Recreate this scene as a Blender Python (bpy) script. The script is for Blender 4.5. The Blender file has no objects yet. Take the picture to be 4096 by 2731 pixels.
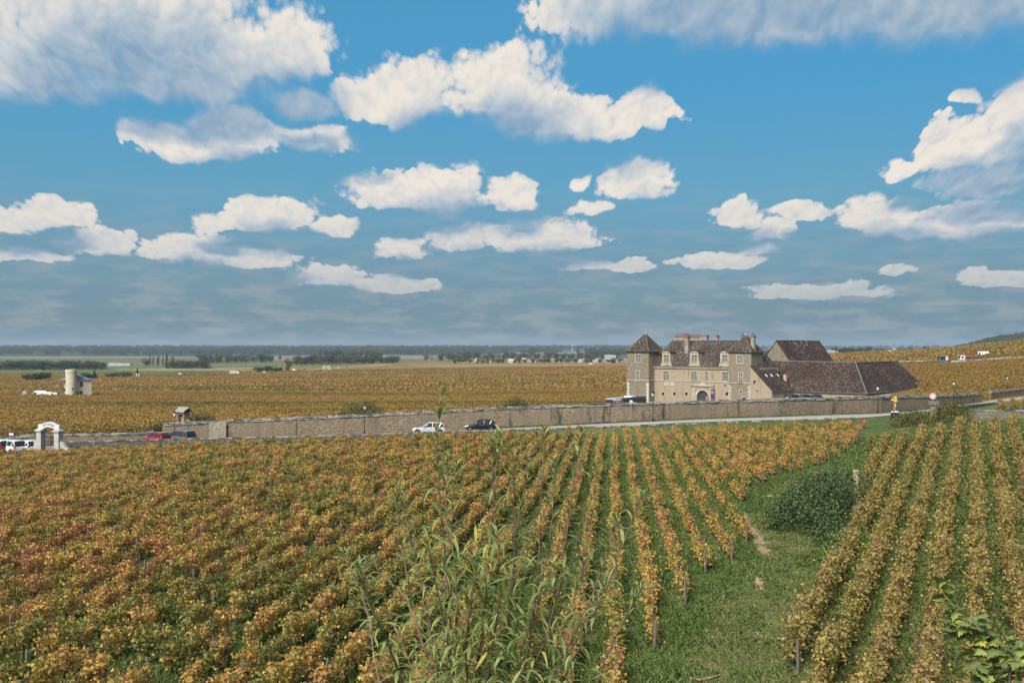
import bpy, bmesh, math, random
import numpy as np
from mathutils import Vector, Matrix

scene = bpy.context.scene
COL = scene.collection
random.seed(7)
R = math.radians

# ------------------------------------------------------------------ camera
FPX, CX, HY, HC = 3982.0, 2048.0, 1383.0, 11.0      # focal length in photo pixels, centre column, horizon row, eye height
cam = bpy.data.cameras.new('camera')
cam.lens, cam.sensor_width = 35.0, 36.0
cam.shift_y = 17.5 / 4096
cam.clip_start, cam.clip_end = 0.1, 60000
camo = bpy.data.objects.new('camera', cam)
camo.location = (0, 0, HC)
camo.rotation_euler = (R(90), 0, 0)
COL.objects.link(camo)
scene.camera = camo
scene.render.resolution_x, scene.render.resolution_y = 1024, 682

# ------------------------------------------------------------------ exposure
vs = scene.view_settings
vs.view_transform, vs.look = 'Standard', 'None'
EXPO = .62
vs.exposure, vs.gamma, vs.use_curve_mapping = EXPO, 1.0, False
scene.cycles.use_denoising = True
scene.cycles.denoiser = 'OPENIMAGEDENOISE'
scene.cycles.denoising_input_passes = 'RGB_ALBEDO_NORMAL'
scene.cycles.denoising_prefilter = 'ACCURATE'
scene.cycles.max_bounces = 5
scene.cycles.diffuse_bounces = 3
scene.cycles.glossy_bounces = 2
scene.cycles.transmission_bounces = 4
scene.cycles.transparent_max_bounces = 8
scene.cycles.volume_bounces = 0
scene.cycles.caustics_reflective = scene.cycles.caustics_refractive = False

# ------------------------------------------------------------------ sun
SUN_EL, SUN_AZ = R(42), R(208)          # azimuth clockwise from +Y: behind the camera, to the left
sun = bpy.data.lights.new('sun', 'SUN')
sun.energy, sun.angle, sun.color = 4.6, R(28), (1.0, .95, .87)
suno = bpy.data.objects.new('sun', sun)
sd = Vector((math.sin(SUN_AZ) * math.cos(SUN_EL), math.cos(SUN_AZ) * math.cos(SUN_EL), math.sin(SUN_EL)))
suno.rotation_euler = sd.to_track_quat('Z', 'Y').to_euler()
suno.location = (-60, -60, 120)
COL.objects.link(suno)


# ------------------------------------------------------------------ node shorthand
class NT:
    def __init__(s, tree):
        s.t = tree

    def n(s, typ, **kw):
        nd = s.t.nodes.new(typ)
        for k, v in kw.items():
            setattr(nd, k, v)
        return nd

    def put(s, sock, v):
        if hasattr(v, 'is_output'):
            s.t.links.new(v, sock)
        elif v is not None:
            sock.default_value = v

    def m(s, op, a, b=None, c=None, clamp=False):
        nd = s.n('ShaderNodeMath', operation=op, use_clamp=clamp)
        s.put(nd.inputs[0], a); s.put(nd.inputs[1], b)
        if c is not None: s.put(nd.inputs[2], c)
        return nd.outputs[0]

    def vm(s, op, a, b=None):
        nd = s.n('ShaderNodeVectorMath', operation=op)
        s.put(nd.inputs[0], a)
        if b is not None: s.put(nd.inputs[1], b)
        return nd.outputs[1] if op in ('LENGTH', 'DOT_PRODUCT', 'DISTANCE') else nd.outputs[0]

    def sep(s, v):
        nd = s.n('ShaderNodeSeparateXYZ'); s.put(nd.inputs[0], v)
        return nd.outputs

    def comb(s, x=0., y=0., z=0.):
        nd = s.n('ShaderNodeCombineXYZ')
        for i, v in enumerate((x, y, z)): s.put(nd.inputs[i], v)
        return nd.outputs[0]

    def noise(s, vec, scale, detail=3., rough=.5, dist=0., dim='3D'):
        nd = s.n('ShaderNodeTexNoise', noise_dimensions=dim)
        s.put(nd.inputs['Vector'], vec); s.put(nd.inputs['Scale'], scale)
        nd.inputs['Detail'].default_value = detail
        nd.inputs['Roughness'].default_value = rough
        nd.inputs['Distortion'].default_value = dist
        return nd.outputs[0]

    def voro(s, vec, scale, feature='F1', rand=1.0, out='Distance', dim='3D'):
        nd = s.n('ShaderNodeTexVoronoi', feature=feature, voronoi_dimensions=dim)
        s.put(nd.inputs['Vector'], vec); s.put(nd.inputs['Scale'], scale)
        nd.inputs['Randomness'].default_value = rand
        return nd.outputs[out]

    def ramp(s, fac, stops, interp='LINEAR'):
        nd = s.n('ShaderNodeValToRGB')
        cr = nd.color_ramp; cr.interpolation = interp
        while len(cr.elements) > 1: cr.elements.remove(cr.elements[-1])
        for i, (p, c) in enumerate(stops):
            e = cr.elements[0] if i == 0 else cr.elements.new(p)
            e.position = p
            c = (c, c, c) if isinstance(c, (int, float)) else c
            e.color = (*c[:3], 1)
        s.put(nd.inputs[0], fac)
        return nd.outputs[0]

    def mix(s, fac, a, b, blend='MIX'):
        nd = s.n('ShaderNodeMix', data_type='RGBA', blend_type=blend)
        s.put(nd.inputs[0], fac)
        for k, v in ((6, a), (7, b)):
            if isinstance(v, tuple): v = (*v[:3], 1)
            s.put(nd.inputs[k], v)
        return nd.outputs[2]

    def mapr(s, v, a, b, c=0., d=1., typ='LINEAR'):
        nd = s.n('ShaderNodeMapRange', interpolation_type=typ)
        for i, x in enumerate((v, a, b, c, d)): s.put(nd.inputs[i], x)
        return nd.outputs[0]


def lin(r, g, b):
    """sRGB 0-255 -> linear"""
    f = lambda c: (c / 255 / 12.92) if c / 255 <= .04045 else ((c / 255 + .055) / 1.055) ** 2.4
    return (f(r), f(g), f(b))


# ------------------------------------------------------------------ world: daylight sky with cumulus, all round
def build_world():
    w = bpy.data.worlds.new('World')
    scene.world = w
    w.use_nodes = True
    t = NT(w.node_tree)
    w.node_tree.nodes.clear()
    D2 = 57.29578
    tc = t.n('ShaderNodeTexCoord').outputs['Generated']
    d = t.vm('NORMALIZE', tc)
    x, y, z = t.sep(d)
    U = t.m('MULTIPLY', t.m('ARCTAN2', x, y), D2)
    V = t.m('MULTIPLY', t.m('ARCSINE', z), D2)
    sky = t.n('ShaderNodeTexSky', sky_type='NISHITA')
    sky.sun_disc = False
    sky.sun_elevation, sky.sun_rotation = SUN_EL, SUN_AZ
    sky.altitude, sky.air_density, sky.dust_density, sky.ozone_density = 200, 1.0, 1.2, 2.5
    t.put(sky.inputs[0], d)

    def uv(px, py):
        a = math.atan((px - CX) / FPX)
        e = math.atan((HY - py) / FPX * math.cos(a))
        return math.degrees(a), math.degrees(e)
    K = math.degrees(1 / FPX)
    # cumulus heaps: centre, half width, height above / below the centre (photo pixels turned into sky angles)
    heaps = [(480, 130, 640, 340, 250), (80, 280, 330, 220, 160), (1060, 230, 300, 210, 130), (700, 320, 420, 150, 110),
             (640, 550, 190, 70, 50), (900, 540, 190, 130, 70), (1210, 560, 290, 70, 60), (1180, 420, 150, 80, 60), (820, 610, 250, 40, 50),
             (1650, 400, 230, 180, 130), (2000, 380, 300, 190, 150), (2250, 480, 380, 110, 110), (2610, 440, 140, 110, 90), (1430, 400, 130, 80, 80),
             (2650, 20, 560, 420, 170), (3150, 20, 700, 460, 190), (3800, 10, 560, 380, 190),
             (4040, 570, 190, 170, 130), (3830, 610, 170, 130, 100), (4130, 450, 180, 150, 120), (3950, 740, 260, 80, 55), (3580, 690, 90, 60, 40), (3850, 400, 60, 40, 30),
             (1560, 790, 200, 100, 70), (1760, 760, 230, 120, 110), (2050, 790, 120, 85, 70),
             (1090, 870, 230, 100, 70), (1340, 910, 130, 50, 40), (860, 900, 110, 60, 40),
             (2560, 750, 160, 105, 65), (2310, 740, 60, 45, 35), (2370, 835, 90, 40, 30),
             (2950, 880, 130, 85, 50), (3090, 930, 120, 60, 40), (3530, 870, 200, 90, 75), (3210, 850, 130, 45, 35), (3640, 920, 110, 50, 50),
             (3950, 880, 260, 85, 85), (210, 860, 140, 65, 60), (40, 890, 130, 55, 50),
             (390, 980, 160, 65, 50), (740, 1000, 190, 70, 60), (1010, 1040, 230, 55, 40), (80, 1020, 170, 30, 25),
             (1610, 1000, 130, 65, 50), (1840, 950, 160, 70, 60), (2170, 950, 290, 75, 70),
             (1310, 1110, 170, 55, 45), (1560, 1145, 210, 40, 30), (2400, 1065, 240, 30, 25), (2870, 1050, 190, 35, 30),
             (3300, 1170, 300, 45, 30), (3930, 1120, 90, 45, 30), (4060, 1120, 90, 40, 30), (3600, 1085, 70, 25, 20), (3060, 1010, 90, 30, 20)]
    def field(name, blobs):
        g = bpy.data.node_groups.new(name, 'ShaderNodeTree')
        g.interface.new_socket('P', in_out='INPUT', socket_type='NodeSocketVector')
        g.interface.new_socket('D', in_out='OUTPUT', socket_type='NodeSocketFloat')
        q = NT(g)
        p = q.n('NodeGroupInput').outputs[0]
        acc = None
        for i, (a, e, rx, up, dn) in enumerate(blobs):
            mp = q.n('ShaderNodeMapping', vector_type='POINT')              # rounded above, flat below
            mp.inputs['Location'].default_value = (-a / rx, -e / up, 0)
            mp.inputs['Scale'].default_value = (1 / rx, 1 / up, 0)
            q.put(mp.inputs[0], p)
            l = q.vm('LENGTH', q.vm('MAXIMUM', mp.outputs[0], q.vm('MULTIPLY', mp.outputs[0], (-1, -up / (dn * .8), 0))))
            acc = l if acc is None else q.m('SMOOTH_MIN', acc, l, .22)
            if i % 5 == 4:
                nx = q.n('ShaderNodeVectorMath', operation='MULTIPLY_ADD')      # keeps the heaps in sequence: few values live at once
                q.put(nx.inputs[0], acc); nx.inputs[1].default_value = (1e-7,) * 3; q.put(nx.inputs[2], p)
                p = nx.outputs[0]
        q.put(q.n('NodeGroupOutput').inputs[0], q.m('SUBTRACT', 1.0, acc))
        return g
    conv = [(*uv(px, py), rx * K * 1.06, up * K * 1.08, dn * K * 1.2) for px, py, rx, up, dn in heaps]
    front = field('cumulus_front', conv)
    coarse = field('cumulus_coarse', [c for c in conv if c[2] * (c[3] + c[4]) > 1.6])

    # coordinates for billow detail: finer and flatter towards the horizon
    Vp = t.m('MAXIMUM', V, 0.)
    nv = t.m('MULTIPLY', t.m('LOGARITHM', t.m('ADD', Vp, 3.), 2.71828), 7.0)
    nu = t.m('MULTIPLY', U, t.mapr(Vp, 0., 16., .62, .42))
    n0 = t.comb(nu, nv, 0.)
    wv = t.n('ShaderNodeTexNoise', noise_dimensions='2D'); wv.inputs['Scale'].default_value = 1.1; wv.inputs['Detail'].default_value = 1.2
    t.put(wv.inputs['Vector'], n0)
    warp = t.vm('SUBTRACT', wv.outputs['Color'], (.5, .5, .5))

    def billow(v, det):
        """rounded lumps of three sizes with a little fray"""
        a = t.noise(v, .7, det, .5, dim='2D')
        w1, w2 = t.vm('ADD', v, t.vm('MULTIPLY', warp, (.55, .55, .55))), t.vm('ADD', v, t.vm('MULTIPLY', warp, (.8, .8, .8)))
        b = t.voro(w1, .62, 'SMOOTH_F1', dim='2D'); c = t.voro(w2, 1.6, 'SMOOTH_F1', dim='2D'); d_ = t.voro(w2, 3.6, 'F1', dim='2D')
        sq = lambda q: t.m('MULTIPLY', q, q)
        s = t.m('ADD', t.m('MULTIPLY', t.m('SUBTRACT', a, .5), 1.0), t.m('MULTIPLY', t.m('SUBTRACT', .25, sq(b)), .85))
        s = t.m('ADD', s, t.m('MULTIPLY', t.m('SUBTRACT', .24, sq(c)), .50))
        return t.m('ADD', s, t.m('MULTIPLY', t.m('SUBTRACT', .24, sq(d_)), .10))
    # shear the outline with the warp so no ellipse shows
    P0 = t.vm('ADD', t.comb(U, V, 0.), t.vm('MULTIPLY', warp, t.comb(t.mapr(Vp, 0., 16., 1.0, 2.6), t.mapr(Vp, 0., 16., .3, 1.5), 0.)))

    def env(p, g):
        nd = t.n('ShaderNodeGroup'); nd.node_tree = g
        t.put(nd.inputs[0], p)
        return nd.outputs[0]
    e0 = env(P0, front)
    lift = t.mapr(Vp, 0., 16., .55, 2.9)
    e1 = env(t.vm('ADD', P0, t.comb(t.m('MULTIPLY', lift, -.35), lift, 0.)), coarse)
    b0 = billow(n0, 2.5)
    b1 = billow(t.vm('ADD', n0, (-.04, .09, 0.)), 2.5)
    fray = t.m('MULTIPLY', t.m('SUBTRACT', t.noise(n0, 5.5, 4., .62, dim='2D'), .5), .26)
    k1 = t.voro(t.vm('ADD', n0, t.vm('MULTIPLY', warp, (.5, .5, .5))), 2.6, 'F1', dim='2D')
    k2 = t.voro(n0, 5.6, 'F1', dim='2D')
    lump = t.m('ADD', t.m('MULTIPLY', t.m('SUBTRACT', .2, t.m('MULTIPLY', k1, k1)), .26), t.m('MULTIPLY', t.m('SUBTRACT', .2, t.m('MULTIPLY', k2, k2)), .17))
    bs = t.mapr(e1, .12, .60)                       # under the heap: smooth and soft
    lump = t.m('MULTIPLY', lump, t.m('SUBTRACT', 1., t.m('MULTIPLY', bs, .8)))
    fray = t.m('MULTIPLY', fray, t.m('SUBTRACT', 1., t.m('MULTIPLY', bs, .65)))
    dens = t.m('ADD', t.m('ADD', t.m('ADD', e0, t.m('MULTIPLY', b0, .40)), lump), fray)
    soft = t.mapr(t.noise(n0, .45, 2., dim='2D'), .38, .68, .16, .55)
    alpha = t.mapr(dens, .06, t.m('ADD', t.m('ADD', t.m('MULTIPLY', soft, .75), .05), t.m('MULTIPLY', bs, .42)), typ='SMOOTHSTEP')
    # light: bright where little cloud stands above, grey-blue under the heaps
    above = t.m('ADD', e1, t.m('MULTIPLY', b1, .10))
    shade = t.mapr(above, -.18, .66, 1., 0., 'SMOOTHSTEP')
    relief = t.m('MULTIPLY', t.m('SUBTRACT', b0, b1), 1.05)
    thin = t.mapr(dens, .0, .45, .10, 0.)
    lum = t.m('ADD', t.m('ADD', t.m('MULTIPLY', shade, .62), t.m('SUBTRACT', .33, thin)), t.m('ADD', relief, t.m('ADD', t.m('MULTIPLY', fray, .25), t.m('MULTIPLY', lump, .8))), clamp=True)
    ccol = t.ramp(lum, [(0., lin(104, 148, 184)), (.25, lin(138, 168, 194)), (.5, lin(180, 194, 207)), (.75, lin(214, 215, 215)), (1., lin(240, 232, 221))])
    # low haze: veils of thin cloud toward the horizon
    veil = t.noise(t.comb(t.m('MULTIPLY', U, .10), t.m('MULTIPLY', V, 1.3), 3.), 1.0, 5., .6, .6, dim='2D')
    veil2 = t.noise(t.comb(t.m('ADD', t.m('MULTIPLY', U, .33), 40.), t.m('MULTIPLY', V, 1.5), 9.), 1.0, 6., .62, .0, dim='2D')
    hz = t.mapr(Vp, 0., 7.5, 1., 0., 'SMOOTHSTEP')
    base = sky.outputs[0]
    return t, w, base, U, V, Vp, alpha, ccol, veil, veil2, hz


def finish_world(SK=.105):
    t, w, base, U, V, Vp, alpha, ccol, veil, veil2, hz = build_world()
    inv = 1 / SK
    # sky colour of the day: Nishita, pushed toward the photograph's cyan
    base = t.mix(1.0, base, (.55, 1.02, 1.15), 'MULTIPLY')
    sc = lambda c, k=1.: tuple(v * inv * k for v in c)
    hcol = t.ramp(t.mapr(Vp, 0., 14.), [(0., sc(lin(110, 134, 145))), (.25, sc(lin(116, 149, 166))), (.6, sc(lin(101, 160, 189))), (1., sc(lin(75, 157, 201)))])
    s1 = t.mix(t.mapr(Vp, 2., 60., .97, .1), base, hcol)
    s1g = s1
    vv = t.m('MULTIPLY', t.mapr(veil, .45, .72), t.mapr(Vp, 0., 9., .55, 0.), clamp=True)
    s1 = t.mix(vv, s1, sc(lin(108, 142, 166)))
    vw = t.m('MULTIPLY', t.mapr(veil2, .45, .66), t.mapr(Vp, .3, 9.5, .62, 0.), clamp=True)
    s1 = t.mix(vw, s1, sc(lin(170, 176, 180)))
    cc = t.mix(1.0, ccol, tuple([inv] * 3), 'MULTIPLY')
    cc = t.mix(t.mapr(Vp, 1., 9., .50, .0), cc, sc(lin(142, 160, 174)))
    al = t.m('MULTIPLY', alpha, t.mapr(Vp, .5, 5., .45, 1.))
    s2 = t.mix(al, s1, cc)
    # the rest of the sky goes on with the same kind of heaps, strewn by noise alone
    gn = t.noise(t.comb(t.m('MULTIPLY', U, .055), t.m('MULTIPLY', V, .085), 0.), 1.0, 5., .55, dim='2D')
    g2 = t.mix(t.mapr(gn, .50, .60, 0., .9, 'SMOOTHSTEP'), s1g, sc(lin(206, 208, 212)))
    bg, bg2 = t.n('ShaderNodeBackground'), t.n('ShaderNodeBackground')
    t.put(bg.inputs[0], s2); bg.inputs[1].default_value = SK / 2 ** EXPO
    t.put(bg2.inputs[0], g2); bg2.inputs[1].default_value = SK / 2 ** EXPO
    inside = t.m('MULTIPLY', t.mapr(t.m('ABSOLUTE', U), 31., 37., 1., 0.), t.mapr(V, 22., 27., 1., 0.))
    ms = t.n('ShaderNodeMixShader')
    t.put(ms.inputs[0], inside); t.put(ms.inputs[1], bg2.outputs[0]); t.put(ms.inputs[2], bg.outputs[0])
    t.put(t.n('ShaderNodeOutputWorld').inputs[0], ms.outputs[0])
    w.cycles.sampling_method = 'MANUAL'
    w.cycles.sample_map_resolution = 512


finish_world()

# ------------------------------------------------------------------ geometry helpers
def P(px, py, Y):
    """a photo pixel at depth Y -> a point of the place"""
    return Vector(((px - CX) / FPX * Y, Y, HC - (py - HY) / FPX * Y))


def PX(x, y):
    return CX + FPX * x / y


class MB:
    """collects simple solids; build() links them as one mesh object"""
    def __init__(s):
        s.v, s.f, s.mi = [], [], []

    def add(s, vs, fs, mi=0):
        o = len(s.v)
        s.v += [tuple(v) for v in vs]
        s.f += [tuple(i + o for i in f) for f in fs]
        s.mi += [mi] * len(fs)
        return s

    def box(s, x0, x1, y0, y1, z0, z1, mi=0):
        v = [(x, y, z) for z in (z0, z1) for x, y in ((x0, y0), (x1, y0), (x1, y1), (x0, y1))]
        return s.add(v, [(3, 2, 1, 0), (4, 5, 6, 7), (0, 1, 5, 4), (1, 2, 6, 5), (2, 3, 7, 6), (3, 0, 4, 7)], mi)

    def prism(s, pts, a, b, axis='y', mi=0):
        """a polygon in the plane across axis, drawn out from a to b; pts counter-clockwise seen along -axis"""
        n = len(pts)
        mk = {'y': lambda p, t: (p[0], t, p[1]), 'x': lambda p, t: (t, p[0], p[1]), 'z': lambda p, t: (p[0], p[1], t)}[axis]
        v = [mk(p, a) for p in pts] + [mk(p, b) for p in pts]
        f = [tuple(range(n)), tuple(range(2 * n - 1, n - 1, -1))] + [(i, i + n, (i + 1) % n + n, (i + 1) % n) for i in range(n)]
        return s.add(v, f, mi)

    def tube(s, pts, radii, n=6, mi=0, cap=True):
        pts = [Vector(p) for p in pts]
        if not hasattr(radii, '__len__'): radii = [radii] * len(pts)
        rings = []
        for i, p in enumerate(pts):
            d = (pts[min(i + 1, len(pts) - 1)] - pts[max(i - 1, 0)]).normalized()
            u = d.orthogonal().normalized() if i == 0 else (u - d * u.dot(d)).normalized()
            w = d.cross(u)
            rings.append([p + (u * math.cos(a) + w * math.sin(a)) * radii[i] for a in [2 * math.pi * k / n for k in range(n)]])
        v = [q for r in rings for q in r]
        f = [(i * n + k, i * n + (k + 1) % n, (i + 1) * n + (k + 1) % n, (i + 1) * n + k) for i in range(len(pts) - 1) for k in range(n)]
        if cap: f += [tuple(range(n - 1, -1, -1)), tuple(range((len(pts) - 1) * n, len(pts) * n))]
        return s.add(v, f, mi)

    def lathe(s, prof, n=12, c=(0, 0, 0), mi=0):
        v = [(c[0] + r * math.cos(2 * math.pi * k / n), c[1] + r * math.sin(2 * math.pi * k / n), c[2] + z) for r, z in prof for k in range(n)]
        f = [(i * n + k, i * n + (k + 1) % n, (i + 1) * n + (k + 1) % n, (i + 1) * n + k) for i in range(len(prof) - 1) for k in range(n)]
        f += [tuple(range(n - 1, -1, -1)), tuple(range((len(prof) - 1) * n, len(prof) * n))]
        return s.add(v, f, mi)

    def quad(s, a, b, c, d, mi=0):
        return s.add([a, b, c, d], [(0, 1, 2, 3)], mi)

    def mesh(s, name, mats=(), smooth=False):
        me = bpy.data.meshes.new(name)
        me.from_pydata(s.v, [], s.f)
        mats = mats if isinstance(mats, (list, tuple)) else [mats]
        for m in mats: me.materials.append(m)
        if len(mats) > 1: me.polygons.foreach_set('material_index', s.mi)
        if smooth: me.polygons.foreach_set('use_smooth', [True] * len(me.polygons))
        me.update()
        return me

    def build(s, name, mats, parent=None, loc=None, smooth=False, bevel=0.):
        o = obj(name, s.mesh(name, mats, smooth), parent, loc)
        if bevel:
            b = o.modifiers.new('bevel', 'BEVEL'); b.width = bevel; b.segments = 2; b.limit_method = 'ANGLE'
        return o


def obj(name, data, parent=None, loc=None, rot=None):
    o = bpy.data.objects.new(name, data)
    COL.objects.link(o)
    if parent: o.parent = parent
    if loc is not None: o.location = loc
    if rot is not None: o.rotation_euler = rot
    return o


def tag(o, label=None, cat=None, group=None, kind=None):
    for k, v in (('label', label), ('category', cat), ('group', group), ('kind', kind)):
        if v: o[k] = v
    return o


def thing(name, label, cat, loc, rz=0., group=None):
    o = bpy.data.objects.new(name, None)
    o.empty_display_size = .3
    COL.objects.link(o)
    o.location = loc; o.rotation_euler = (0, 0, rz)
    return tag(o, label, cat, group, 'thing')


def copy_tree(o, parent=None):
    c = o.copy(); COL.objects.link(c); c.parent = parent
    for ch in list(CH.get(o.name, [])) or list(o.children): copy_tree(ch, c)
    return c


CH = {}


def np_mesh(name, verts, faces_flat, sizes, mat=None, attrs=None, smooth=False):
    """mesh from numpy arrays; attrs: name -> (domain, type, values)"""
    me = bpy.data.meshes.new(name)
    nv, nf, nl = len(verts), len(sizes), len(faces_flat)
    me.vertices.add(nv); me.loops.add(nl); me.polygons.add(nf)
    me.vertices.foreach_set('co', np.asarray(verts, np.float32).ravel())
    me.loops.foreach_set('vertex_index', np.asarray(faces_flat, np.int32))
    starts = np.concatenate([[0], np.cumsum(sizes)[:-1]]).astype(np.int32)
    me.polygons.foreach_set('loop_start', starts)
    me.update(calc_edges=True)
    if smooth: me.polygons.foreach_set('use_smooth', np.ones(nf, bool))
    for k, (dom, typ, val) in (attrs or {}).items():
        a = me.attributes.new(k, typ, dom)
        a.data.foreach_set({'FLOAT': 'value', 'INT': 'value', 'FLOAT_VECTOR': 'vector', 'FLOAT_COLOR': 'color'}[typ], np.asarray(val, np.float32 if typ != 'INT' else np.int32).ravel())
    if mat: me.materials.append(mat)
    me.validate()
    return me


RNG = np.random.default_rng(11)
# flat outlines of a leaf, x across, y from stalk to tip
LEAF4 = np.array([(0, 0, 0), (.42, .45, .10), (0, 1, -.05), (-.42, .45, .10)])
LEAF6 = np.array([(0, 0, 0), (.5, .25, .1), (.42, .75, .04), (0, 1, -.12), (-.42, .75, .04), (-.5, .25, .1)])

_h = [(0, .08, 0), (.30, 0, .06), (.50, .30, .10), (.34, .42, .03), (.42, .74, .05), (.14, .70, 0), (0, 1, -.12)]
LEAFV = np.array(_h + [(-x, y, z) for x, y, z in _h[-2:0:-1]])


def leaf_cloud(name, pos, size, mat, shape=LEAF4, up=.35, rng=None, normals=None, droop=0.):
    """one mesh of many leaves; the per-leaf value 'rnd' drives their colour"""
    rng = rng or RNG
    n = len(pos)
    size = np.broadcast_to(size, (n,))
    nrm = rng.normal(size=(n, 3)); nrm /= np.linalg.norm(nrm, axis=1)[:, None]
    if normals is not None: nrm = nrm * .75 + normals
    nrm[:, 2] += up
    nrm /= np.linalg.norm(nrm, axis=1)[:, None]
    t = rng.normal(size=(n, 3)); t[:, 2] -= droop
    t -= nrm * (t * nrm).sum(1)[:, None]
    t /= np.linalg.norm(t, axis=1)[:, None]
    s = np.cross(t, nrm)
    k = len(shape)
    v = (pos[:, None, :] + size[:, None, None] * (shape[None, :, 0, None] * s[:, None, :] + (shape[None, :, 1, None] - .5) * t[:, None, :] + shape[None, :, 2, None] * nrm[:, None, :]))
    idx = np.arange(n * k)
    return np_mesh(name, v.reshape(-1, 3), idx, np.full(n, k), mat, {'rnd': ('FACE', 'FLOAT', rng.random(n))})


def fit_z(o, x, y):
    o.location.z = float(H(x, y))


def text_mesh(body, size, depth, mat, name='lettering'):
    cu = bpy.data.curves.new(name, 'FONT')
    cu.body, cu.size, cu.extrude = body, size, depth
    cu.align_x, cu.align_y = 'CENTER', 'CENTER'
    cu.resolution_u = 3
    tmp = bpy.data.objects.new('tmp', cu)
    COL.objects.link(tmp)
    dg = bpy.context.evaluated_depsgraph_get()
    me = bpy.data.meshes.new_from_object(tmp.evaluated_get(dg))
    bpy.data.objects.remove(tmp)
    me.name = name
    me.materials.clear(); me.materials.append(mat)
    return me


# ------------------------------------------------------------------ materials
MATS = {}


def mat(name, build=None):
    if name in MATS: return MATS[name]
    m = bpy.data.materials.new(name); m.use_nodes = True
    t = NT(m.node_tree)
    b = m.node_tree.nodes['Principled BSDF']
    b.inputs['Specular IOR Level'].default_value = .3
    build(t, b)
    MATS[name] = m
    return m


def plain(name, col, rough=.7, metal=0., noise=.12, scale=3., spec=.3, coat=0.):
    def f(t, b):
        pos = t.n('ShaderNodeTexCoord').outputs['Object']
        k = t.mapr(t.noise(pos, scale, 4.), .3, .7, 1 - noise, 1 + noise)
        c = t.mix(1., (*col,), t.comb(k, k, k), 'MULTIPLY')
        t.put(b.inputs['Base Color'], c)
        b.inputs['Roughness'].default_value = rough
        b.inputs['Metallic'].default_value = metal
        b.inputs['Specular IOR Level'].default_value = spec
        b.inputs['Coat Weight'].default_value = coat
    return mat(name, f)


def bump(t, b, h, strength=.5, dist=.05):
    nd = t.n('ShaderNodeBump')
    nd.inputs['Strength'].default_value = strength; nd.inputs['Distance'].default_value = dist
    t.put(nd.inputs['Height'], h)
    t.put(b.inputs['Normal'], nd.outputs[0])


def wpos(t):
    return t.n('ShaderNodeNewGeometry').outputs['Position']


def leaf_mat(name, stops, big=.06, bigamp=.5, rndamp=.75, inst=.25, transl=.3, bias=0.):
    """leaf colours: a ramp read by leaf (rnd), by plant (instance) and by the patch of land it grows on"""
    def f(t, b):
        r = t.n('ShaderNodeAttribute', attribute_name='rnd').outputs['Fac']
        o = t.n('ShaderNodeObjectInfo').outputs['Random']
        p = wpos(t)
        n = t.noise(t.vm('MULTIPLY', p, big), 1., 3., .6) if isinstance(big, tuple) else t.noise(p, big, 3., .6)
        v = t.m('ADD', t.m('MULTIPLY', t.m('SUBTRACT', r, .5), rndamp), t.m('MULTIPLY', t.m('SUBTRACT', o, .5), inst))
        v = t.m('ADD', v, t.m('MULTIPLY', t.m('SUBTRACT', n, .5), bigamp * 2))
        v = t.m('ADD', v, .5 + bias, clamp=True)
        c = t.ramp(v, stops)
        hv = t.mapr(t.noise(p, 9., 2.), .3, .7, .78, 1.2)
        c = t.mix(1., c, t.comb(hv, hv, hv), 'MULTIPLY')
        t.put(b.inputs['Base Color'], c)
        b.inputs['Roughness'].default_value = .6
        b.inputs['Specular IOR Level'].default_value = .25
        if transl:
            tr = t.n('ShaderNodeBsdfTranslucent'); t.put(tr.inputs[0], c)
            ms = t.n('ShaderNodeMixShader'); ms.inputs[0].default_value = transl
            t.put(ms.inputs[1], b.outputs[0]); t.put(ms.inputs[2], tr.outputs[0])
            out = [x for x in t.t.nodes if x.type == 'OUTPUT_MATERIAL'][0]
            t.put(out.inputs[0], ms.outputs[0])
    return mat(name, f)


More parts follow.
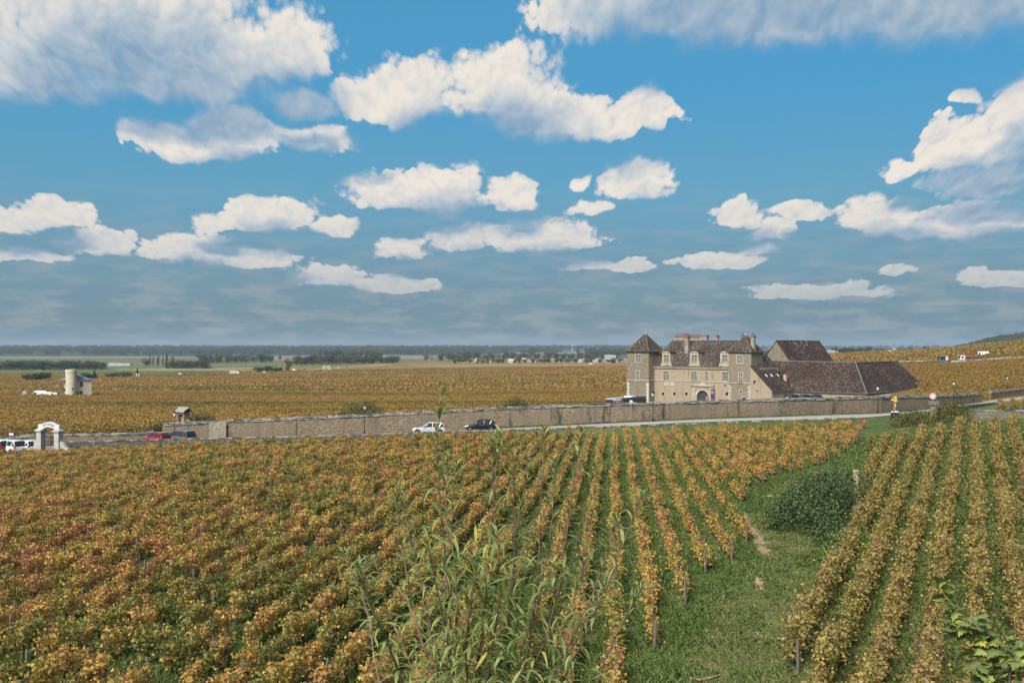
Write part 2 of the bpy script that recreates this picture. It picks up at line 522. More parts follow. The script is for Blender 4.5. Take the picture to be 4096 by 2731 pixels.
def masonry(name, light, dark, sx=2.2, sz=4.5, mortar=.25, stain=.5, grime=(.10, .095, .085), bumpd=.04, runs=0.):
    """rubble or ashlar stone: cells of slightly different tone, joints, damp and lichen patches"""
    def f(t, b):
        p = wpos(t)
        x, y, z = t.sep(p)
        wob = t.noise(p, 1.3, 3.)
        h = t.m('ADD', t.m('MULTIPLY', x, .73), t.m('MULTIPLY', y, -.68))
        h2 = t.m('ADD', t.m('MULTIPLY', x, .68), t.m('MULTIPLY', y, .73))
        q = t.comb(t.m('MULTIPLY', h, sx), t.m('MULTIPLY', h2, sx), t.m('ADD', t.m('MULTIPLY', z, sz), t.m('MULTIPLY', wob, .8)))
        cell = t.n('ShaderNodeTexVoronoi', feature='F1'); cell.inputs['Scale'].default_value = 1.; t.put(cell.inputs['Vector'], q)
        edge = t.voro(q, 1., 'DISTANCE_TO_EDGE')
        tone = t.sep(cell.outputs['Color'])[0]
        c = t.mix(t.mapr(tone, .1, .9), dark, light)
        c = t.mix(t.mapr(t.noise(p, .35, 4., .6), .38, .62), c, t.mix(.5, light, dark))
        j = t.mapr(edge, .02, .09, mortar, 0.)
        c = t.mix(j, c, tuple(v * .55 for v in dark))
        gr = t.noise(t.comb(t.m('MULTIPLY', h, .8), t.m('MULTIPLY', h2, .8), t.m('MULTIPLY', z, .22)), 1., 5., .65)
        c = t.mix(t.mapr(gr, .52, .72, 0., stain), c, grime)
        if runs:                                   # black algae runs below the coping, pale lichen specks
            rn = t.noise(t.comb(t.m('MULTIPLY', h, .75), t.m('MULTIPLY', h2, .75), t.m('MULTIPLY', z, .10)), 1., 4., .7)
            c = t.mix(t.mapr(rn, .58, .66, 0., runs), c, (.035, .034, .032))
            c = t.mix(t.mapr(t.noise(p, 2.4, 4., .8), .63, .70, 0., .6), c, (.40, .38, .34))
        t.put(b.inputs['Base Color'], c)
        b.inputs['Roughness'].default_value = .92
        b.inputs['Specular IOR Level'].default_value = .15
        bump(t, b, t.m('ADD', t.mapr(edge, 0., .15), t.m('MULTIPLY', t.noise(p, 14., 3.), .5)), .7, bumpd)
    return mat(name, f)


def tiles(name, cols, lichen=.5, row=.18):
    """old flat clay tiles: courses across the slope, every tile its own tone, lichen specks"""
    def f(t, b):
        p = wpos(t)
        x, y, z = t.sep(p)
        h = t.m('ADD', t.m('MULTIPLY', x, .73), t.m('MULTIPLY', y, -.68))
        h2 = t.m('ADD', t.m('MULTIPLY', x, .68), t.m('MULTIPLY', y, .73))
        zz = t.m('MULTIPLY', z, 1 / row)
        q = t.comb(t.m('MULTIPLY', h, 4.2), t.m('MULTIPLY', h2, 4.2), zz)
        cell = t.n('ShaderNodeTexVoronoi', feature='F1'); cell.inputs['Scale'].default_value = 1.; t.put(cell.inputs['Vector'], q)
        tone = t.sep(cell.outputs['Color'])[0]
        big = t.noise(p, .22, 4., .6)
        v = t.m('ADD', t.m('MULTIPLY', tone, .6), t.m('MULTIPLY', big, .5))
        c = t.ramp(v, [(.2, cols[0]), (.5, cols[1]), (.72, cols[2]), (.95, cols[3])])
        li = t.m('MULTIPLY', t.mapr(t.noise(p, 2.6, 3., .7), .54, .68), t.mapr(t.noise(p, .16, 3.), .35, .65))
        c = t.mix(t.m('MULTIPLY', li, lichen), c, (.34, .31, .26))
        t.put(b.inputs['Base Color'], c)
        b.inputs['Roughness'].default_value = .9
        b.inputs['Specular IOR Level'].default_value = .15
        bump(t, b, t.m('ADD', t.m('FRACT', zz), tone), .6, .05)
    return mat(name, f)


def glass_dark(name, col=(.02, .025, .03), rough=.08):
    def f(t, b):
        b.inputs['Base Color'].default_value = (*col, 1)
        b.inputs['Roughness'].default_value = rough
        b.inputs['Specular IOR Level'].default_value = .3
    return mat(name, f)


# ------------------------------------------------------------------ the lie of the land
_cx = np.array([-2500, 0, 700, 1460, 2048, 2612, 3100, 3395, 3432, 3512, 3800, 4096, 5200, 6500.])
_ry = np.array([1.5, 5, 10, 15, 20, 26, 32, 60, 80, 92, 105, 113, 118.5, 121, 126, 135, 165, 210, 270, 365, 420, 600, 1000, 1500, 2500, 5000, 16000.])
_T = {
    -2500: [9.2, 8.85, 6.3, 4.0, 2.2, .95, .85, .3, -.45, -.95, -1.45, -1.75, -1.75, -1.5, -1.5, -1.7, -2.4, -3.5, -5, -7.7, -9, -13, -20, -25, -32, -36, -36],
    0:     [9.2, 8.85, 6.3, 4.0, 2.2, .95, .85, .3, -.45, -.95, -1.45, -1.75, -1.75, -1.5, -1.5, -1.7, -2.4, -3.5, -5, -7.7, -9, -13, -20, -25, -32, -36, -36],
    700:   [9.2, 8.85, 6.3, 4.0, 2.2, .95, .85, .4, -.2, -.6, -1.05, -1.3, -1.25, -.95, -1, -1.0, -2, -3.4, -5.2, -8, -9.2, -13, -19, -24, -30, -36, -36],
    1460:  [9.2, 8.85, 6.3, 4.0, 2.2, .95, .85, .5, .1, -.15, -.4, -.55, -.55, -.3, -.3, -.3, -1.2, -2.8, -5, -8.5, -9.6, -12.5, -16, -19, -24, -34, -36],
    2048:  [9.2, 8.85, 6.3, 4.0, 2.2, .95, .8, .6, .4, .25, .05, -.05, .0, .5, .5, .4, -.8, -3.2, -5, -8, -9, -11.2, -14, -16, -21, -34, -36],
    2612:  [9.2, 8.85, 6.3, 4.0, 2.2, .95, .8, .7, .7, .7, .7, .7, .75, 1.35, 1.4, 1.3, .0, -3.9, -5, -6.6, -7.2, -9, -12, -16, -24, -34, -36],
    3100:  [9.2, 8.85, 6.2, 3.9, 2.0, .7, .6, .7, .85, 1.0, 1.05, 1.1, 1.3, 1.75, 1.8, 1.7, 1.0, -1, -3.4, -2.5, -1.5, 0, -1, -5, -14, -34, -36],
    3395:  [9.2, 8.85, 6.1, 3.8, 1.9, .6, .45, .75, 1.0, 1.2, 1.3, 1.4, 1.5, 1.75, 1.75, 1.7, 1.1, -.3, -2.9, .5, 1.8, 3.2, 3, 0, -8, -33, -36],
    3432:  [9.2, 8.85, 6.1, 3.8, 1.9, .6, .45, 1.4, 1.9, 1.8, 1.5, 1.5, 1.55, 1.75, 1.75, 1.7, 1.1, -.3, -2.9, .5, 1.8, 3.2, 3, 0, -8, -33, -36],
    3512:  [9.2, 8.85, 6.1, 3.8, 1.9, .6, .45, 1.3, 2.4, 2.6, 2.0, 1.6, 1.6, 1.7, 1.7, 1.65, 1.3, 0, -2.4, 1.5, 3.2, 4.5, 5, 3, -4, -32, -36],
    3800:  [9.2, 8.85, 6.1, 3.8, 1.9, .6, .45, 1.9, 3.3, 3.7, 3.0, 2.2, 1.9, 1.8, 1.75, 1.7, 1.7, 1.0, 1.2, 3.2, 4.4, 6.4, 7, 5, -2, -32, -36],
    4096:  [9.2, 8.85, 6.1, 3.8, 1.9, .6, .5, 2.1, 3.6, 4.0, 3.2, 2.3, 1.95, 3.0, 2.9, 2.7, 1.7, 1.3, 2.4, 5, 6.6, 11, 17.5, 20, 12, -28, -36],
    5200:  [9.2, 8.85, 6.1, 3.8, 1.9, .6, .5, 2.2, 3.4, 3.3, 2.7, 2.3, 2.2, 2.1, 2, 1.9, 1.5, 1.5, 4, 9, 12, 20, 35, 50, 55, 0, -36],
    6500:  [9.2, 8.85, 6.1, 3.8, 1.9, .6, .5, 2.2, 3.4, 3.3, 2.7, 2.3, 2.2, 2.1, 2, 1.9, 1.5, 1.5, 4, 9, 12, 20, 35, 50, 55, 10, -30],
}
_GX = np.linspace(-2500, 6500, 241)
_GL = np.linspace(math.log(1.5), math.log(16000), 640)


def _land_table():
    tab = np.array([_T[int(c)] for c in _cx])                    # col x row
    a = np.array([np.interp(_GL, np.log(_ry), r) for r in tab])
    a = np.array([np.interp(_GX, _cx, a[:, j]) for j in range(len(_GL))])      # row x col

    def blur(z, n, ax):
        k = np.exp(-.5 * (np.arange(-3 * n, 3 * n + 1) / n) ** 2); k /= k.sum()
        zp = np.pad(z, [(3 * n, 3 * n) if i == ax else (0, 0) for i in range(2)], mode='edge')
        return np.apply_along_axis(lambda r: np.convolve(r, k, 'valid'), ax, zp)
    a = blur(a, 4, 1)
    w = np.clip((_GL - math.log(150)) / .5, 0, 1)[:, None]
    return a * (1 - w) + blur(a, 6, 0) * w


_TAB = _land_table()


def H(x, y):
    """height of the ground"""
    x, y = np.asarray(x, float), np.asarray(y, float)
    r = np.maximum(np.hypot(x, y), 1.5)
    az = np.arctan2(x, y)
    lim = R(47)
    ac = np.clip(az, -lim, lim)
    ye = np.maximum(r * np.cos(ac), 1.5)
    px = np.clip(CX + FPX * np.tan(ac), _GX[0], _GX[-1])
    fx = (px - _GX[0]) / (_GX[1] - _GX[0])
    fy = (np.clip(np.log(ye), _GL[0], _GL[-1]) - _GL[0]) / (_GL[1] - _GL[0])
    i = np.clip(fx.astype(int), 0, len(_GX) - 2); j = np.clip(fy.astype(int), 0, len(_GL) - 2)
    u, v = fx - i, fy - j
    z = (_TAB[j, i] * (1 - u) * (1 - v) + _TAB[j, i + 1] * u * (1 - v) + _TAB[j + 1, i] * (1 - u) * v + _TAB[j + 1, i + 1] * u * v)
    return z


def at(px, Y, dz=0.):
    x = (px - CX) / FPX * Y
    return Vector((x, Y, float(H(x, Y)) + dz))

# ------------------------------------------------------------------ the ground
def interp_path(tab, px):
    a = np.array(tab, float)
    return np.interp(px, a[:, 0], a[:, 1])


WALL_Y = [(-900, 112), (0, 121.5), (250, 123.5), (600, 125.6), (650, 126), (1458, 128), (2048, 129), (2612, 129), (3100, 132), (3512, 139), (3700, 147), (3815, 155), (3925, 165)]
WALL_T = [(650, 1691), (900, 1679), (1458, 1656), (2048, 1625), (2612, 1606), (3100, 1593), (3512, 1583.6), (3700, 1579), (3815, 1576), (3925, 1569.5)]     # photo rows of its top
LOW_Y = [(-900, 106), (0, 113.5), (240, 115.5), (585, 118), (1350, 120), (2048, 121), (2612, 121.4), (3100, 123), (3400, 125.5), (3520, 129)]
LOW_T = [(-900, 1790), (0, 1772), (250, 1764), (585, 1757), (1350, 1739), (1700, 1727), (2048, 1716.5), (2300, 1707.5), (2500, 1700.5), (2612, 1697), (3000, 1683), (3300, 1673), (3520, 1663)]

MAT_GROUND = None


def vnoise(x, y, seed=0):
    """cheap smooth value noise in numpy"""
    i, j = np.floor(x).astype(np.int64), np.floor(y).astype(np.int64)
    u, v = x - i, y - j
    u, v = u * u * (3 - 2 * u), v * v * (3 - 2 * v)

    def h(a, b):
        n = (a * 374761393 + b * 668265263 + seed * 974634777) & 0x7fffffff
        n = ((n ^ (n >> 13)) * 1274126177) & 0x7fffffff
        return ((n ^ (n >> 16)) & 0xffff) / 65535.
    return (h(i, j) * (1 - u) + h(i + 1, j) * u) * (1 - v) + (h(i, j + 1) * (1 - u) + h(i + 1, j + 1) * u) * v


BOUND = np.array([(20, 1.0), (32, 4.3), (38, 6.1), (44, 8.9), (51, 12.0), (60, 13.9), (70, 16.4), (76, 20), (80, 24.3), (86, 28.8), (95, 33), (114, 40.5)])      # right edge of the middle vineyard


def make_ground():
    az = np.concatenate([np.arange(-180, -34, 2.), np.arange(-34, 34, .17), np.arange(34, 180, 2.)])
    az = np.radians(az)
    rr = np.exp(np.linspace(math.log(1.5), math.log(17000), 520))
    A, RR = np.meshgrid(az, rr)
    X, Y = RR * np.sin(A), RR * np.cos(A)
    lim = R(47)
    ac = np.clip(A, -lim, lim)
    ye = RR * np.cos(ac); px = CX + FPX * np.tan(ac)
    Z = H(X, Y)
    near = np.clip((130 - ye) / 100, 0, 1)
    Z += (vnoise(X * .9, Y * .9, 1) - .5) * .10 * near + (vnoise(X * .02, Y * .02, 2) - .5) * np.clip((ye - 150) / 400, 0, 1.5)
    n1 = vnoise(X * .05, Y * .05, 3)
    C = np.zeros(X.shape + (4,))
    grass = np.array([.075, .105, .030]); track = np.array([.115, .125, .042]); terr = np.array([.05, .058, .022])
    soil = np.array([.19, .12, .034]); C[..., 3] = .35
    c = np.broadcast_to(grass, X.shape + (3,)).copy()
    bx = np.interp(ye, BOUND[:, 0], BOUND[:, 1])
    onpath = (X > bx + .6) & (px < 3330 + 90 * vnoise(X * .5, Y * .5, 4)) & (ye < 90)
    c[onpath] = track
    onterr = (px > 3400) & (ye < 96)
    c[onterr] = terr
    C[..., 3][onterr] = .7
    wy = interp_path(WALL_Y, px)
    vin = (ye > wy + .5)
    par = vnoise(X * .0045 + 7, Y * .013, 5)
    vine = soil[None, None] * (.75 + .6 * par[..., None])
    c[vin] = vine[vin]
    # far parcels beyond the vineyards
    far_from = np.interp(px, [0, 800, 1500, 2048, 2700, 3300, 4096], [1080, 1300, 1700, 1850, 1700, 1900, 3200])
    far = ye > far_from
    pid = np.floor(X / 420 + 2.3 * vnoise(X * .0011, Y * .0011, 8)) * 7 + np.floor(np.log(ye) * 7.3 + 1.4 * vnoise(X * .0008, Y * .0005, 9))
    pal = np.array([(.15, .11, .065), (.11, .12, .045), (.22, .18, .11), (.07, .12, .035), (.13, .085, .05), (.09, .085, .04)])
    k = (np.abs(np.sin(pid * 12.9898) * 43758.5453) % 1 * len(pal)).astype(int)
    c[far] = pal[k][far]
    green = (ye > 1080) & (ye < 1330) & (px < 900)
    c[green] = (.06, .125, .035)
    pale = (ye > 3300) & (ye < 4800) & (px > 1050) & (px < 1750) | (ye > 2700) & (ye < 3600) & (px > 800) & (px < 1700)
    c[pale] = (.20, .165, .125)
    yard = (ye > 150) & (ye < 300) & (px > 2420) & (px < 3560) & (ye < 240 + (px - 2420) * .03)
    c[yard] = (.26, .22, .16)
    C[..., :3] = c * (.8 + .4 * n1[..., None])
    nr, nc = X.shape
    V = np.stack([X, Y, Z], -1).reshape(-1, 3)
    idx = np.arange(nr * nc).reshape(nr, nc)
    q = np.stack([idx[:-1, :-1], idx[:-1, 1:], idx[1:, 1:], idx[1:, :-1]], -1).reshape(-1, 4)
    q2 = np.stack([idx[:-1, -1], idx[:-1, 0], idx[1:, 0], idx[1:, -1]], -1)
    q = np.concatenate([q, q2])[:, ::-1]
    cen = np.array([[0, 0, 9.2]]); V = np.concatenate([V, cen])
    tri = np.stack([np.full(nc, len(V) - 1), np.arange(nc), np.roll(np.arange(nc), -1)], -1)[:, ::-1]
    flat = np.concatenate([q.ravel(), tri.ravel()])
    sizes = np.concatenate([np.full(len(q), 4), np.full(len(tri), 3)])
    C = np.concatenate([C.reshape(-1, 4), [[.05, .07, .02, .3]]])

    def f(t, b):
        at_ = t.n('ShaderNodeAttribute', attribute_name='land')
        p = wpos(t)
        c = at_.outputs['Color']
        k = t.mapr(t.noise(p, 1.6, 5., .65), .25, .75, .55, 1.5)
        c2 = t.mix(1., c, t.comb(k, k, k), 'MULTIPLY')
        dry = t.m('MULTIPLY', t.mapr(t.noise(p, .55, 5., .7), .50, .66), at_.outputs['Alpha'])
        c2 = t.mix(dry, c2, (.24, .19, .09))
        lush = t.mapr(t.noise(p, .28, 3.), .54, .70, 0., .55)
        c2 = t.mix(t.m('MULTIPLY', lush, t.m('LESS_THAN', t.sep(p)[1], 118.)), c2, (.075, .15, .026))
        t.put(b.inputs['Base Color'], c2)
        b.inputs['Roughness'].default_value = .95
        b.inputs['Specular IOR Level'].default_value = .1
        bump(t, b, t.noise(p, 5., 4., .7), .8, .12)
    me = np_mesh('ground', V, flat, sizes, mat('ground', f), {'land': ('POINT', 'FLOAT_COLOR', C)}, smooth=True)
    return tag(obj('ground', me), kind='structure')


make_ground()


def ribbon(name, near, far, pxs, dz, material, nx=4, jit=0.):
    """a sheet laid on the ground between two lines given as (column, depth)"""
    vs, n = [], nx + 1
    for px in pxs:
        a, b = interp_path(near, px), interp_path(far, px)
        for k in range(n):
            y = a + (b - a) * k / nx + (random.uniform(-jit, jit) if k in (0, nx) else 0)
            p = at(px, y, dz + .05 * math.sin(math.pi * k / nx))
            vs.append(p)
    fs = [(i * n + k, (i + 1) * n + k, (i + 1) * n + k + 1, i * n + k + 1) for i in range(len(pxs) - 1) for k in range(nx)]
    m = MB().add(vs, fs)
    return tag(m.build(name, material, smooth=True), kind='structure')


def road_mat(t, b):
    p = wpos(t)
    c = t.mix(t.mapr(t.noise(p, .9, 5., .6), .3, .7), (.27, .235, .205), (.37, .335, .305))
    c = t.mix(t.mapr(t.noise(p, 6., 3.), .55, .75, 0., .35), c, (.20, .17, .14))
    t.put(b.inputs['Base Color'], c)
    b.inputs['Roughness'].default_value = .95
    bump(t, b, t.noise(p, 18., 3.), .5, .03)


ROAD = mat('pale_asphalt', road_mat)
ROAD_N = [(-500, 110.5), (0, 114.6), (585, 119), (1350, 121), (2048, 122), (2612, 122.4), (3100, 124), (3400, 126.5), (3512, 130), (3650, 137), (3815, 147.5), (3925, 156), (4100, 175), (4300, 190)]
ROAD_F = [(-500, 117.5), (0, 120.5), (585, 124.4), (1458, 126.1), (2048, 126.6), (2612, 126.3), (3100, 129.0), (3512, 136), (3700, 144), (3815, 152), (3925, 162), (3957, 169), (4100, 185), (4300, 200)]
ribbon('road', ROAD_N, ROAD_F, np.arange(-480, 4300, 24), .06, ROAD)
ribbon('path', [(3850, 112.5), (4300, 114)], [(3850, 117.2), (4300, 118.4)], np.arange(3862, 4300, 20), .06, ROAD, jit=.15)
EARTH = plain('bare_earth', (.30, .20, .125), .95, noise=.3, scale=2.)


BARE = []


def patch(name, pts, w, material, dz=.035):
    """an uneven strip of bare soil along a line of (column, row) points lying on the ground"""
    c = []
    for px, py in pts:                                   # walk the view ray down to the ground
        y = 20.
        for _ in range(60):
            x = (px - CX) / FPX * y
            y += .5 * ((HC - float(H(x, y))) * FPX / (py - HY) - y)
        c.append(Vector(((px - CX) / FPX * y, y, 0)))
    vs = []
    dense = []
    for i in range(len(c) - 1):
        for k in range(8): dense.append(c[i].lerp(c[i + 1], k / 8))
    dense.append(c[-1])
    BARE.extend((p.x, p.y, w) for p in dense)
    for i, p in enumerate(dense):
        d = (dense[min(i + 1, len(dense) - 1)] - dense[max(0, i - 1)]).normalized()
        nrm = Vector((d.y, -d.x, 0))
        e = math.sin(math.pi * (i + .4) / (len(dense) - .2)) ** .5 if 0 < i < len(dense) - 1 else .25
        ww = w * e * random.uniform(.55, 1.25)
        for s in (-1, 0, 1):
            q = p + nrm * ww * s * random.uniform(.7, 1.2)
            vs.append((q.x, q.y, float(H(q.x, q.y)) + dz + (.03 if s == 0 else 0)))
    fs = [(i * 3 + k, i * 3 + k + 1, i * 3 + k + 4, i * 3 + k + 3) for i in range(len(dense) - 1) for k in (0, 1)]
    return tag(MB().add(vs, fs).build(name, material), kind='structure')


patch('path', [(2978, 2052), (3010, 2125), (3045, 2190), (3070, 2228)], .36, EARTH)
patch('path', [(3028, 2310), (3036, 2330), (3048, 2362)], .2, EARTH)
patch('path', [(3035, 1992), (3085, 1982)], .35, EARTH)
patch('path', [(2760, 2715), (2800, 2722), (2880, 2702)], .10, EARTH)

# distant highway
FARROAD = plain('distant_road', (.40, .41, .40), .9)
ribbon('road', [(1150, 1150), (1300, 1260), (1560, 1560)], [(1150, 1166), (1300, 1282), (1560, 1600)], np.arange(1100, 1575, 12), .35, FARROAD, nx=2)
ribbon('road', [(1650, 1290), (2150, 1330)], [(1650, 1304), (2150, 1346)], np.arange(1640, 2160, 20), .9, FARROAD, nx=2)

# ------------------------------------------------------------------ stone walls along the road
STONE_WALL = masonry('rubble_wall', (.265, .205, .14), (.135, .105, .075), 3.2, 6.5, .3, .5, (.085, .075, .065), runs=.8)
PLASTER_WALL = masonry('plastered_wall', (.26, .215, .16), (.20, .16, .115), 1.6, 3., .1, .6, (.12, .11, .095))
CAP = [plain('capstone_%s' % n, c, .95, noise=.3, scale=4.) for n, c in (('pale', (.25, .24, .215)), ('grey', (.135, .13, .118)), ('dark', (.06, .06, .055)))]
DRY_STONE = masonry('dry_stone', (.19, .18, .16), (.06, .058, .053), 3.5, 7., .5, .4, (.07, .07, .06))
slab_meshes = {}


def slab_mesh(k, m):
    """an uneven flat stone, one unit long, deep and high"""
    if (k, m.name) in slab_meshes: return slab_meshes[k, m.name]
    r = random.Random(k)
    b = MB()
    ring = [(-.5, -.5), (0, -.5), (.5, -.5), (.5, .5), (0, .5), (-.5, .5)]
    lo = [(x * r.uniform(.9, 1.03), y * r.uniform(.9, 1.06), r.uniform(-.03, .03)) for x, y in ring]
    hi = [(x * r.uniform(.85, 1.0), y * r.uniform(.85, 1.0), 1 + r.uniform(-.18, .12)) for x, y in ring]
    b.add(lo + hi, [(5, 4, 3, 2, 1, 0), (6, 7, 8, 9, 10, 11)] + [(i, (i + 1) % 6, (i + 1) % 6 + 6, i + 6) for i in range(6)])
    slab_meshes[k, m.name] = b.mesh('capstone', m)
    return slab_meshes[k, m.name]


def stone_wall(name, label, pts, thick, material, cap=None, single=300, courses=3, cap_name='capstone', over=.10, hcap=.34, stone=(.4, .9)):
    """pts: (x, y, z of the top); the body goes down into the ground, flat stones lie on it"""
    root = thing(name, label, 'wall', (pts[0][0], pts[0][1], float(H(pts[0][0], pts[0][1]))))
    o = Vector(root.location)
    dense = []
    for a, b in zip(pts[:-1], pts[1:]):
        a, b = Vector(a), Vector(b)
        n = max(1, int((b - a).length / .8))
        dense += [a.lerp(b, k / n) for k in range(n)]
    dense.append(Vector(pts[-1]))
    body = MB()
    vs = []
    for i, p in enumerate(dense):
        d = (dense[min(i + 1, len(dense) - 1)] - dense[max(0, i - 1)]); d.z = 0; d.normalize()
        nr = Vector((d.y, -d.x, 0))                                       # toward the road
        zt = p.z - (hcap if cap else 0) + random.uniform(-.02, .02)
        zb = float(H(p.x, p.y)) - .5
        jf = random.uniform(-.02, .02)
        for s, z in ((1, zb), (1, (zb + zt) * .5), (1, zt), (-1, zt), (-1, zb)):
            q = p + nr * s * (thick * .5 + (jf if s > 0 else 0)); vs.append((q.x - o.x, q.y - o.y, z - o.z))
    fs = [(i * 5 + k, (i + 1) * 5 + k, (i + 1) * 5 + k + 1, i * 5 + k + 1) for i in range(len(dense) - 1) for k in range(4)]
    fs += [(0, 1, 2, 3, 4), tuple((len(dense) - 1) * 5 + k for k in (4, 3, 2, 1, 0))]
    body.add(vs, fs).build('wall_body', material, root)
    if not cap: return root
    # flat stones in courses
    seg = [0.]
    for a, b in zip(dense[:-1], dense[1:]): seg.append(seg[-1] + (b - a).length)
    seg = np.array(seg); D = np.array([tuple(p) for p in dense])
    stones = []
    for c in range(courses):
        s = random.uniform(0, .3)
        while s < seg[-1] - .2:
            L = random.uniform(*stone)
            s2 = min(s + L, seg[-1])
            m = .5 * (s + s2)
            p = [np.interp(m, seg, D[:, k]) for k in range(3)]
            q = [np.interp(min(m + .3, seg[-1]), seg, D[:, k]) for k in range(3)]
            r_ = [np.interp(max(m - .3, 0), seg, D[:, k]) for k in range(3)]
            ang = math.atan2(q[1] - r_[1], q[0] - r_[0]); sl = math.atan2(q[2] - r_[2], math.hypot(q[0] - r_[0], q[1] - r_[1]))
            th = hcap / courses
            dep = thick + over * 2 * (1 - .32 * c) + random.uniform(-.05, .07)
            stones.append(((p[0] - o.x, p[1] - o.y, p[2] - o.z - hcap + c * th + random.uniform(-.012, .012)), (0, -sl, ang + random.uniform(-.05, .05)), ((s2 - s) * .985, dep, th * random.uniform(.82, 1.1)), random.randrange(5), random.choices(CAP, (.38, .40, .22))[0]))
            s = s2
    stones.sort(key=lambda st: -st[2][0] * st[2][2] / max(1, (o.y + st[0][1])) ** 2)
    for loc, rot, sc, k, m in stones[:single]:
        x = obj(cap_name, slab_mesh(k, m), root, loc, rot); x.scale = sc
    if stones[single:]:
        j = MB()
        for loc, rot, sc, k, m in stones[single:]:
            me = slab_mesh(k, m)
            M = Matrix.Translation(loc) @ Matrix.Rotation(rot[2], 4, 'Z') @ Matrix.Rotation(rot[1], 4, 'Y') @ Matrix.Diagonal((*sc, 1))
            j.add([M @ v.co for v in me.vertices], [tuple(p.vertices) for p in me.polygons], CAP.index(m))
        tag(j.build('capstones', CAP, root), kind='stuff')
    return root


def line(px0, px1, n, ytab, ttab):
    out = []
    for px in np.linspace(px0, px1, n):
        Y = float(interp_path(ytab, px)); out.append(tuple(P(px, float(interp_path(ttab, px)), Y)))
    return out


# the long enclosure wall: plastered length to the left, rubble to the right
wl = line(652, 3922, 90, WALL_Y, WALL_T)
w1 = stone_wall('enclosure_wall', 'long tall rubble wall with layered capstones running in front of the chateau', wl, .55, STONE_WALL, True)
# a breach refilled with coursed blocks
pp = P(868, 1728, 126.3)
fill = MB()
for r_ in range(9):
    x = -.0
    while x < 2.1:
        L = random.uniform(.22, .5)
        fill.box(x, min(x + L - .02, 2.12), -.06 - random.uniform(0, .03), .02, r_ * .24, r_ * .24 + .22); x += L
f_ = fill.build('stone_patch', masonry('coursed_blocks', (.36, .31, .23), (.26, .21, .14), 3, 4, .3, .3), w1)
f_.location = Vector((P(838, 1700, 1)[0] * 126.05, 125.92, float(H(-38, 126)) + .05)) - Vector(w1.location)
f_.rotation_euler.z = R(3)
LOWCAP = [(650, 1700), (600, 1727), (420, 1732), (250, 1735), (150, 1735), (100, 1738), (0, 1751), (-300, 1780)]
wl2 = []
for px in np.linspace(-300, 618, 26):
    wl2.append(tuple(P(px, float(np.interp(px, [p[0] for p in LOWCAP[::-1]], [p[1] for p in LOWCAP[::-1]])), float(interp_path(WALL_Y, px)))))
stone_wall('roadside_wall', 'lower capped stone wall behind the white arched gate, left of the tall wall', wl2, .5, STONE_WALL, True, single=110, over=.07, hcap=.3)
rt = [tuple(P(px, py, Y)) for px, py, Y in ((3957, 1565, 176), (3990, 1561, 181), (4028, 1558, 186), (4096, 1550, 194), (4300, 1538, 205))]
stone_wall('roadside_wall', 'short capped stone wall past the gap at the right end of the tall wall', rt, .5, STONE_WALL, True, single=60, over=.08, hcap=.36, stone=(.6, 1.2))
# low kerb wall between the road and the vines
ll = line(245, 3420, 70, LOW_Y, LOW_T)
stone_wall('low_wall', 'low grey dry stone wall between the road and the near vineyard', ll, .45, DRY_STONE, True, single=300, courses=1, over=.04, hcap=.12, stone=(.3, .7))
kb = [tuple(P(px, py, Y)) for px, py, Y in ((3742, 1627, 130.5), (3800, 1624, 136), (3870, 1618, 143), (3960, 1610, 153), (4000, 1604, 160))]
stone_wall('low_wall', 'dark kerb wall curving right from the stone pillar along the road', kb, .45, DRY_STONE, True, single=40, courses=1, over=.03, hcap=.12)
rw = [tuple(P(px, py, Y)) for px, py, Y in ((3868, 1640, 119.2), (3960, 1639, 119.5), (4096, 1639, 120), (4350, 1640, 121))]
stone_wall('retaining_wall', 'grey retaining wall of squared stones at the right edge below the small vine plot', rw, .5, masonry('block_wall', (.24, .21, .16), (.11, .10, .08), 2.2, 4., .45, .55, (.08, .08, .07)), True, single=60, courses=1, over=.02, hcap=.13, stone=(.5, 1.0))
# terrace wall: pale concrete coping by the bramble
tw = [(P(3415, 1383, 49)[0] + .1, 49, float(H(P(3440, 1383, 49)[0], 49)) + .18), (P(3417, 1383, 56)[0] + .1, 56, float(H(P(3440, 1383, 56)[0], 56)) + .2), (P(3418, 1383, 74)[0] + .1, 74, float(H(P(3440, 1383, 74)[0], 74)) + .2)]
stone_wall('terrace_wall', 'tan concrete terrace wall between the bramble thicket and the right vine rows', tw, .38, plain('tan_concrete', (.36, .26, .165), .9, noise=.22, scale=1.5))

# stone gate pillar by the speed sign
pb = at(3734, 128.3)
pil = thing('stone_pillar', 'stout stone pillar with a slanting slab roof beside the speed limit sign', 'pillar', pb, R(-25))
b = MB().box(-.36, .36, -.3, .3, -.4, 1.55); b.build('shaft', PLASTER_WALL, pil, bevel=.04)
c = MB()
for i in range(4):
    c.add([(-.62 + .02 * i, -.5 + .13 * i, 1.55 + .11 * i), (.68 - .02 * i, -.5 + .13 * i, 1.55 + .11 * i), (.68, .5, 1.6 + .11 * i), (-.62, .5, 1.6 + .11 * i),
           (-.62, -.5 + .13 * i, 1.64 + .11 * i), (.68, -.5 + .13 * i, 1.64 + .11 * i), (.68, .5, 1.69 + .11 * i), (-.62, .5, 1.69 + .11 * i)],
          [(3, 2, 1, 0), (4, 5, 6, 7), (0, 1, 5, 4), (1, 2, 6, 5), (2, 3, 7, 6), (3, 0, 4, 7)])
c.build('slab_roof', CAP[1], pil)
MB().tube([(-.1, -.95, -.3), (-.1, -.85, .3), (-.05, -.5, .9)], [.32, .25, .12], 7).build('buttress', PLASTER_WALL, pil)

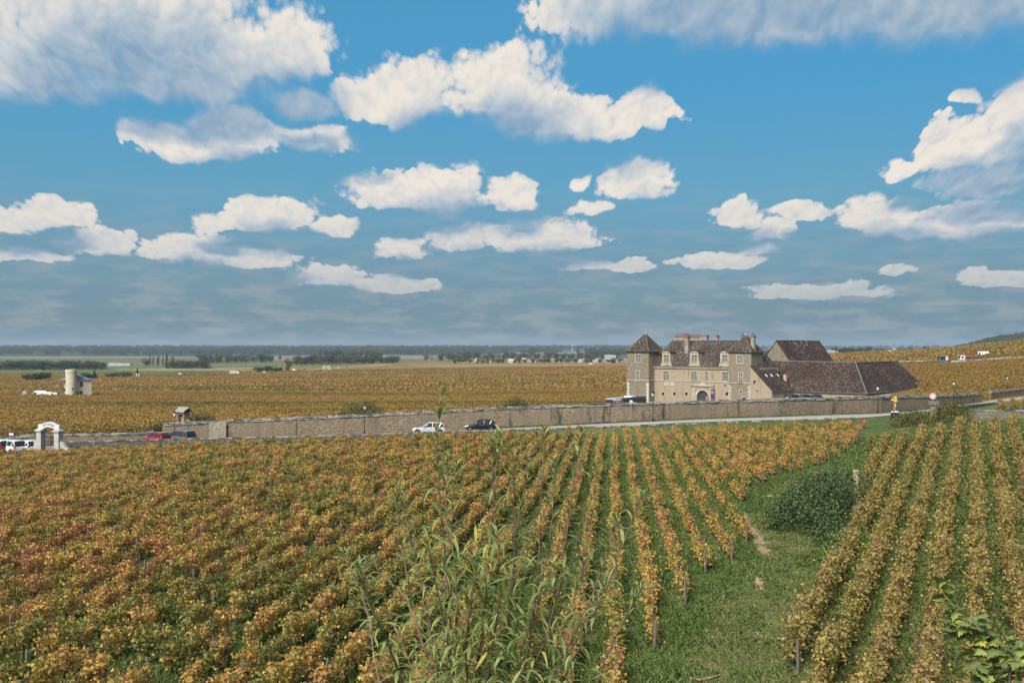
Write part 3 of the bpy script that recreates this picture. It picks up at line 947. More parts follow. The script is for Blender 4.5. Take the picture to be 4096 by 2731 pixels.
# ------------------------------------------------------------------ the chateau and its barns
LIME = masonry('limestone_wall', (.345, .28, .20), (.265, .21, .145), 2.6, 5.5, .16, .6, (.14, .118, .088), .02)
LIME_GREY = masonry('grey_limestone', (.25, .21, .155), (.165, .138, .10), 2.4, 5., .22, .7, (.10, .09, .075), .025)
ASHLAR = plain('pale_ashlar', (.35, .31, .245), .85, noise=.25, scale=.8)
ASHLAR_W = plain('whitewashed_quoin', (.42, .41, .39), .85, noise=.1, scale=1.)
TILE_G = tiles('old_brown_tiles', [(.020, .015, .012), (.040, .030, .024), (.068, .053, .043), (.15, .125, .105)], .75)
TILE_R = tiles('old_purple_tiles', [(.017, .012, .011), (.035, .023, .020), (.058, .037, .031), (.13, .095, .08)], .7)
RIDGE = plain('mortared_ridge', (.13, .12, .105), .95, noise=.3)
BRICK = plain('red_brick', (.18, .095, .068), .9, noise=.2, scale=2.)
RENDER_G = plain('grey_render', (.24, .215, .175), .9, noise=.25, scale=.7)
PANE = glass_dark('window_glass', (.02, .025, .032), .15)
DARKWOOD = plain('dark_wood', (.035, .028, .024), .7)
FRAMEW = plain('window_bars', (.55, .56, .52), .6)
ZINC = plain('zinc', (.16, .165, .17), .5, metal=.4)
LEAD = plain('lead', (.20, .22, .24), .5, metal=.5)
GATE = plain('gate_wood', (.045, .05, .055), .6)

ANG = R(-43)
OX, OY, OZ = 59.7, 249.3, -5.0
TX, TY, BX, BY = math.cos(ANG), math.sin(ANG), -math.sin(ANG), math.cos(ANG)


def lx(px, off):
    """distance along the facade (local x) of photo column px on the plane y = off"""
    k = (px - CX) / FPX
    return (k * (OY + off * BY) - OX - off * BX) / (TX - k * TY)


def lz(px, py, off):
    x = lx(px, off)
    return HC - (py - HY) / FPX * (OY + x * TY + off * BY) - OZ


def ly(px, x):
    """same for a side wall on the plane x"""
    k = (px - CX) / FPX
    return (k * (OY + x * TY) - OX - x * TX) / (BX - k * BY)


def lzs(px, py, x):
    y = ly(px, x)
    return HC - (py - HY) / FPX * (OY + x * TY + y * BY) - OZ


def pane_wall(mb, F, u0, u1, z0, z1, holes, depth=.32, top=None, mi=0):
    """a wall face with real openings and reveals; F(u, z, d) places a point d behind the face"""
    us = sorted({u0, u1, *[h[0] for h in holes], *[h[1] for h in holes]})
    zs = sorted({z0, z1, *[h[2] for h in holes], *[h[3] for h in holes]})
    for a, b in zip(us[:-1], us[1:]):
        for c, d in zip(zs[:-1], zs[1:]):
            um, zm = (a + b) / 2, (c + d) / 2
            if any(h[0] < um < h[1] and h[2] < zm < h[3] for h in holes): continue
            mb.quad(F(a, c, 0), F(b, c, 0), F(b, d, 0), F(a, d, 0), mi)
    for (a, b, c, d) in holes:
        mb.quad(F(a, c, 0), F(a, d, 0), F(a, d, depth), F(a, c, depth), mi)
        mb.quad(F(b, c, 0), F(b, c, depth), F(b, d, depth), F(b, d, 0), mi)
        mb.quad(F(a, c, 0), F(a, c, depth), F(b, c, depth), F(b, c, 0), mi)
        mb.quad(F(a, d, 0), F(b, d, 0), F(b, d, depth), F(a, d, depth), mi)


def bar(mb, F, a, b, c, d, d0, d1, mi=0):
    v = [F(u, z, q) for q in (d0, d1) for u, z in ((a, c), (b, c), (b, d), (a, d))]
    mb.add(v, [(0, 1, 2, 3), (7, 6, 5, 4), (0, 4, 5, 1), (1, 5, 6, 2), (2, 6, 7, 3), (3, 7, 4, 0)], mi)


def window(root, F, a, b, c, d, cols=2, rows=2, depth=.3, split=.5, surround=.22, grid=(2, 3), sill=True, name='window'):
    m = MB()
    s = surround
    bar(m, F, a - s, a, c - s, d + s, -.035, .02); bar(m, F, b, b + s, c - s, d + s, -.035, .02)
    bar(m, F, a, b, d, d + s, -.035, .02)
    w = m.build(name, ASHLAR, root)
    if sill:
        q = MB(); bar(q, F, a - s - .1, b + s + .1, c - s, c, -.14, .02); q.build('sill', ASHLAR, w)
    else:
        q = MB(); bar(q, F, a, b, c - s, c, -.035, .02); q.build('sill', ASHLAR, w)
    us = [a + (b - a) * k / cols for k in range(cols + 1)]
    zs = [c, d] if rows == 1 else [c, c + (d - c) * split, d]
    mm = MB()
    for u in us[1:-1]: bar(mm, F, u - .07, u + .07, c, d, .08, .24)
    for z in zs[1:-1]: bar(mm, F, a, b, z - .07, z + .07, .085, .235)
    for u0, u1 in zip(us[:-1], us[1:]):
        for z0, z1 in zip(zs[:-1], zs[1:]):
            pn = MB(); bar(pn, F, u0 + .02, u1 - .02, z0 + .02, z1 - .02, depth - .05, depth - .02); pn.build('pane', PANE, w)
    if mm.v: mm.build('mullion', ASHLAR, w)
    gb = MB()
    for u0, u1 in zip(us[:-1], us[1:]):
        for z0, z1 in zip(zs[:-1], zs[1:]):
            u0_, u1_, z0_, z1_ = u0 + .05, u1 - .05, z0 + .05, z1 - .05
            for k in range(grid[0] + 1):
                u = u0_ + (u1_ - u0_) * k / grid[0]; bar(gb, F, u - .022, u + .022, z0_, z1_, depth - .11, depth - .06)
            for k in range(grid[1] + 1):
                z = z0_ + (z1_ - z0_) * k / grid[1]; bar(gb, F, u0_, u1_, z - .022, z + .022, depth - .105, depth - .065)
    if grid[0]: gb.build('glazing_bar', FRAMEW, w)
    return w


def hole_win(root, F, a, b, c, d, depth=.3, surround=.2, name='window'):
    m = MB(); s = surround
    bar(m, F, a - s, b + s, d, d + s, -.03, .02); bar(m, F, a - s, b + s, c - s, c, -.03, .02)
    bar(m, F, a - s, a, c, d, -.03, .02); bar(m, F, b, b + s, c, d, -.03, .02)
    w = m.build(name, ASHLAR, root)
    p = MB(); bar(p, F, a, b, c, d, depth - .05, depth - .02); p.build('pane', DARKWOOD, w)
    return w


def slope(mb, a, b, c, d, step=.7, amp=.05, mi=0):
    """one slope of a roof as an uneven sheet: corners a, b along the eave, c, d along the ridge (c above b)"""
    a, b, c, d = map(Vector, (a, b, c, d))
    n = max(2, int(max((b - a).length, (c - d).length) / step)); m = max(2, int(max((d - a).length, (c - b).length) / step))
    nr = (b - a).cross(d - a) if (d - a).length > .01 else (b - a).cross(c - a)
    nr.normalize()
    vs = []
    for j in range(m + 1):
        for i in range(n + 1):
            u, v = i / n, j / m
            p = a.lerp(b, u).lerp(d.lerp(c, u), v)
            sag = -.10 * math.sin(math.pi * u) * (1 if (b - a).length > 6 else 0)
            k = amp if 0 < i < n else amp * .3
            vs.append(p + nr * random.uniform(-k, k) + Vector((0, 0, sag * v)))
    mb.add(vs, [(j * (n + 1) + i, j * (n + 1) + i + 1, (j + 1) * (n + 1) + i + 1, (j + 1) * (n + 1) + i) for j in range(m) for i in range(n)], mi)


def roof(root, slopes, material, name='roof', thick=.14):
    m = MB()
    for s in slopes: slope(m, *s)
    o = m.build(name, material, root, smooth=False)
    sm = o.modifiers.new('thickness', 'SOLIDIFY'); sm.thickness = thick; sm.offset = -1
    return o


def ridge_line(root, pts, r=.13, material=None, name='ridge'):
    out = []
    for a, b in zip(pts[:-1], pts[1:]):
        a, b = Vector(a), Vector(b); n = max(1, int((b - a).length / .5))
        out += [a.lerp(b, k / n) + Vector((0, 0, random.uniform(-.03, .03))) for k in range(n)]
    out.append(Vector(pts[-1]))
    return MB().tube(out, r, 6).build(name, material or RIDGE, root)


def chimney(root, x, y, z0, z1, w, d, material, caps=2, crown=True, parent_name='chimney'):
    m = MB().box(x - w / 2, x + w / 2, y - d / 2, y + d / 2, z0, z1)
    c = m.build(parent_name, material, root)
    if crown:
        MB().box(x - w / 2 - .1, x + w / 2 + .1, y - d / 2 - .1, y + d / 2 + .1, z1 - .1, z1 + .22).build('brick_crown', BRICK, c, bevel=.02)
    n = max(1, caps)
    for k in range(caps):
        px_ = x + (k - (n - 1) / 2) * (w / n)
        MB().lathe([(.13, 0), (.15, .1), (.11, .5), (.14, .55), (.14, .6)], 8, (px_, y, z1 + (.22 if crown else 0))).build('chimney_pot', BRICK, c)
    return c


ch = thing('chateau', 'stone chateau with two square towers, steep brown roof and arched gateway', 'building', (OX, OY, OZ), ANG)
FR = lambda y0: (lambda u, z, d: (u, y0 + d, z))
SR = lambda x0: (lambda u, z, d: (x0 - d, u, z))

ZT, ZE, ZR = 9.5 - OZ, 5.45 - OZ, 12.4 - OZ            # tower eave, main eave, main ridge
ZS = 1.6 - OZ                                          # string course
Yf = 2.5


def px_hole(pxc, py0, py1, off, wid):
    x = lx(pxc, off); return (x - wid / 2, x + wid / 2, lz(pxc, py1, off), lz(pxc, py0, off))


# --- main block
mh = [px_hole(2664, 1486, 1520, Yf, 1.75), px_hole(2776, 1487, 1522, Yf, 1.75), px_hole(2825, 1488, 1523, Yf, .95), px_hole(2900, 1489, 1524.5, Yf, 1.75)]
sh = [px_hole(p, 1568, 1582, Yf, .85) for p in (2651.5, 2697.5, 2745, 2907.5)] + [px_hole(2899.5, 1537, 1545, Yf, .5)]
gx0, gx1 = lx(2787, Yf), lx(2834.5, Yf)
gr = (gx1 - gx0) / 2; gz1 = lz(2810, 1561.5, Yf); gzs = gz1 - gr
gate = (gx0, gx1, -.2, gz1)
m = MB()
pane_wall(m, FR(Yf), -31.2, -5.9, -1, ZE, mh + sh + [gate])
gcx = (gx0 + gx1) / 2
N = 10
for k in range(N):                                      # spandrels turn the opening into an arch
    a0, a1 = math.pi * k / N, math.pi * (k + 1) / N
    p = [(gcx - gr * math.cos(a), gzs + gr * math.sin(a)) for a in (a0, a1)]
    m.quad((p[0][0], Yf, p[0][1]), (p[1][0], Yf, p[1][1]), (p[1][0], Yf, gz1), (p[0][0], Yf, gz1))
    m.quad((p[0][0], Yf, p[0][1]), (p[0][0], Yf + .5, p[0][1]), (p[1][0], Yf + .5, p[1][1]), (p[1][0], Yf, p[1][1]))
m.box(-33, 1.0, Yf + .6, 12.6, -1, ZE - .02)
m.build('wall', LIME, ch)
for h in mh[:2] + mh[3:]: window(ch, FR(Yf), *h, 2, 2, split=.56, grid=(2, 3))
window(ch, FR(Yf), *mh[2], 2, 2, split=.58, grid=(1, 2))
for h in sh: hole_win(ch, FR(Yf), *h)
# gate surround
gs = MB()
for k in range(13):
    a0, a1 = math.pi * k / 13, math.pi * (k + 1) / 13
    q = [(gcx - r_ * math.cos(a), gzs + r_ * math.sin(a)) for r_ in (gr, gr + .55) for a in (a0, a1)]
    gs.add([(x, y, z) for y in (Yf - .09, Yf + .03) for x, z in (q[0], q[1], q[3], q[2])], [(3, 2, 1, 0), (4, 5, 6, 7), (0, 1, 5, 4), (2, 3, 7, 6), (1, 2, 6, 5), (3, 0, 4, 7)])
gs.box(gcx - gr - .55, gcx - gr, Yf - .09, Yf + .03, -.3, gzs - .01); gs.box(gcx + gr, gcx + gr + .55, Yf - .09, Yf + .03, -.3, gzs - .01)
g_ = gs.build('gateway', ASHLAR, ch)
MB().box(gcx - gr - 1.3, gcx - gr - .6, Yf - .14, Yf + .03, -.3, gz1 + .75).box(gcx + gr + .6, gcx + gr + 1.3, Yf - .14, Yf + .03, -.3, gz1 + .75).build('pilaster', ASHLAR, g_)
MB().box(gcx - gr - 1.4, gcx + gr + 1.4, Yf - .10, Yf + .03, gz1 + .76, gz1 + 1.15).box(gcx - gr - 1.75, gcx + gr + 1.75, Yf - .42, Yf + .03, gz1 + 1.16, gz1 + 1.42).build('entablature', ASHLAR, g_)
MB().prism([(gcx - 1.1, gz1 + 1.43), (gcx + 1.1, gz1 + 1.43), (gcx + .5, gz1 + 2.0), (gcx, gz1 + 2.35), (gcx - .5, gz1 + 2.0)], Yf - .12, Yf + .03).build('pediment', ASHLAR, g_)
MB().lathe([(.25, 0), (.32, .2), (.18, .45), (.22, .6), (.05, .75)], 8, (gcx - gr - 1.4, Yf - .2, gz1 + 1.43)).lathe([(.25, 0), (.32, .2), (.18, .45), (.22, .6), (.05, .75)], 8, (gcx + gr + 1.4, Yf - .2, gz1 + 1.43)).build('urn', ASHLAR, g_)
dl = MB()
for k in range(6): dl.box(gx0 + (gx1 - gx0) * k / 6 + .01, gx0 + (gx1 - gx0) * (k + 1) / 6 - .01, Yf + .42, Yf + .5, -.2, gz1)
dl.build('gate_door', GATE, ch)
dd = MB()
dd.box(gx1 - 1.0, gx1 - .35, Yf + .2, Yf + .4, 0, lz(2825, 1584, Yf)); dd.build('side_door', plain('oak', (.22, .16, .11), .7), ch)
# cornice, string course, gutter
MB().box(-30.9, -6.2, Yf - .28, Yf - .002, ZE - .55, ZE - .30).box(-30.9, -6.2, Yf - .42, Yf - .003, ZE - .30, ZE + .0).build('cornice', ASHLAR, ch)
MB().tube([(-30.9, Yf - .5, ZE + .05), (-6.2, Yf - .5, ZE + .02)], .09, 8).build('gutter', plain('copper_gutter', (.14, .10, .085), .5), ch)
MB().box(-30.88, -6.21, Yf - .14, Yf - .002, ZS - .12, ZS + .12).build('string_course', ASHLAR, ch)
MB().tube([(-30.6, Yf - .12, ZE), (-30.6, Yf - .12, -1)], .06, 6).build('downpipe', ZINC, ch)
MB().box(-27.6, -24.3, Yf - .03, Yf - .001, ZS - 1.3, ZS - .2).build('ashlar_patch', ASHLAR, ch)

# --- main roof
yb, yr, e = 12.6, 7.5, .35
x0, x1 = -32.6, .8
rl, rr_ = -28.3, -3.6
roof(ch, [((x0, Yf - e, ZE - .05), (x1, Yf - e, ZE - .05), (rr_, yr, ZR), (rl, yr, ZR)),
          ((x1, yb + e, ZE - .05), (x0, yb + e, ZE - .05), (rl, yr, ZR), (rr_, yr, ZR)),
          ((x0, yb + e, ZE - .05), (x0, Yf - e, ZE - .05), (rl, yr, ZR), (rl, yr, ZR)),
          ((x1, Yf - e, ZE - .05), (x1, yb + e, ZE - .05), (rr_, yr, ZR), (rr_, yr, ZR))], TILE_G)
ridge_line(ch, [(rl, yr, ZR), (rr_, yr, ZR)])
ridge_line(ch, [(x0, Yf - e, ZE), (rl, yr, ZR)])
# low connecting roof behind the left tower
roof(ch, [((-33, 4, ZT - .6), (-27.6, 4, ZT - .6), (-27.6, 8, ZT - .1), (-33, 8, ZT - .1))], TILE_G, 'link_roof')
# --- dormers
for pxc in (2665, 2777, 2899):
    xc = lx(pxc, Yf)
    z0, z1 = ZE + .1, lz(pxc, 1411, Yf)
    wz0, wz1 = lz(pxc, 1448, Yf), lz(pxc, 1420, Yf)
    m = MB()
    hole = (xc - .82, xc + .82, wz0, wz1)
    pane_wall(m, FR(Yf - .05), xc - 1.3, xc + 1.3, z0, z1, [hole])
    m.quad((xc + 1.3, Yf - .05, z0), (xc + 1.3, Yf + 4.5, z0), (xc + 1.3, Yf + 4.5, z1), (xc + 1.3, Yf - .05, z1))
    m.quad((xc - 1.3, Yf - .05, z0), (xc - 1.3, Yf - .05, z1), (xc - 1.3, Yf + 4.5, z1), (xc - 1.3, Yf + 4.5, z0))
    m.prism([(xc - 1.35, z1), (xc + 1.35, z1), (xc + .75, z1 + .28), (xc, z1 + .42), (xc - .75, z1 + .28)], Yf - .18, Yf + .1)
    dm = m.build('dormer', ASHLAR, ch)
    q = MB()                                            # scrolls at its foot
    for s in (-1, 1):
        q.prism([(xc + s * 1.31, z0)[:2], (xc + s * 1.85, z0), (xc + s * 1.62, z0 + .45), (xc + s * 1.45, z0 + 1.0), (xc + s * 1.31, z0 + 1.3)][::(1 if s > 0 else -1)], Yf - .1, Yf + .25)
    q.box(xc - 1.8, xc + 1.8, Yf - .2, Yf - .06, z0 - .05, z0 + .12)
    q.build('scroll', ASHLAR, dm)
    roof(ch, [((xc - 1.5, Yf - .2, z1 + .05), (xc - 1.5, Yf + 4.6, z1 + .05), (xc, Yf + 4.6, z1 + .75), (xc, Yf - .0, z1 + .55)),
              ((xc + 1.5, Yf + 4.6, z1 + .05), (xc + 1.5, Yf - .2, z1 + .05), (xc, Yf - .0, z1 + .55), (xc, Yf + 4.6, z1 + .75))], TILE_G, 'dormer_roof', .08)
    window(dm, FR(Yf - .05), *hole, 2, 2, split=.5, surround=.14, grid=(2, 2), sill=True)


# --- towers
def tower(xa, xb, yb_, wins_up, win_lo, front_holes, apex_z, tall_finial, side_holes=(), nm='tower_wall'):
    m = MB()
    holes = [wins_up, win_lo] + front_holes
    pane_wall(m, FR(0.), xa, xb, -1, ZT, holes)
    pane_wall(m, SR(xb), 0., yb_, -1, ZT, list(side_holes))
    m.quad((xa, 0, -1), (xa, 0, ZT), (xa, yb_, ZT), (xa, yb_, -1))
    m.quad((xa, yb_, -1), (xa, yb_, ZT), (xb, yb_, ZT), (xb, yb_, -1))
    m.box(xa + .6, xb - .6, .6, yb_ - .6, -1, ZT)
    w = m.build(nm, LIME_GREY, ch)
    window(ch, FR(0.), *wins_up, 2, 2, split=.5, grid=(2, 2))
    window(ch, FR(0.), *win_lo, 2, 2, split=.56, grid=(1, 2))
    xm, ym, o = (xa + xb) / 2, yb_ / 2, .5
    ze = ZT - .1
    ap = (xm, ym, apex_z)
    c = [(xa - o, -o, ze), (xb + o, -o, ze), (xb + o, yb_ + o, ze), (xa - o, yb_ + o, ze)]
    f = .55                                            # bell-cast: the slope kicks out toward the eaves
    mid = [tuple(Vector(p).lerp(Vector(ap), .22) - Vector((0, 0, .25))) for p in c]
    sl = []
    for i in range(4):
        j = (i + 1) % 4
        sl += [(c[i], c[j], mid[j], mid[i]), (mid[i], mid[j], ap, ap)]
    roof(ch, sl, TILE_G, 'tower_roof')
    for i in range(4): ridge_line(ch, [c[i], mid[i], ap], .09, name='hip_ridge')
    MB().lathe([(.32, -.25), (.16, .1), (.09, .45), (.11, .5), (.03, .95), (.01, tall_finial)], 8, ap).build('finial', LEAD, ch)
    MB().box(xa - .18, xb + .18, -.18, -.002, ZT - .32, ZT - .1).box(xb + .002, xb + .18, -.18, yb_, ZT - .319, ZT - .101).build('cornice', ASHLAR, ch)
    MB().box(xa - .12, xb + .12, -.14, -.002, ZS - .13, ZS + .13).box(xb + .002, xb + .12, -.139, min(yb_, 2.5), ZS - .129, ZS + .129).build('string_course', ASHLAR, ch)
    return w


XL0, XL1 = -38.1, -30.9
tower(XL0, XL1, 7.2, px_hole(2553, 1419, 1448, 0, 1.65), px_hole(2551, 1486, 1521, 0, .95), [], 14.5 - OZ, 1.3)
rside = (ly(3017.5, 0.), ly(3022.5, 0.), lzs(3020, 1464, 0.), lzs(3020, 1456, 0.))
tower(-6.2, 0., 6.3, px_hole(2959, 1423, 1453.5, 0, 1.55), px_hole(2962, 1492, 1530, 0, .9), [px_hole(2963, 1562, 1572, 0, .55), px_hole(2976, 1589, 1600, 0, .95)], 13.9 - OZ, 1.2, [rside])
hole_win(ch, FR(0.), *px_hole(2963, 1562, 1572, 0, .55))
hole_win(ch, FR(0.), *px_hole(2976, 1589, 1600, 0, .95))
hole_win(ch, SR(0.), *rside, surround=.08)
# quoins: alternating long and short blocks at the tower corners, below the string course
for xq, s in ((XL0, 1), (XL1, -1), (-6.2, 1), (0., -1)):
    for k in range(14):
        z = .2 + k * .455
        if z > ZS - .5: break
        L = .85 if k % 2 else .48
        pale = ASHLAR_W if xq < -20 else ASHLAR
        a, b = (xq - .02, xq + L) if s > 0 else (xq - L, xq + .02)
        q = MB().box(a, b, -.05, .3, z, z + .435); q.build('quoin', pale, ch)
MB().box(-.02, .05, -.04, .5, ZS + .2, ZT - .4).build('corner_stone', ASHLAR, ch)

# --- chimneys
for (pa, pb_, ptop, pbot, off, n, mt) in ((2703, 2731, 1343, 1366, 10.5, 4, RENDER_G), (2732, 2755, 1341, 1366, 9.5, 5, RENDER_G), (2757, 2801, 1345, 1366, 10.5, 7, RENDER_G), (2802, 2831, 1341, 1366, 9.8, 0, RENDER_G),
                                          (2864, 2873, 1341.5, 1366, 8.6, 1, RENDER_G), (2742, 2756, 1346, 1392, 5.4, 2, RENDER_G), (2968, 2976, 1340, 1366, 7.0, 1, BRICK), (3004, 3021, 1343, 1399, 2.6, 3, RENDER_G)):
    a, b = lx(pa, off), lx(pb_, off)
    chimney(ch, (a + b) / 2, off, lz((pa + pb_) / 2, pbot, off) - 1.5, lz((pa + pb_) / 2, ptop, off) - .25, (b - a) * (.8 if pa > 3000 else 1), .95, mt, n)

# --- lean-to against the right tower: its own gable wall, roof slope and small windows
xs1 = lx(3088, 0.); zl, zh = .1 - OZ, 5.93 - OZ
fs = MB()
fs.prism([(.02, -1), (xs1, -1), (xs1, zl), (.02, zh)], .012, .5)
fs.quad((xs1 + .001, 0.012, -1), (xs1 + .001, 10.73, -1), (xs1 + .001, 10.73, zl), (xs1 + .001, .012, zl))
fs.build('annex_wall', LIME, ch)
sl = (zl - zh) / xs1
roof(ch, [((xs1 + .35, -.15, zl + .35 * sl + .12), (xs1 + .35, 10.9, zl + .35 * sl + .12), (.0, 10.9, zh + .12), (.0, -.15, zh + .12)),
          ((.0, 6.35, zh + .13), (.0, 10.9, zh + .13), (-2.6, 10.9, zh + .13 - 2.6 * sl), (-2.6, 6.35, zh + .13 - 2.6 * sl))], TILE_R, 'annex_roof')
for pxc, py0, py1, w in ((3018.5, 1521, 1533, .75), (3029, 1559, 1567, .45)):
    x = lx(pxc, 0.); hole_win(ch, FR(-.06), x - w / 2, x + w / 2, lz(pxc, py1, 0), lz(pxc, py0, 0), depth=.08, surround=.1)
MB().tube([(xs1 + .1, -.1, zl - .1), (xs1 + .1, -.1, -1)], .07, 6).build('downpipe', ZINC, ch)
MB().tube([(xs1 + .42, -.15, zl - .25), (xs1 + .42, 10.9, zl - .25)], .08, 6).build('gutter', ZINC, ch)
for pxc in (3066, 3087, 3112):                          # skylights
    k = (pxc - CX) / FPX
    xx = 2.6 + (pxc - 3066) * .0; yy = (k * (OY + xx * TY) - OX - xx * TX) / (BX - k * BY)
    zz = zh + sl * xx + .2
    MB().add([(xx - .3, yy - .22, zz - .3 * sl + .02), (xx + .3, yy - .22, zz + .3 * sl + .02), (xx + .3, yy + .22, zz + .3 * sl + .02), (xx - .3, yy + .22, zz - .3 * sl + .02),
              (xx - .3, yy - .22, zz - .3 * sl - .2), (xx + .3, yy - .22, zz + .3 * sl - .2), (xx + .3, yy + .22, zz + .3 * sl - .2), (xx - .3, yy + .22, zz - .3 * sl - .2)],
             [(0, 1, 2, 3), (4, 7, 6, 5), (0, 4, 5, 1), (1, 5, 6, 2), (2, 6, 7, 3), (3, 7, 4, 0)]).build('skylight', plain('skylight_glass', (.55, .6, .63), .15), ch)
chimney(ch, 4.0, ly(3141, 4.0), zl - 1, zh + sl * 4.0 + 1.7, .7, .6, plain('pinkish_render', (.40, .28, .2), .9), 0, False)
ydr = ly(3142, xs1 + .02)
MB().box(xs1 - .05, xs1 + .04, ydr - .35, ydr + .35, .2, lzs(3142, 1576, xs1)).build('door', DARKWOOD, ch)

# --- purple banner hanging by the gate
bxa, bxb = lx(2845.5, Yf), lx(2861, Yf)


def banner_mat(t, b):
    p = wpos(t)
    n = t.noise(p, 1.1, 4., .7, 1.)
    c = t.ramp(n, [(.3, (.03, .012, .035)), (.46, (.10, .025, .08)), (.58, (.16, .07, .16)), (.68, (.34, .26, .34))])
    t.put(b.inputs['Base Color'], c)


bn = thing('banner', 'tall purple printed banner hung beside the arched gateway', 'banner', (OX, OY, OZ), ANG)
mb = MB()
zb0, zb1 = lz(2853, 1598, Yf), lz(2853, 1555.5, Yf)
nn = 9
vs = []
for j in range(nn + 1):
    for i in range(4):
        vs.append((bxa + (bxb - bxa) * i / 3, Yf - .22 + .05 * math.sin(j * 1.1 + i), zb0 + (zb1 - zb0) * j / nn))
mb.add(vs, [(j * 4 + i, j * 4 + i + 1, j * 4 + i + 5, j * 4 + i + 4) for j in range(nn) for i in range(3)])
o = mb.build('cloth', mat('banner_print', banner_mat), bn); o.modifiers.new('t', 'SOLIDIFY').thickness = .02
MB().tube([(bxa - .1, Yf - .2, zb1 + .04), (bxb + .1, Yf - .2, zb1 + .04)], .035, 6).tube([((bxa + bxb) / 2, Yf - .2, zb1 + .04), ((bxa + bxb) / 2, Yf + .05, zb1 + .04)], .03, 6).build('rod', ZINC, bn)

# --- low L-shaped barn in front, tall gabled barn behind
lb = thing('barn', 'long low L-shaped barn with purple-brown hipped tile roof right of the chateau', 'barn', (OX, OY, OZ), ANG)
yw, xw, hw, zE, zR = 10.73, 25.1, 4.8, -.27 - OZ, 6.9 - OZ
yend = 48.2
m = MB()
m.box(6.0, xw, yw, yw + 2 * hw, -1, zE); m.box(xw - 2 * hw, xw + .001, yw + 2 * hw - .3, yend, -1.002, zE)
m.build('wall', LIME, lb)
e = .4; zo = zE - .25
Ra = (xw - hw, yw + hw, zR); Rl = (-3., yw + hw, zR + .1); Rb = (xw - hw, yend - 6.7, zR)
roof(lb, [((-3, yw - e, zo), (xw + e, yw - e, zo), Ra, Rl),
          ((xw + e, yw - e, zo), (xw + e, yend + e, zo), Rb, Ra),
          ((xw + e, yend + e, zo), (xw - 2 * hw - e, yend + e, zo), Rb, Rb),
          ((xw - 2 * hw - e, yend + e, zo), (xw - 2 * hw - e, yw + 2 * hw, zo), Ra, Rb),
          ((xw - 2 * hw, yw + 2 * hw + e, zo), (-3, yw + 2 * hw + e, zo), Rl, Ra)], TILE_R)
ridge_line(lb, [Rl, Ra, Rb], .15); ridge_line(lb, [(xw + e, yw - e, zo), Ra], .16, name='hip_ridge'); ridge_line(lb, [(xw + e, yend + e, zo), Rb], .14, name='hip_ridge')
MB().tube([(6, yw - e - .08, zo), (xw + e + .08, yw - e - .08, zo), (xw + e + .08, yend + e, zo)], .08, 6).build('gutter', ZINC, lb)
yd = ly(3592, xw)
MB().tube([(xw + e, yd, zo), (xw + .1, yd, zo - .6), (xw + .1, yd, -1)], .09, 6).build('downpipe', ZINC, lb)
MB().box(xw - .1, xw + .03, ly(3668, xw) - .2, ly(3668, xw) + .2, 2.9, 3.7).build('vent', DARKWOOD, lb)

tb = thing('barn', 'tall gabled stone barn rising behind the low barn roof', 'barn', (OX, OY, OZ), ANG)
xc, hw2, ya, yb2, zr2, ze2 = -7.8, 7.0, 27.9, 53.9, 12.35 - OZ, 3. - OZ
sl2 = (zr2 - ze2) / hw2
MB().prism([(xc - hw2, -3), (xc + hw2, -3), (xc + hw2, ze2), (xc, zr2), (xc - hw2, ze2)], ya, yb2).build('wall', LIME_GREY, tb)
e2 = .4
roof(tb, [((xc + hw2 + e2, ya - .12, ze2 - e2 * sl2 + .12), (xc + hw2 + e2, yb2 + .2, ze2 - e2 * sl2 + .12), (xc, yb2 + .2, zr2 + .12), (xc, ya - .12, zr2 + .12)),
          ((xc - hw2 - e2, yb2 + .2, ze2 - e2 * sl2 + .12), (xc - hw2 - e2, ya - .12, ze2 - e2 * sl2 + .12), (xc, ya - .12, zr2 + .12), (xc, yb2 + .2, zr2 + .12))], TILE_R)
ridge_line(tb, [(xc, ya - .1, zr2 + .14), (xc, yb2 + .1, zr2 + .1)], .13)
for dx, dz in ((-1.6, -4.6), (.2, -2.9), (1.9, -4.4), (-.6, -6.2), (1.2, -6.6)):
    MB().box(xc + dx - .13, xc + dx + .13, ya - .03, ya + .1, zr2 + dz - .15, zr2 + dz + .15).build('vent', DARKWOOD, tb)

# ------------------------------------------------------------------ vines
# autumn foliage, from green through yellow and orange to russet and wine red
VINE_RAMP = [(0., (.11, .145, .04)), (.2, (.22, .22, .06)), (.36, (.40, .32, .075)), (.52, (.62, .40, .09)), (.66, (.64, .345, .10)), (.8, (.46, .235, .115)), (.92, (.36, .125, .095)), (1., (.40, .07, .08))]
VINE_LEAF = leaf_mat('vine_leaf', VINE_RAMP, big=.055, bigamp=.42, rndamp=.50, inst=.52, transl=.42, bias=-.05)
VINE_LEAF_R = leaf_mat('vine_leaf_terrace', [(0., (.07, .095, .03)), (.25, (.17, .17, .05)), (.45, (.33, .26, .065)), (.65, (.44, .31, .085)), (.82, (.40, .25, .10)), (.93, (.24, .14, .09)), (1., (.17, .10, .075))], big=.35, bigamp=.45, rndamp=.75, inst=.2, transl=.35)
FARVINE = leaf_mat('distant_vine', [(0., (.08, .085, .025)), (.2, (.15, .125, .032)), (.42, (.27, .175, .045)), (.62, (.32, .195, .05)), (.8, (.27, .145, .05)), (.92, (.18, .095, .05)), (1., (.17, .07, .05))], big=(.004, .022, .02), bigamp=.8, rndamp=.32, inst=.12, transl=.3, bias=-.0)
BARK = plain('vine_bark', (.045, .033, .026), .95, noise=.3, scale=14.)
STAKE_M = plain('grey_stake', (.15, .13, .115), .9, noise=.25, scale=8.)
GREY_METAL = plain('galvanised_metal', (.42, .43, .44), .45, metal=.7)


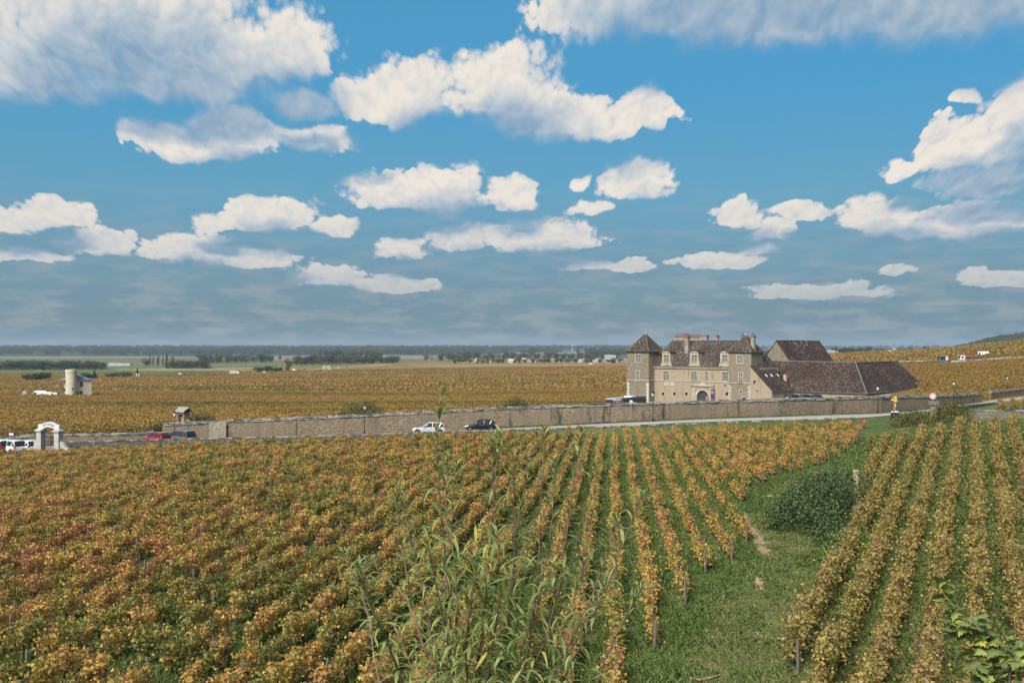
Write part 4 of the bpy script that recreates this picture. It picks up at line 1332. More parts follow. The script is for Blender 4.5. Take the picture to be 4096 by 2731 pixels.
def vine_foliage(seed, n, material, length=1.05, wid=.17, z0=.36, z1=1.14, size=.098, ragged=.15):
    g = np.random.default_rng(seed)
    k = 9
    cx = np.column_stack([g.normal(0, wid * .55, k), np.linspace(-length / 2, length / 2, k) + g.normal(0, .06, k), g.uniform(z0 + .12, z1 - .1, k)])
    c = cx[g.integers(0, k, n)]
    p = c + g.normal(0, 1, (n, 3)) * np.array([wid * .55, .16, .19])
    m = int(n * .72)                                        # the rest fill the whole hedge
    p[:m] = np.column_stack([g.normal(0, wid * .62, m), g.uniform(-length / 2, length / 2, m), g.uniform(z0, z1, m)])
    s = int(n * .06)                                        # shoots that stick out
    p[-s:] += g.normal(0, 1, (s, 3)) * np.array([ragged, .1, ragged])
    p[:, 2] = np.maximum(p[:, 2], z0 * .7)
    out = np.column_stack([np.sign(p[:, 0]) * .5, np.zeros(n), np.full(n, .25)])
    return leaf_cloud('foliage', p, g.uniform(.75, 1.3, n) * size, material, LEAFV, up=.15, rng=g, normals=out, droop=.5)


def vine_trunk(seed):
    g = random.Random(seed)
    m = MB()
    p = [(0, 0, -.1)]
    for k in range(5): p.append((p[-1][0] + g.uniform(-.05, .05), p[-1][1] + g.uniform(-.06, .06), .0 + .1 * (k + 1)))
    m.tube(p, [.05, .045, .04, .045, .038, .03], 6)
    for s in (-1, 1):
        m.tube([p[-1], (p[-1][0], s * .25, .58), (0, s * .5, .62)], [.025, .018, .012], 5)
    for k in range(5):
        y = -.4 + .2 * k
        m.tube([(0, y, .6), (g.uniform(-.06, .06), y + g.uniform(-.08, .08), .95), (g.uniform(-.1, .1), y + g.uniform(-.15, .15), 1.25)], [.009, .007, .004], 4)
    return m.mesh('trunk', BARK, True)


FOL = [vine_foliage(s, 250 + 40 * (s % 3), VINE_LEAF) for s in range(6)]
FOLR = [vine_foliage(20 + s, 560, VINE_LEAF_R, wid=.18, z0=.32, z1=1.46, size=.088, ragged=.2) for s in range(5)]
TRK = [vine_trunk(s) for s in range(4)]

# proto-collections for the scattered remainder (never linked to the scene themselves)
def proto_coll(name, meshes):
    c = bpy.data.collections.new(name)
    for i, me in enumerate(meshes):
        o = bpy.data.objects.new('%s_%02d' % (name, i), me)
        c.objects.link(o)
    return c


def scatter(name, label, pts, rots, scls, idx, coll, mats=(), cat=None):
    """one object that draws a shared mesh at every point"""
    n = len(pts)
    me = bpy.data.meshes.new(name)
    me.vertices.add(n)
    me.vertices.foreach_set('co', np.asarray(pts, np.float32).ravel())
    for k, typ, val in (('rot', 'FLOAT_VECTOR', rots), ('scl', 'FLOAT_VECTOR', scls)):
        a = me.attributes.new(k, typ, 'POINT'); a.data.foreach_set('vector', np.asarray(val, np.float32).ravel())
    a = me.attributes.new('idx', 'INT', 'POINT'); a.data.foreach_set('value', np.asarray(idx, np.int32))
    o = obj(name, me)
    g = bpy.data.node_groups.new(name, 'GeometryNodeTree')
    g.interface.new_socket('Geometry', in_out='INPUT', socket_type='NodeSocketGeometry')
    g.interface.new_socket('Geometry', in_out='OUTPUT', socket_type='NodeSocketGeometry')
    N = g.nodes; L = g.links
    gi, go = N.new('NodeGroupInput'), N.new('NodeGroupOutput')
    ci = N.new('GeometryNodeCollectionInfo'); ci.inputs[0].default_value = coll; ci.inputs['Separate Children'].default_value = True; ci.inputs['Reset Children'].default_value = True
    ip = N.new('GeometryNodeInstanceOnPoints'); ip.inputs['Pick Instance'].default_value = True

    def attr(nm, typ):
        nd = N.new('GeometryNodeInputNamedAttribute'); nd.data_type = typ; nd.inputs[0].default_value = nm
        return nd.outputs[0]
    L.new(gi.outputs[0], ip.inputs['Points']); L.new(ci.outputs[0], ip.inputs['Instance'])
    L.new(attr('idx', 'INT'), ip.inputs['Instance Index']); L.new(attr('rot', 'FLOAT_VECTOR'), ip.inputs['Rotation']); L.new(attr('scl', 'FLOAT_VECTOR'), ip.inputs['Scale'])
    L.new(ip.outputs[0], go.inputs[0])
    o.modifiers.new('scatter', 'NODES').node_group = g
    return tag(o, label, cat, kind='stuff')


def rows(az, spacing, pitch, inside, seed, gap=.07):
    """plant positions on parallel rows running toward azimuth az (degrees right of straight ahead)"""
    g = np.random.default_rng(seed)
    d = np.array([math.sin(R(az)), math.cos(R(az))]); n = np.array([d[1], -d[0]])
    out = []
    for i in range(-110, 110):
        s = np.arange(0, 160, pitch) + g.uniform(0, pitch)
        p = n * (i * spacing) + d * s[:, None] + g.normal(0, .08, (len(s), 2))
        ok = inside(p[:, 0], p[:, 1]) & (g.random(len(s)) > gap)
        out += [(x, y, i) for x, y in p[ok]]
    return np.array(out)


def in_view(x, y, m=160):
    px = CX + FPX * x / np.maximum(y, 1)
    return (px > -m) & (px < 4096 + m)


def mid_field(x, y):
    low = interp_path(LOW_Y, CX + FPX * x / np.maximum(y, 1))
    end = np.where(CX + FPX * x / np.maximum(y, 1) > 2330, low - 6.5, low - 2.2)
    end = np.where(CX + FPX * x / np.maximum(y, 1) > 3000, low - 9, end)
    return (y > 26) & (y < end) & (x < np.interp(y, BOUND[:, 0], BOUND[:, 1])) & in_view(x, y)


def right_field(x, y):
    px = CX + FPX * x / np.maximum(y, 1)
    lim = np.interp(y, [22, 27, 31.7, 35, 39.5, 42.5, 48, 53, 84], [2990, 3090, 3166, 3218, 3291, 3323, 3400, 3450, 3476])
    return (y > 23) & (y < 84 + 1.5 * np.sin(x * 3)) & (px > lim) & in_view(x, y)


VM = rows(5.9, 1.35, .98, mid_field, 3, .08)
VR = rows(25.0, 1.36, .92, right_field, 4, .05)
VS = rows(25.0, 1.5, 1.0, lambda x, y: (y > 122.5) & (y < 138) & (x > (3985 - CX) / FPX * y) & in_view(x, y, 250), 8, .03)
AZM, AZR = R(5.9), R(25)
allv = [(x, y, 0, i) for x, y, i in VM] + [(x, y, 1, i) for x, y, i in VR]
allv.sort(key=lambda v: v[1])
# the plants that show largest: things of their own
first = {0: None, 1: None}
gv = random.Random(9)
_U = 'first second third fourth fifth sixth seventh eighth ninth tenth eleventh twelfth thirteenth fourteenth fifteenth sixteenth seventeenth eighteenth nineteenth'.split()
_T10 = {2: 'twent', 3: 'thirt', 4: 'fort', 5: 'fift', 6: 'sixt', 7: 'sevent', 8: 'eight', 9: 'ninet'}


def ordinal(n):
    if n < 20: return _U[n - 1]
    return _T10[n // 10] + ('ieth' if n % 10 == 0 else 'y-' + _U[n % 10 - 1])


ROWNO = {0: {i: k + 1 for k, i in enumerate(sorted(set(VM[VM[:, 1] < 60][:, 2]), reverse=True))}, 1: {i: k + 1 for k, i in enumerate(sorted(set(VR[:, 2])))}}
ROWTXT = {0: 'of the %s row left of the grass track', 1: 'of the %s right terrace row from the track'}
LAB = {0: ('grapevine in a row of the near middle vineyard, its leaves yellow, orange and green', 'grapevines of the middle vineyard'),
       1: ('grapevine in a trimmed row of the right terrace, its leaves yellow and tan', 'grapevines of the right terrace')}
near, rest = allv[:300], allv[300:]
seen = {}
for x, y, k, ri in near:
    z = float(H(x, y))
    seen[k, ri] = seen.get((k, ri), 0) + 1
    t_ = thing('grapevine', '%s grapevine from the near end ' % ordinal(seen[k, ri]) + ROWTXT[k] % ordinal(ROWNO[k][ri]), 'grapevine', (x, y, z), -(AZM, AZR)[k] + (math.pi if gv.random() < .5 else 0), LAB[k][1])
    s = gv.uniform(.62, 1.1)
    if k: s = gv.uniform(.78, 1.14)
    t_.scale = (s * gv.uniform(.9, 1.25), 1.02, s)
    obj('trunk', gv.choice(TRK), t_)
    obj('foliage', gv.choice(FOLR if k else FOL), t_)
VINES = proto_coll('vine', [f for f in FOL] + [f for f in FOLR])
TRUNKS = proto_coll('vine_trunk', TRK)


def scatter_vines(name, label, plants, lo, hi, az, seed, hs=(.62, 1.1)):
    g = np.random.default_rng(seed)
    p = np.array([(x, y) for x, y in plants]); n = len(p)
    pts = np.column_stack([p, H(p[:, 0], p[:, 1])])
    rz = -az + math.pi * (g.random(n) < .5)
    rot = np.column_stack([g.normal(0, .03, n), g.normal(0, .03, n), rz])
    s = g.uniform(*hs, n)
    scl = np.column_stack([s * g.uniform(.9, 1.3, n), np.full(n, 1.02), s])
    idx = g.integers(lo, hi, n)
    scatter(name, label, pts, rot, scl, idx, VINES)
    scatter(name + '_trunks', label + ', their trunks', pts, rot, np.ones((n, 3)), g.integers(0, len(TRK), n), TRUNKS)


scatter_vines('vine_rows', 'autumn vine rows of the middle vineyard beyond the nearest plants', [v[:2] for v in rest if v[2] == 0], 0, 6, AZM, 1)
scatter_vines('terrace_vine_rows', 'trimmed vine rows of the right terrace beyond the nearest plants', [v[:2] for v in rest if v[2] == 1], 6, 11, AZR, 2, (.78, 1.14))
scatter_vines('small_vine_plot', 'small plot of yellow vines above the retaining wall at the right edge', [v[:2] for v in VS], 6, 11, AZR, 5)

# ------------------------------------------------------------------ stakes and wires
stake = MB().box(-.026, .026, -.026, .026, -.3, 1.1).add([(-.026, -.026, 1.1), (.026, -.026, 1.1), (.026, .026, 1.1), (-.026, .026, 1.1), (0, 0, 1.13)], [(0, 1, 4), (1, 2, 4), (2, 3, 4), (3, 0, 4)]).mesh('stake', STAKE_M)
endpost = MB().box(-.033, .033, -.033, .033, -.3, 1.08).mesh('stake', STAKE_M)
st = []
for arr, az, k in ((VM, AZM, 0), (VR, AZR, 1)):
    for i in np.unique(arr[:, 2]):
        r_ = arr[arr[:, 2] == i]; r_ = r_[np.argsort(r_[:, 1])]
        for j in range(2, len(r_), 5): st.append((r_[j, 0] + .05, r_[j, 1] + .45, k, 0, i))
        if r_[0, 1] > 27: st.append((r_[0, 0] - .05, r_[0, 1] - .6, k, 1, i))
st.sort(key=lambda v: v[1])
seen = {}
for x, y, k, e_, ri in st[:200]:
    seen[k, ri] = seen.get((k, ri), 0) + 1
    o = obj('vine_stake', endpost if e_ else stake, None, (x, y, float(H(x, y))), (gv.uniform(-.05, .05), gv.uniform(-.05, .05), gv.uniform(0, 1)))
    tag(o, '%s stake from the near end ' % ordinal(seen[k, ri]) + ROWTXT[k] % ordinal(ROWNO[k].get(ri, 1)), 'stake', ('stakes of the middle vineyard', 'stakes of the right terrace')[k], 'thing')
    o.scale.z = gv.uniform(.92, 1.1)
sp = np.array([(x, y) for x, y, k, e_, _ in st[200:]])
gst = np.random.default_rng(3)
scatter('stake_rows', 'stakes of the farther vine rows', np.column_stack([sp, H(sp[:, 0], sp[:, 1])]), gst.normal(0, .05, (len(sp), 3)), np.ones((len(sp), 3)), np.zeros(len(sp)), proto_coll('stakes', [stake]))
wn = 0
for i in np.unique(VM[:, 2]):
    r_ = VM[VM[:, 2] == i]; r_ = r_[np.argsort(r_[:, 1])]
    if len(r_) < 6 or r_[0, 1] > 45: continue
    m = MB()
    a, b = r_[0], r_[min(len(r_) - 1, 34)]
    for h in (.55, .95):
        pts = [(a[0] + (b[0] - a[0]) * k / 12, a[1] + (b[1] - a[1]) * k / 12) for k in range(13)]
        m.tube([(x, y, float(H(x, y)) + h) for x, y in pts], .003, 3)
    tag(m.build('trellis_wire', GREY_METAL), 'thin steel wires along the %s row left of the grass track' % ordinal(ROWNO[0][i]), 'wire', 'wires of the near vine rows', 'thing')

# ------------------------------------------------------------------ vineyards on the plain beyond the wall
def far_patch(seed, n, wid, dep, size):
    g = np.random.default_rng(seed)
    x = np.round(g.uniform(-wid / 2, wid / 2, n) / 1.35) * 1.35 + g.normal(0, .2, n)
    p = np.column_stack([x, g.uniform(-dep / 2, dep / 2, n), g.uniform(.3, 1.2, n)])
    return leaf_cloud('foliage', p, g.uniform(.7, 1.3, n) * size, FARVINE, LEAF4, up=1.1, rng=g)


FP = [far_patch(s, 330, 4.05, 4.0, .28) for s in range(4)] + [far_patch(10 + s, 260, 12, 12, .95) for s in range(4)]
FARC = proto_coll('far_vines', FP)


def clear_of_buildings(x, y):
    px = CX + FPX * x / y
    return ~((px > 2430) & (px < 3690) & (y > 128) & (y < np.interp(px, [2430, 2520, 3100, 3735], [255, 300, 312, 292])))


def far_vines():
    g = np.random.default_rng(2)
    out = []
    for y0, y1, step, lo, hi, zs in ((136, 430, 3.7, 0, 4, 1.), (430, 1150, 11., 4, 8, 1.), (1150, 1900, 11.5, 4, 8, 2.)):
        ys = np.arange(y0, y1, step)
        for y in ys:
            xs = np.arange(-.56 * y, .56 * y, step * 1.03) + g.uniform(0, step)
            yy = y + g.uniform(-.4, .4, len(xs)) * step
            ok = clear_of_buildings(xs, yy) & (yy > interp_path(WALL_Y, CX + FPX * xs / yy) + 4)
            px = CX + FPX * xs / yy
            if zs == 2.: ok &= px > 3280
            ok &= ~((px > 3940) & (yy < 215))                                     # the road runs here
            ok &= ~((px < 470) & (px > 190) & (np.abs(yy - 366) < 9))              # the tower house and its yard
            for x_, y_ in zip(xs[ok], yy[ok]): out.append((x_, y_, g.integers(lo, hi)))
    o = np.array(out); n = len(o)
    pts = np.column_stack([o[:, :2], H(o[:, 0], o[:, 1]) - .05])
    rot = np.column_stack([np.zeros((n, 2)), R(-12) + math.pi * (g.random(n) < .5)])
    s = np.ones((n, 3)); s[:, 2] = g.uniform(.85, 1.15, n)
    scatter('distant_vineyard', 'autumn vineyards spread over the plain beyond the wall', pts, rot, s, o[:, 2], FARC)


far_vines()

# ------------------------------------------------------------------ grass
GRASS = leaf_mat('grass_blade', [(0., (.055, .085, .022)), (.4, (.095, .145, .034)), (.7, (.135, .175, .048)), (.88, (.21, .20, .08)), (1., (.33, .27, .14))], big=.22, bigamp=.5, rndamp=.5, inst=.3, transl=.2)
DRY = leaf_mat('fallen_leaf', [(0., (.10, .06, .03)), (.5, (.22, .13, .06)), (1., (.34, .22, .10))], big=1., bigamp=.2, transl=0.)


def tuft(seed, n, rad, h, material=None):
    g = np.random.default_rng(seed)
    a = g.uniform(0, 2 * math.pi, n); r = rad * np.sqrt(g.random(n))
    p = np.column_stack([r * np.cos(a), r * np.sin(a), np.zeros(n)])
    lean = g.normal(0, .38, (n, 2)); hh = h * g.uniform(.5, 1.3, n); w = g.uniform(.006, .013, n) * 1.5
    s = np.column_stack([np.cos(a * 3), np.sin(a * 3), np.zeros(n)])
    tip = p + np.column_stack([lean * hh[:, None], hh])
    mid = p + np.column_stack([lean * hh[:, None] * .3, hh * .55])
    v = np.stack([p - s * w[:, None], p + s * w[:, None], mid + s * w[:, None] * .8, tip, mid - s * w[:, None] * .8], 1)
    return np_mesh('grass', v.reshape(-1, 3), np.arange(n * 5), np.full(n, 5), material or GRASS, {'rnd': ('FACE', 'FLOAT', g.random(n))})


def litter(seed, n):
    g = np.random.default_rng(seed)
    p = np.column_stack([g.uniform(-.6, .6, n), g.uniform(-.6, .6, n), g.uniform(.02, .07, n)])
    return leaf_cloud('fallen_leaves', p, g.uniform(.07, .12, n), DRY, LEAF6, up=2., rng=g)


GRASS_T = leaf_mat('track_grass_blade', [(0., (.09, .10, .035)), (.4, (.15, .165, .055)), (.7, (.20, .20, .075)), (.88, (.27, .24, .11)), (1., (.36, .30, .17))], big=.35, bigamp=.6, rndamp=.5, inst=.3, transl=.2)
TUFTS = proto_coll('tuft', [tuft(s, 70, .42, .13 + .03 * (s % 3)) for s in range(5)] + [tuft(9, 60, .3, .28), tuft(10, 60, .3, .33)] + [tuft(12 + s, 80, .42, .09, GRASS_T) for s in range(3)])


def grass_field():
    g = np.random.default_rng(6)
    n = 42000
    y = np.sqrt(g.uniform(26 ** 2, 118 ** 2, n) ** .86 * (26 ** 2) ** .14)
    px = g.uniform(-60, 4160, n)
    x = (px - CX) / FPX * y
    ok = (y < interp_path(LOW_Y, px) - .6)
    for bx_, by_, bw_ in BARE: ok &= np.hypot(x - bx_, y - by_) > bw_ + .22
    x, y, px = x[ok], y[ok], px[ok]; n = len(x)
    idx = g.integers(0, 5, n)
    bx = np.interp(y, BOUND[:, 0], BOUND[:, 1])
    edge = (px > 3120) & (px < 3400) & (y < 52) & (g.random(n) < .10)
    idx[edge] = g.integers(5, 7, edge.sum())
    s = g.uniform(.7, 1.25, n)
    onp = (x > bx + 1.2) & (px < 3330)
    s[onp] *= .85
    sel = onp & (g.random(n) < .72)
    idx[sel] = g.integers(7, 10, sel.sum())
    scl = np.column_stack([s * (1 + y / 90)] * 2 + [s])
    scatter('grass', 'short green grass between the vines and on the track', np.column_stack([x, y, H(x, y)]), np.column_stack([np.zeros((n, 2)), g.uniform(0, 6.28, n)]), scl, idx, TUFTS)
    n = 2600
    y = g.uniform(24, 82, n); px = g.uniform(3330, 4160, n); x = (px - CX) / FPX * y
    scatter('fallen_leaves', 'dry fallen leaves between the right terrace rows', np.column_stack([x, y, H(x, y)]), np.column_stack([np.zeros((n, 2)), g.uniform(0, 6.28, n)]), np.ones((n, 3)), g.integers(0, 3, n), proto_coll('litter', [litter(s, 12) for s in range(3)]))
    # verge at the foot of the tall wall
    n = 1100
    px = g.uniform(1900, 3925, n); y = interp_path(WALL_Y, px) - .35 - g.random(n) * np.interp(px, [1900, 2500, 3925], [.5, 1.5, 1.6]); x = (px - CX) / FPX * y
    s = g.uniform(.7, 1.2, n)
    scatter('verge_grass', 'strip of dark grass along the foot of the tall wall', np.column_stack([x, y, H(x, y)]), np.column_stack([np.zeros((n, 2)), g.uniform(0, 6.28, n)]), np.column_stack([s, s, s * .9]), g.integers(0, 5, n), TUFTS)


grass_field()

# ------------------------------------------------------------------ street lamps, signs, bins
BLACK = plain('black_iron', (.018, .018, .022), .5, metal=.3)
LAMPGLASS = plain('lantern_glass', (.62, .62, .56), .3, noise=.05)
WHITE = plain('white_paint', (.78, .78, .76), .4, noise=.04)
REDP = plain('red_paint', (.55, .02, .03), .4, noise=.04)
BLUEP = plain('blue_paint', (.02, .06, .30), .4, noise=.04)
YEL = plain('yellow_paint', (.72, .40, .02), .5, noise=.06)
NAVY = plain('navy_letters', (.03, .025, .10), .6, noise=.05)
DARKP = plain('dark_plastic', (.02, .02, .022), .5)


def make_lamp():
    r = thing('street_lamp', 'x', 'street lamp', (0, 0, 0))
    MB().lathe([(.13, -.2), (.13, .35), (.09, .42), (.10, .46), (.05, .6)], 10).build('base', BLACK, r)
    MB().lathe([(.045, .55), (.04, 2.0), (.05, 2.02), (.05, 2.08), (.036, 2.1), (.032, 3.1), (.06, 3.14), (.06, 3.2)], 8).build('pole', BLACK, r)
    q = MB()
    for i in range(4):
        a0, a1 = math.pi / 4 + i * math.pi / 2, math.pi / 4 + (i + 1) * math.pi / 2
        q.quad((.12 * math.cos(a0), .12 * math.sin(a0), 3.24), (.12 * math.cos(a1), .12 * math.sin(a1), 3.24), (.25 * math.cos(a1), .25 * math.sin(a1), 3.68), (.25 * math.cos(a0), .25 * math.sin(a0), 3.68))
    ln = MB().box(-.1, .1, -.1, .1, 3.2, 3.245)
    for i in range(4):
        a0 = math.pi / 4 + i * math.pi / 2
        ln.tube([(.12 * math.cos(a0), .12 * math.sin(a0), 3.22), (.255 * math.cos(a0), .255 * math.sin(a0), 3.69)], .014, 5)
    lo = ln.build('lantern_frame', BLACK, r)
    q.build('glass', LAMPGLASS, lo)
    MB().add([(-.24, -.24, 3.68), (.24, -.24, 3.68), (.24, .24, 3.68), (-.24, .24, 3.68), (-.07, -.07, 3.84), (.07, -.07, 3.84), (.07, .07, 3.84), (-.07, .07, 3.84), (0, 0, 3.98)],
             [(3, 2, 1, 0), (0, 1, 5, 4), (1, 2, 6, 5), (2, 3, 7, 6), (3, 0, 4, 7), (4, 5, 8), (5, 6, 8), (6, 7, 8), (7, 4, 8)]).build('lantern_cap', BLACK, lo)
    return r


lamp0 = make_lamp()
LAMPS = [(698, 1737, 123.6, 'black lantern street lamp behind the red and grey parked cars'), (1458, 1735, 126.2, 'black lantern street lamp by the wall left of the silver car'),
         (2612, 1680, 126.7, 'black lantern street lamp before the left end of the chateau'), (3512, 1652, 137.6, 'black lantern street lamp before the hip of the low barn'),
         (3815, 1628, 153.5, 'black lantern street lamp right of the speed limit sign'), (4028, 1595, 190, 'small far lantern street lamp at the right edge of the road')]
bpy.context.view_layer.update()
for i, (px, py, Y, lab) in enumerate(LAMPS):
    o = lamp0 if i == 0 else copy_tree(lamp0)
    o.location = at(px, Y); o['label'] = lab; o['group'] = 'lantern lamps along the road'
    o.rotation_euler.z = R(17 * i)


def disc(m, r, y0, y1, n=20, mi=0):
    m.prism([(r * math.cos(2 * math.pi * k / n), r * math.sin(2 * math.pi * k / n)) for k in range(n)], y0, y1, 'y', mi)


# speed limit sign
sp_ = thing('road_sign', 'round red-rimmed speed limit sign reading 50 behind the stone pillar', 'road sign', at(3731, 130.2), R(-22))
zc = P(3731, 1584, 130.2).z - sp_.location.z
MB().tube([(0, .03, -.3), (0, .03, zc + .2)], .03, 8).build('post', GREY_METAL, sp_)
m = MB(); disc(m, .375, -.02, .0)
for v in range(len(m.v)): m.v[v] = (m.v[v][0], m.v[v][1], m.v[v][2] + zc)
pl = m.build('disc', REDP, sp_)
m = MB(); disc(m, .26, -.027, -.021)
m.v = [(a, b, c + zc) for a, b, c in m.v]; m.build('disc_centre', WHITE, pl)
m = MB(); disc(m, .41, -.012, .004); m.v = [(a, b, c + zc) for a, b, c in m.v]; m.build('rim', WHITE, pl)
tx = obj('lettering', text_mesh('50', .34, .003, DARKP), pl, (0, -.034, zc), (R(90), 0, 0))

# no parking sign
np_ = thing('road_sign', 'round blue no-parking sign with white plate under it behind the parked white cars', 'road sign', at(45, 120.2), R(25))
zc = P(45, 1725, 120.2).z - np_.location.z
MB().tube([(0, .03, -.3), (0, .03, zc)], .03, 8).build('post', GREY_METAL, np_)
m = MB(); disc(m, .19, -.02, 0.); m.v = [(a, b, c + zc) for a, b, c in m.v]; pl = m.build('disc', REDP, np_)
m = MB(); disc(m, .145, -.027, -.021); m.v = [(a, b, c + zc) for a, b, c in m.v]; m.build('disc_centre', BLUEP, pl)
m = MB(); m.box(-.02, .02, -.033, -.028, -.17, .17); m.v = [(a * .7071 + c * .7071, b, -a * .7071 + c * .7071 + zc) for a, b, c in m.v]; m.build('bar', REDP, pl)
MB().box(-.24, .24, -.02, 0, zc - .47, zc - .20).build('plate', WHITE, np_)

# walkers' signpost with yellow arms
ps = at(3576, 124.3)
wp = thing('signpost', 'wooden signpost with yellow direction boards between two dark bins', 'signpost', ps, R(-15))
hz_ = P(3576, 1583, 124.3).z - ps.z
MB().box(-.05, .05, -.05, .05, -.3, hz_).build('post', plain('post_wood', (.28, .2, .12), .8), wp)
MB().add([(-.06, -.06, hz_), (.06, -.06, hz_), (.06, .06, hz_), (-.06, .06, hz_), (0, 0, hz_ + .1)], [(0, 1, 4), (1, 2, 4), (2, 3, 4), (3, 0, 4), (3, 2, 1, 0)]).build('post_cap', BLACK, wp)
for dx, dz, s in ((.12, -.18, 1), (-.18, -.48, -1), (.2, -.42, 1), (.18, -.65, 1)):
    MB().prism([(-.16 * s + dx, dz - .09 + hz_), (.12 * s + dx, dz - .09 + hz_), (.19 * s + dx, dz + hz_), (.12 * s + dx, dz + .09 + hz_), (-.16 * s + dx, dz + .09 + hz_)][::s], -.085, -.06).build('direction_board', YEL, wp)
MB().box(.13, .21, -.03, -.01, hz_ - 1.35, hz_ - .95).build('info_plate', plain('info_print', (.45, .6, .58), .5, noise=.5, scale=20.), wp)
MB().tube([(.17, 0, -.3), (.17, 0, hz_ - .95)], .015, 6).build('thin_pole', GREY_METAL, wp)
for px, w, lab in ((3568.5, .15, 'narrow dark bin with white lid left of the yellow signpost'), (3586, .27, 'wider dark bin with white lid right of the yellow signpost')):
    q = at(px, 124.0)
    bn_ = thing('bin', lab, 'bin', q)
    t_ = MB()
    for k in range(9):
        a = 2 * math.pi * k / 9
        t_.box(w * math.cos(a) * .9 - .035, w * math.cos(a) * .9 + .035, w * math.sin(a) * .9 - .035, w * math.sin(a) * .9 + .035, -.1, .98)
    t_.lathe([(w * .85, 0), (w * .85, .95)], 10).build('body', DARKWOOD, bn_)
    MB().lathe([(w, .96), (w * 1.12, .99), (w * 1.1, 1.06), (w * .5, 1.1)], 12).build('lid', WHITE, bn_)
# litter box standing on the wall line, in front of the coach
q = at(2524, 127.9)
bx_ = thing('bin', 'small white bin with a dark mark on the wall before the coach', 'bin', (q.x, q.y, P(2524, 1611, 127.9).z))
MB().add([(-.14, -.1, 0), (.14, -.1, 0), (.14, .1, 0), (-.14, .1, 0), (-.17, -.13, .32), (.17, -.13, .32), (.17, .13, .32), (-.17, .13, .32)], [(3, 2, 1, 0), (4, 5, 6, 7), (0, 1, 5, 4), (1, 2, 6, 5), (2, 3, 7, 6), (3, 0, 4, 7)]).build('body', WHITE, bx_)
MB().box(-.07, .07, -.135, -.118, .1, .2).build('mark', DARKP, bx_)
MB().tube([(0, .02, -2.0), (0, .02, .02)], .03, 6).build('post', GREY_METAL, bx_)

# ------------------------------------------------------------------ arched white gate
GSTONE = plain('pale_gate_stone', (.36, .345, .31), .85, noise=.2, scale=1.6)
GWHITE = plain('limewashed_arch', (.52, .52, .51), .8, noise=.08, scale=1.5)
gl, grt = Vector((-53.0, 112.0, 0)), Vector((-50.55, 111.0, 0))
gz = -1.35
gd = (grt - gl); gw = gd.length; ga = math.atan2(gd.y, gd.x)
bg = thing('gate', 'white stone gate with arched lintel lettered BERTAGNA beside the parked white cars', 'gate', (gl.x, gl.y, gz), ga)
cz = 1.62 - gz
for s, nm in ((0, 'a'), (gw, 'b')):
    p_ = MB()
    for k in range(6):
        h0, h1 = -.4 + k * (cz - .3 + .4) / 6, -.4 + (k + 1) * (cz - .3 + .4) / 6
        g_ = .0 if k % 2 else .012
        p_.box(s - .34 + g_, s + .34 - g_, -.34 + g_, .34 - g_, h0 + .012, h1 - .012)
    p_.box(s - .31, s + .31, -.31, .31, -.4, cz - .3)
    po = p_.build('pillar', GSTONE, bg)
    MB().box(s - .40, s + .40, -.40, .40, cz - .3, cz - .2).add([(s - .47, -.47, cz - .2), (s + .47, -.47, cz - .2), (s + .47, .47, cz - .2), (s - .47, .47, cz - .2), (s - .47, -.47, cz - .06), (s + .47, -.47, cz - .06), (s + .47, .47, cz - .06), (s - .47, .47, cz - .06), (s - .2, -.2, cz + .12), (s + .2, -.2, cz + .12), (s + .2, .2, cz + .12), (s - .2, .2, cz + .12)],
        [(3, 2, 1, 0), (0, 1, 5, 4), (1, 2, 6, 5), (2, 3, 7, 6), (3, 0, 4, 7), (4, 5, 9, 8), (5, 6, 10, 9), (6, 7, 11, 10), (7, 4, 8, 11), (8, 9, 10, 11)]).build('capital', GSTONE, po)
ar = MB()
zt_, zs_ = 2.5 - gz, cz + .1
xa, xb = -.22, gw + .22
n = 14
up, dn = [], []
for k in range(n + 1):
    u = k / n; x = .18 + (gw - .36) * u
    h = math.sin(math.pi * u)
    up.append((x, zt_ - .33 + .33 * h)); dn.append((x, zt_ - .95 + .38 * h))
pts = [(xa, zs_), (.18, zs_)] + dn + [(gw - .18, zs_), (xb, zs_), (xb, zt_ - .30), (gw - .02, zt_ - .30)] + up[::-1] + [(.02, zt_ - .30), (xa, zt_ - .30)]
m = MB()
m.box(xa, .18, -.16, .16, zs_, zt_ - .28); m.box(gw - .18, xb, -.16, .16, zs_, zt_ - .28)
for k in range(n):
    m.prism([dn[k], dn[k + 1], up[k + 1], up[k]], -.15, .15)
arch = m.build('arch', GWHITE, bg)
word = 'BERTAGNA'
for i, c in enumerate(word):
    u = .13 + .74 * (i + .5) / len(word); x = .18 + (gw - .36) * u
    z = zt_ - .64 + .355 * math.sin(math.pi * u)
    sl_ = math.atan(.355 * math.pi * math.cos(math.pi * u) / (gw - .36))
    o = obj('letter', text_mesh(c, .45, .004, NAVY, 'letter'), arch, (x, -.157, z), (R(90), -sl_, 0)); o.scale.x = .82
gm = MB()
for k in range(9):
    x = .42 + (gw - .84) * k / 8
    gm.tube([(x, .1, -.2), (x, .1, 1.75 + .15 * math.sin(math.pi * k / 8))], .014, 5)
for z in (.1, .9, 1.65): gm.tube([(.34, .1, z), (gw - .34, .1, z)], .02, 5)
gm.build('iron_gate', BLACK, bg)
MB().box(-.95, -.34, -.12, .12, -.4, 1.75).build('side_wall', GSTONE, bg)
MB().prism([(gw + .34, -.4), (gw + 1.5, -.4), (gw + 1.5, 1.0), (gw + 1.1, 1.1), (gw + .8, 1.65), (gw + .34, 1.7)], -.16, .16).build('side_wall', GSTONE, bg)
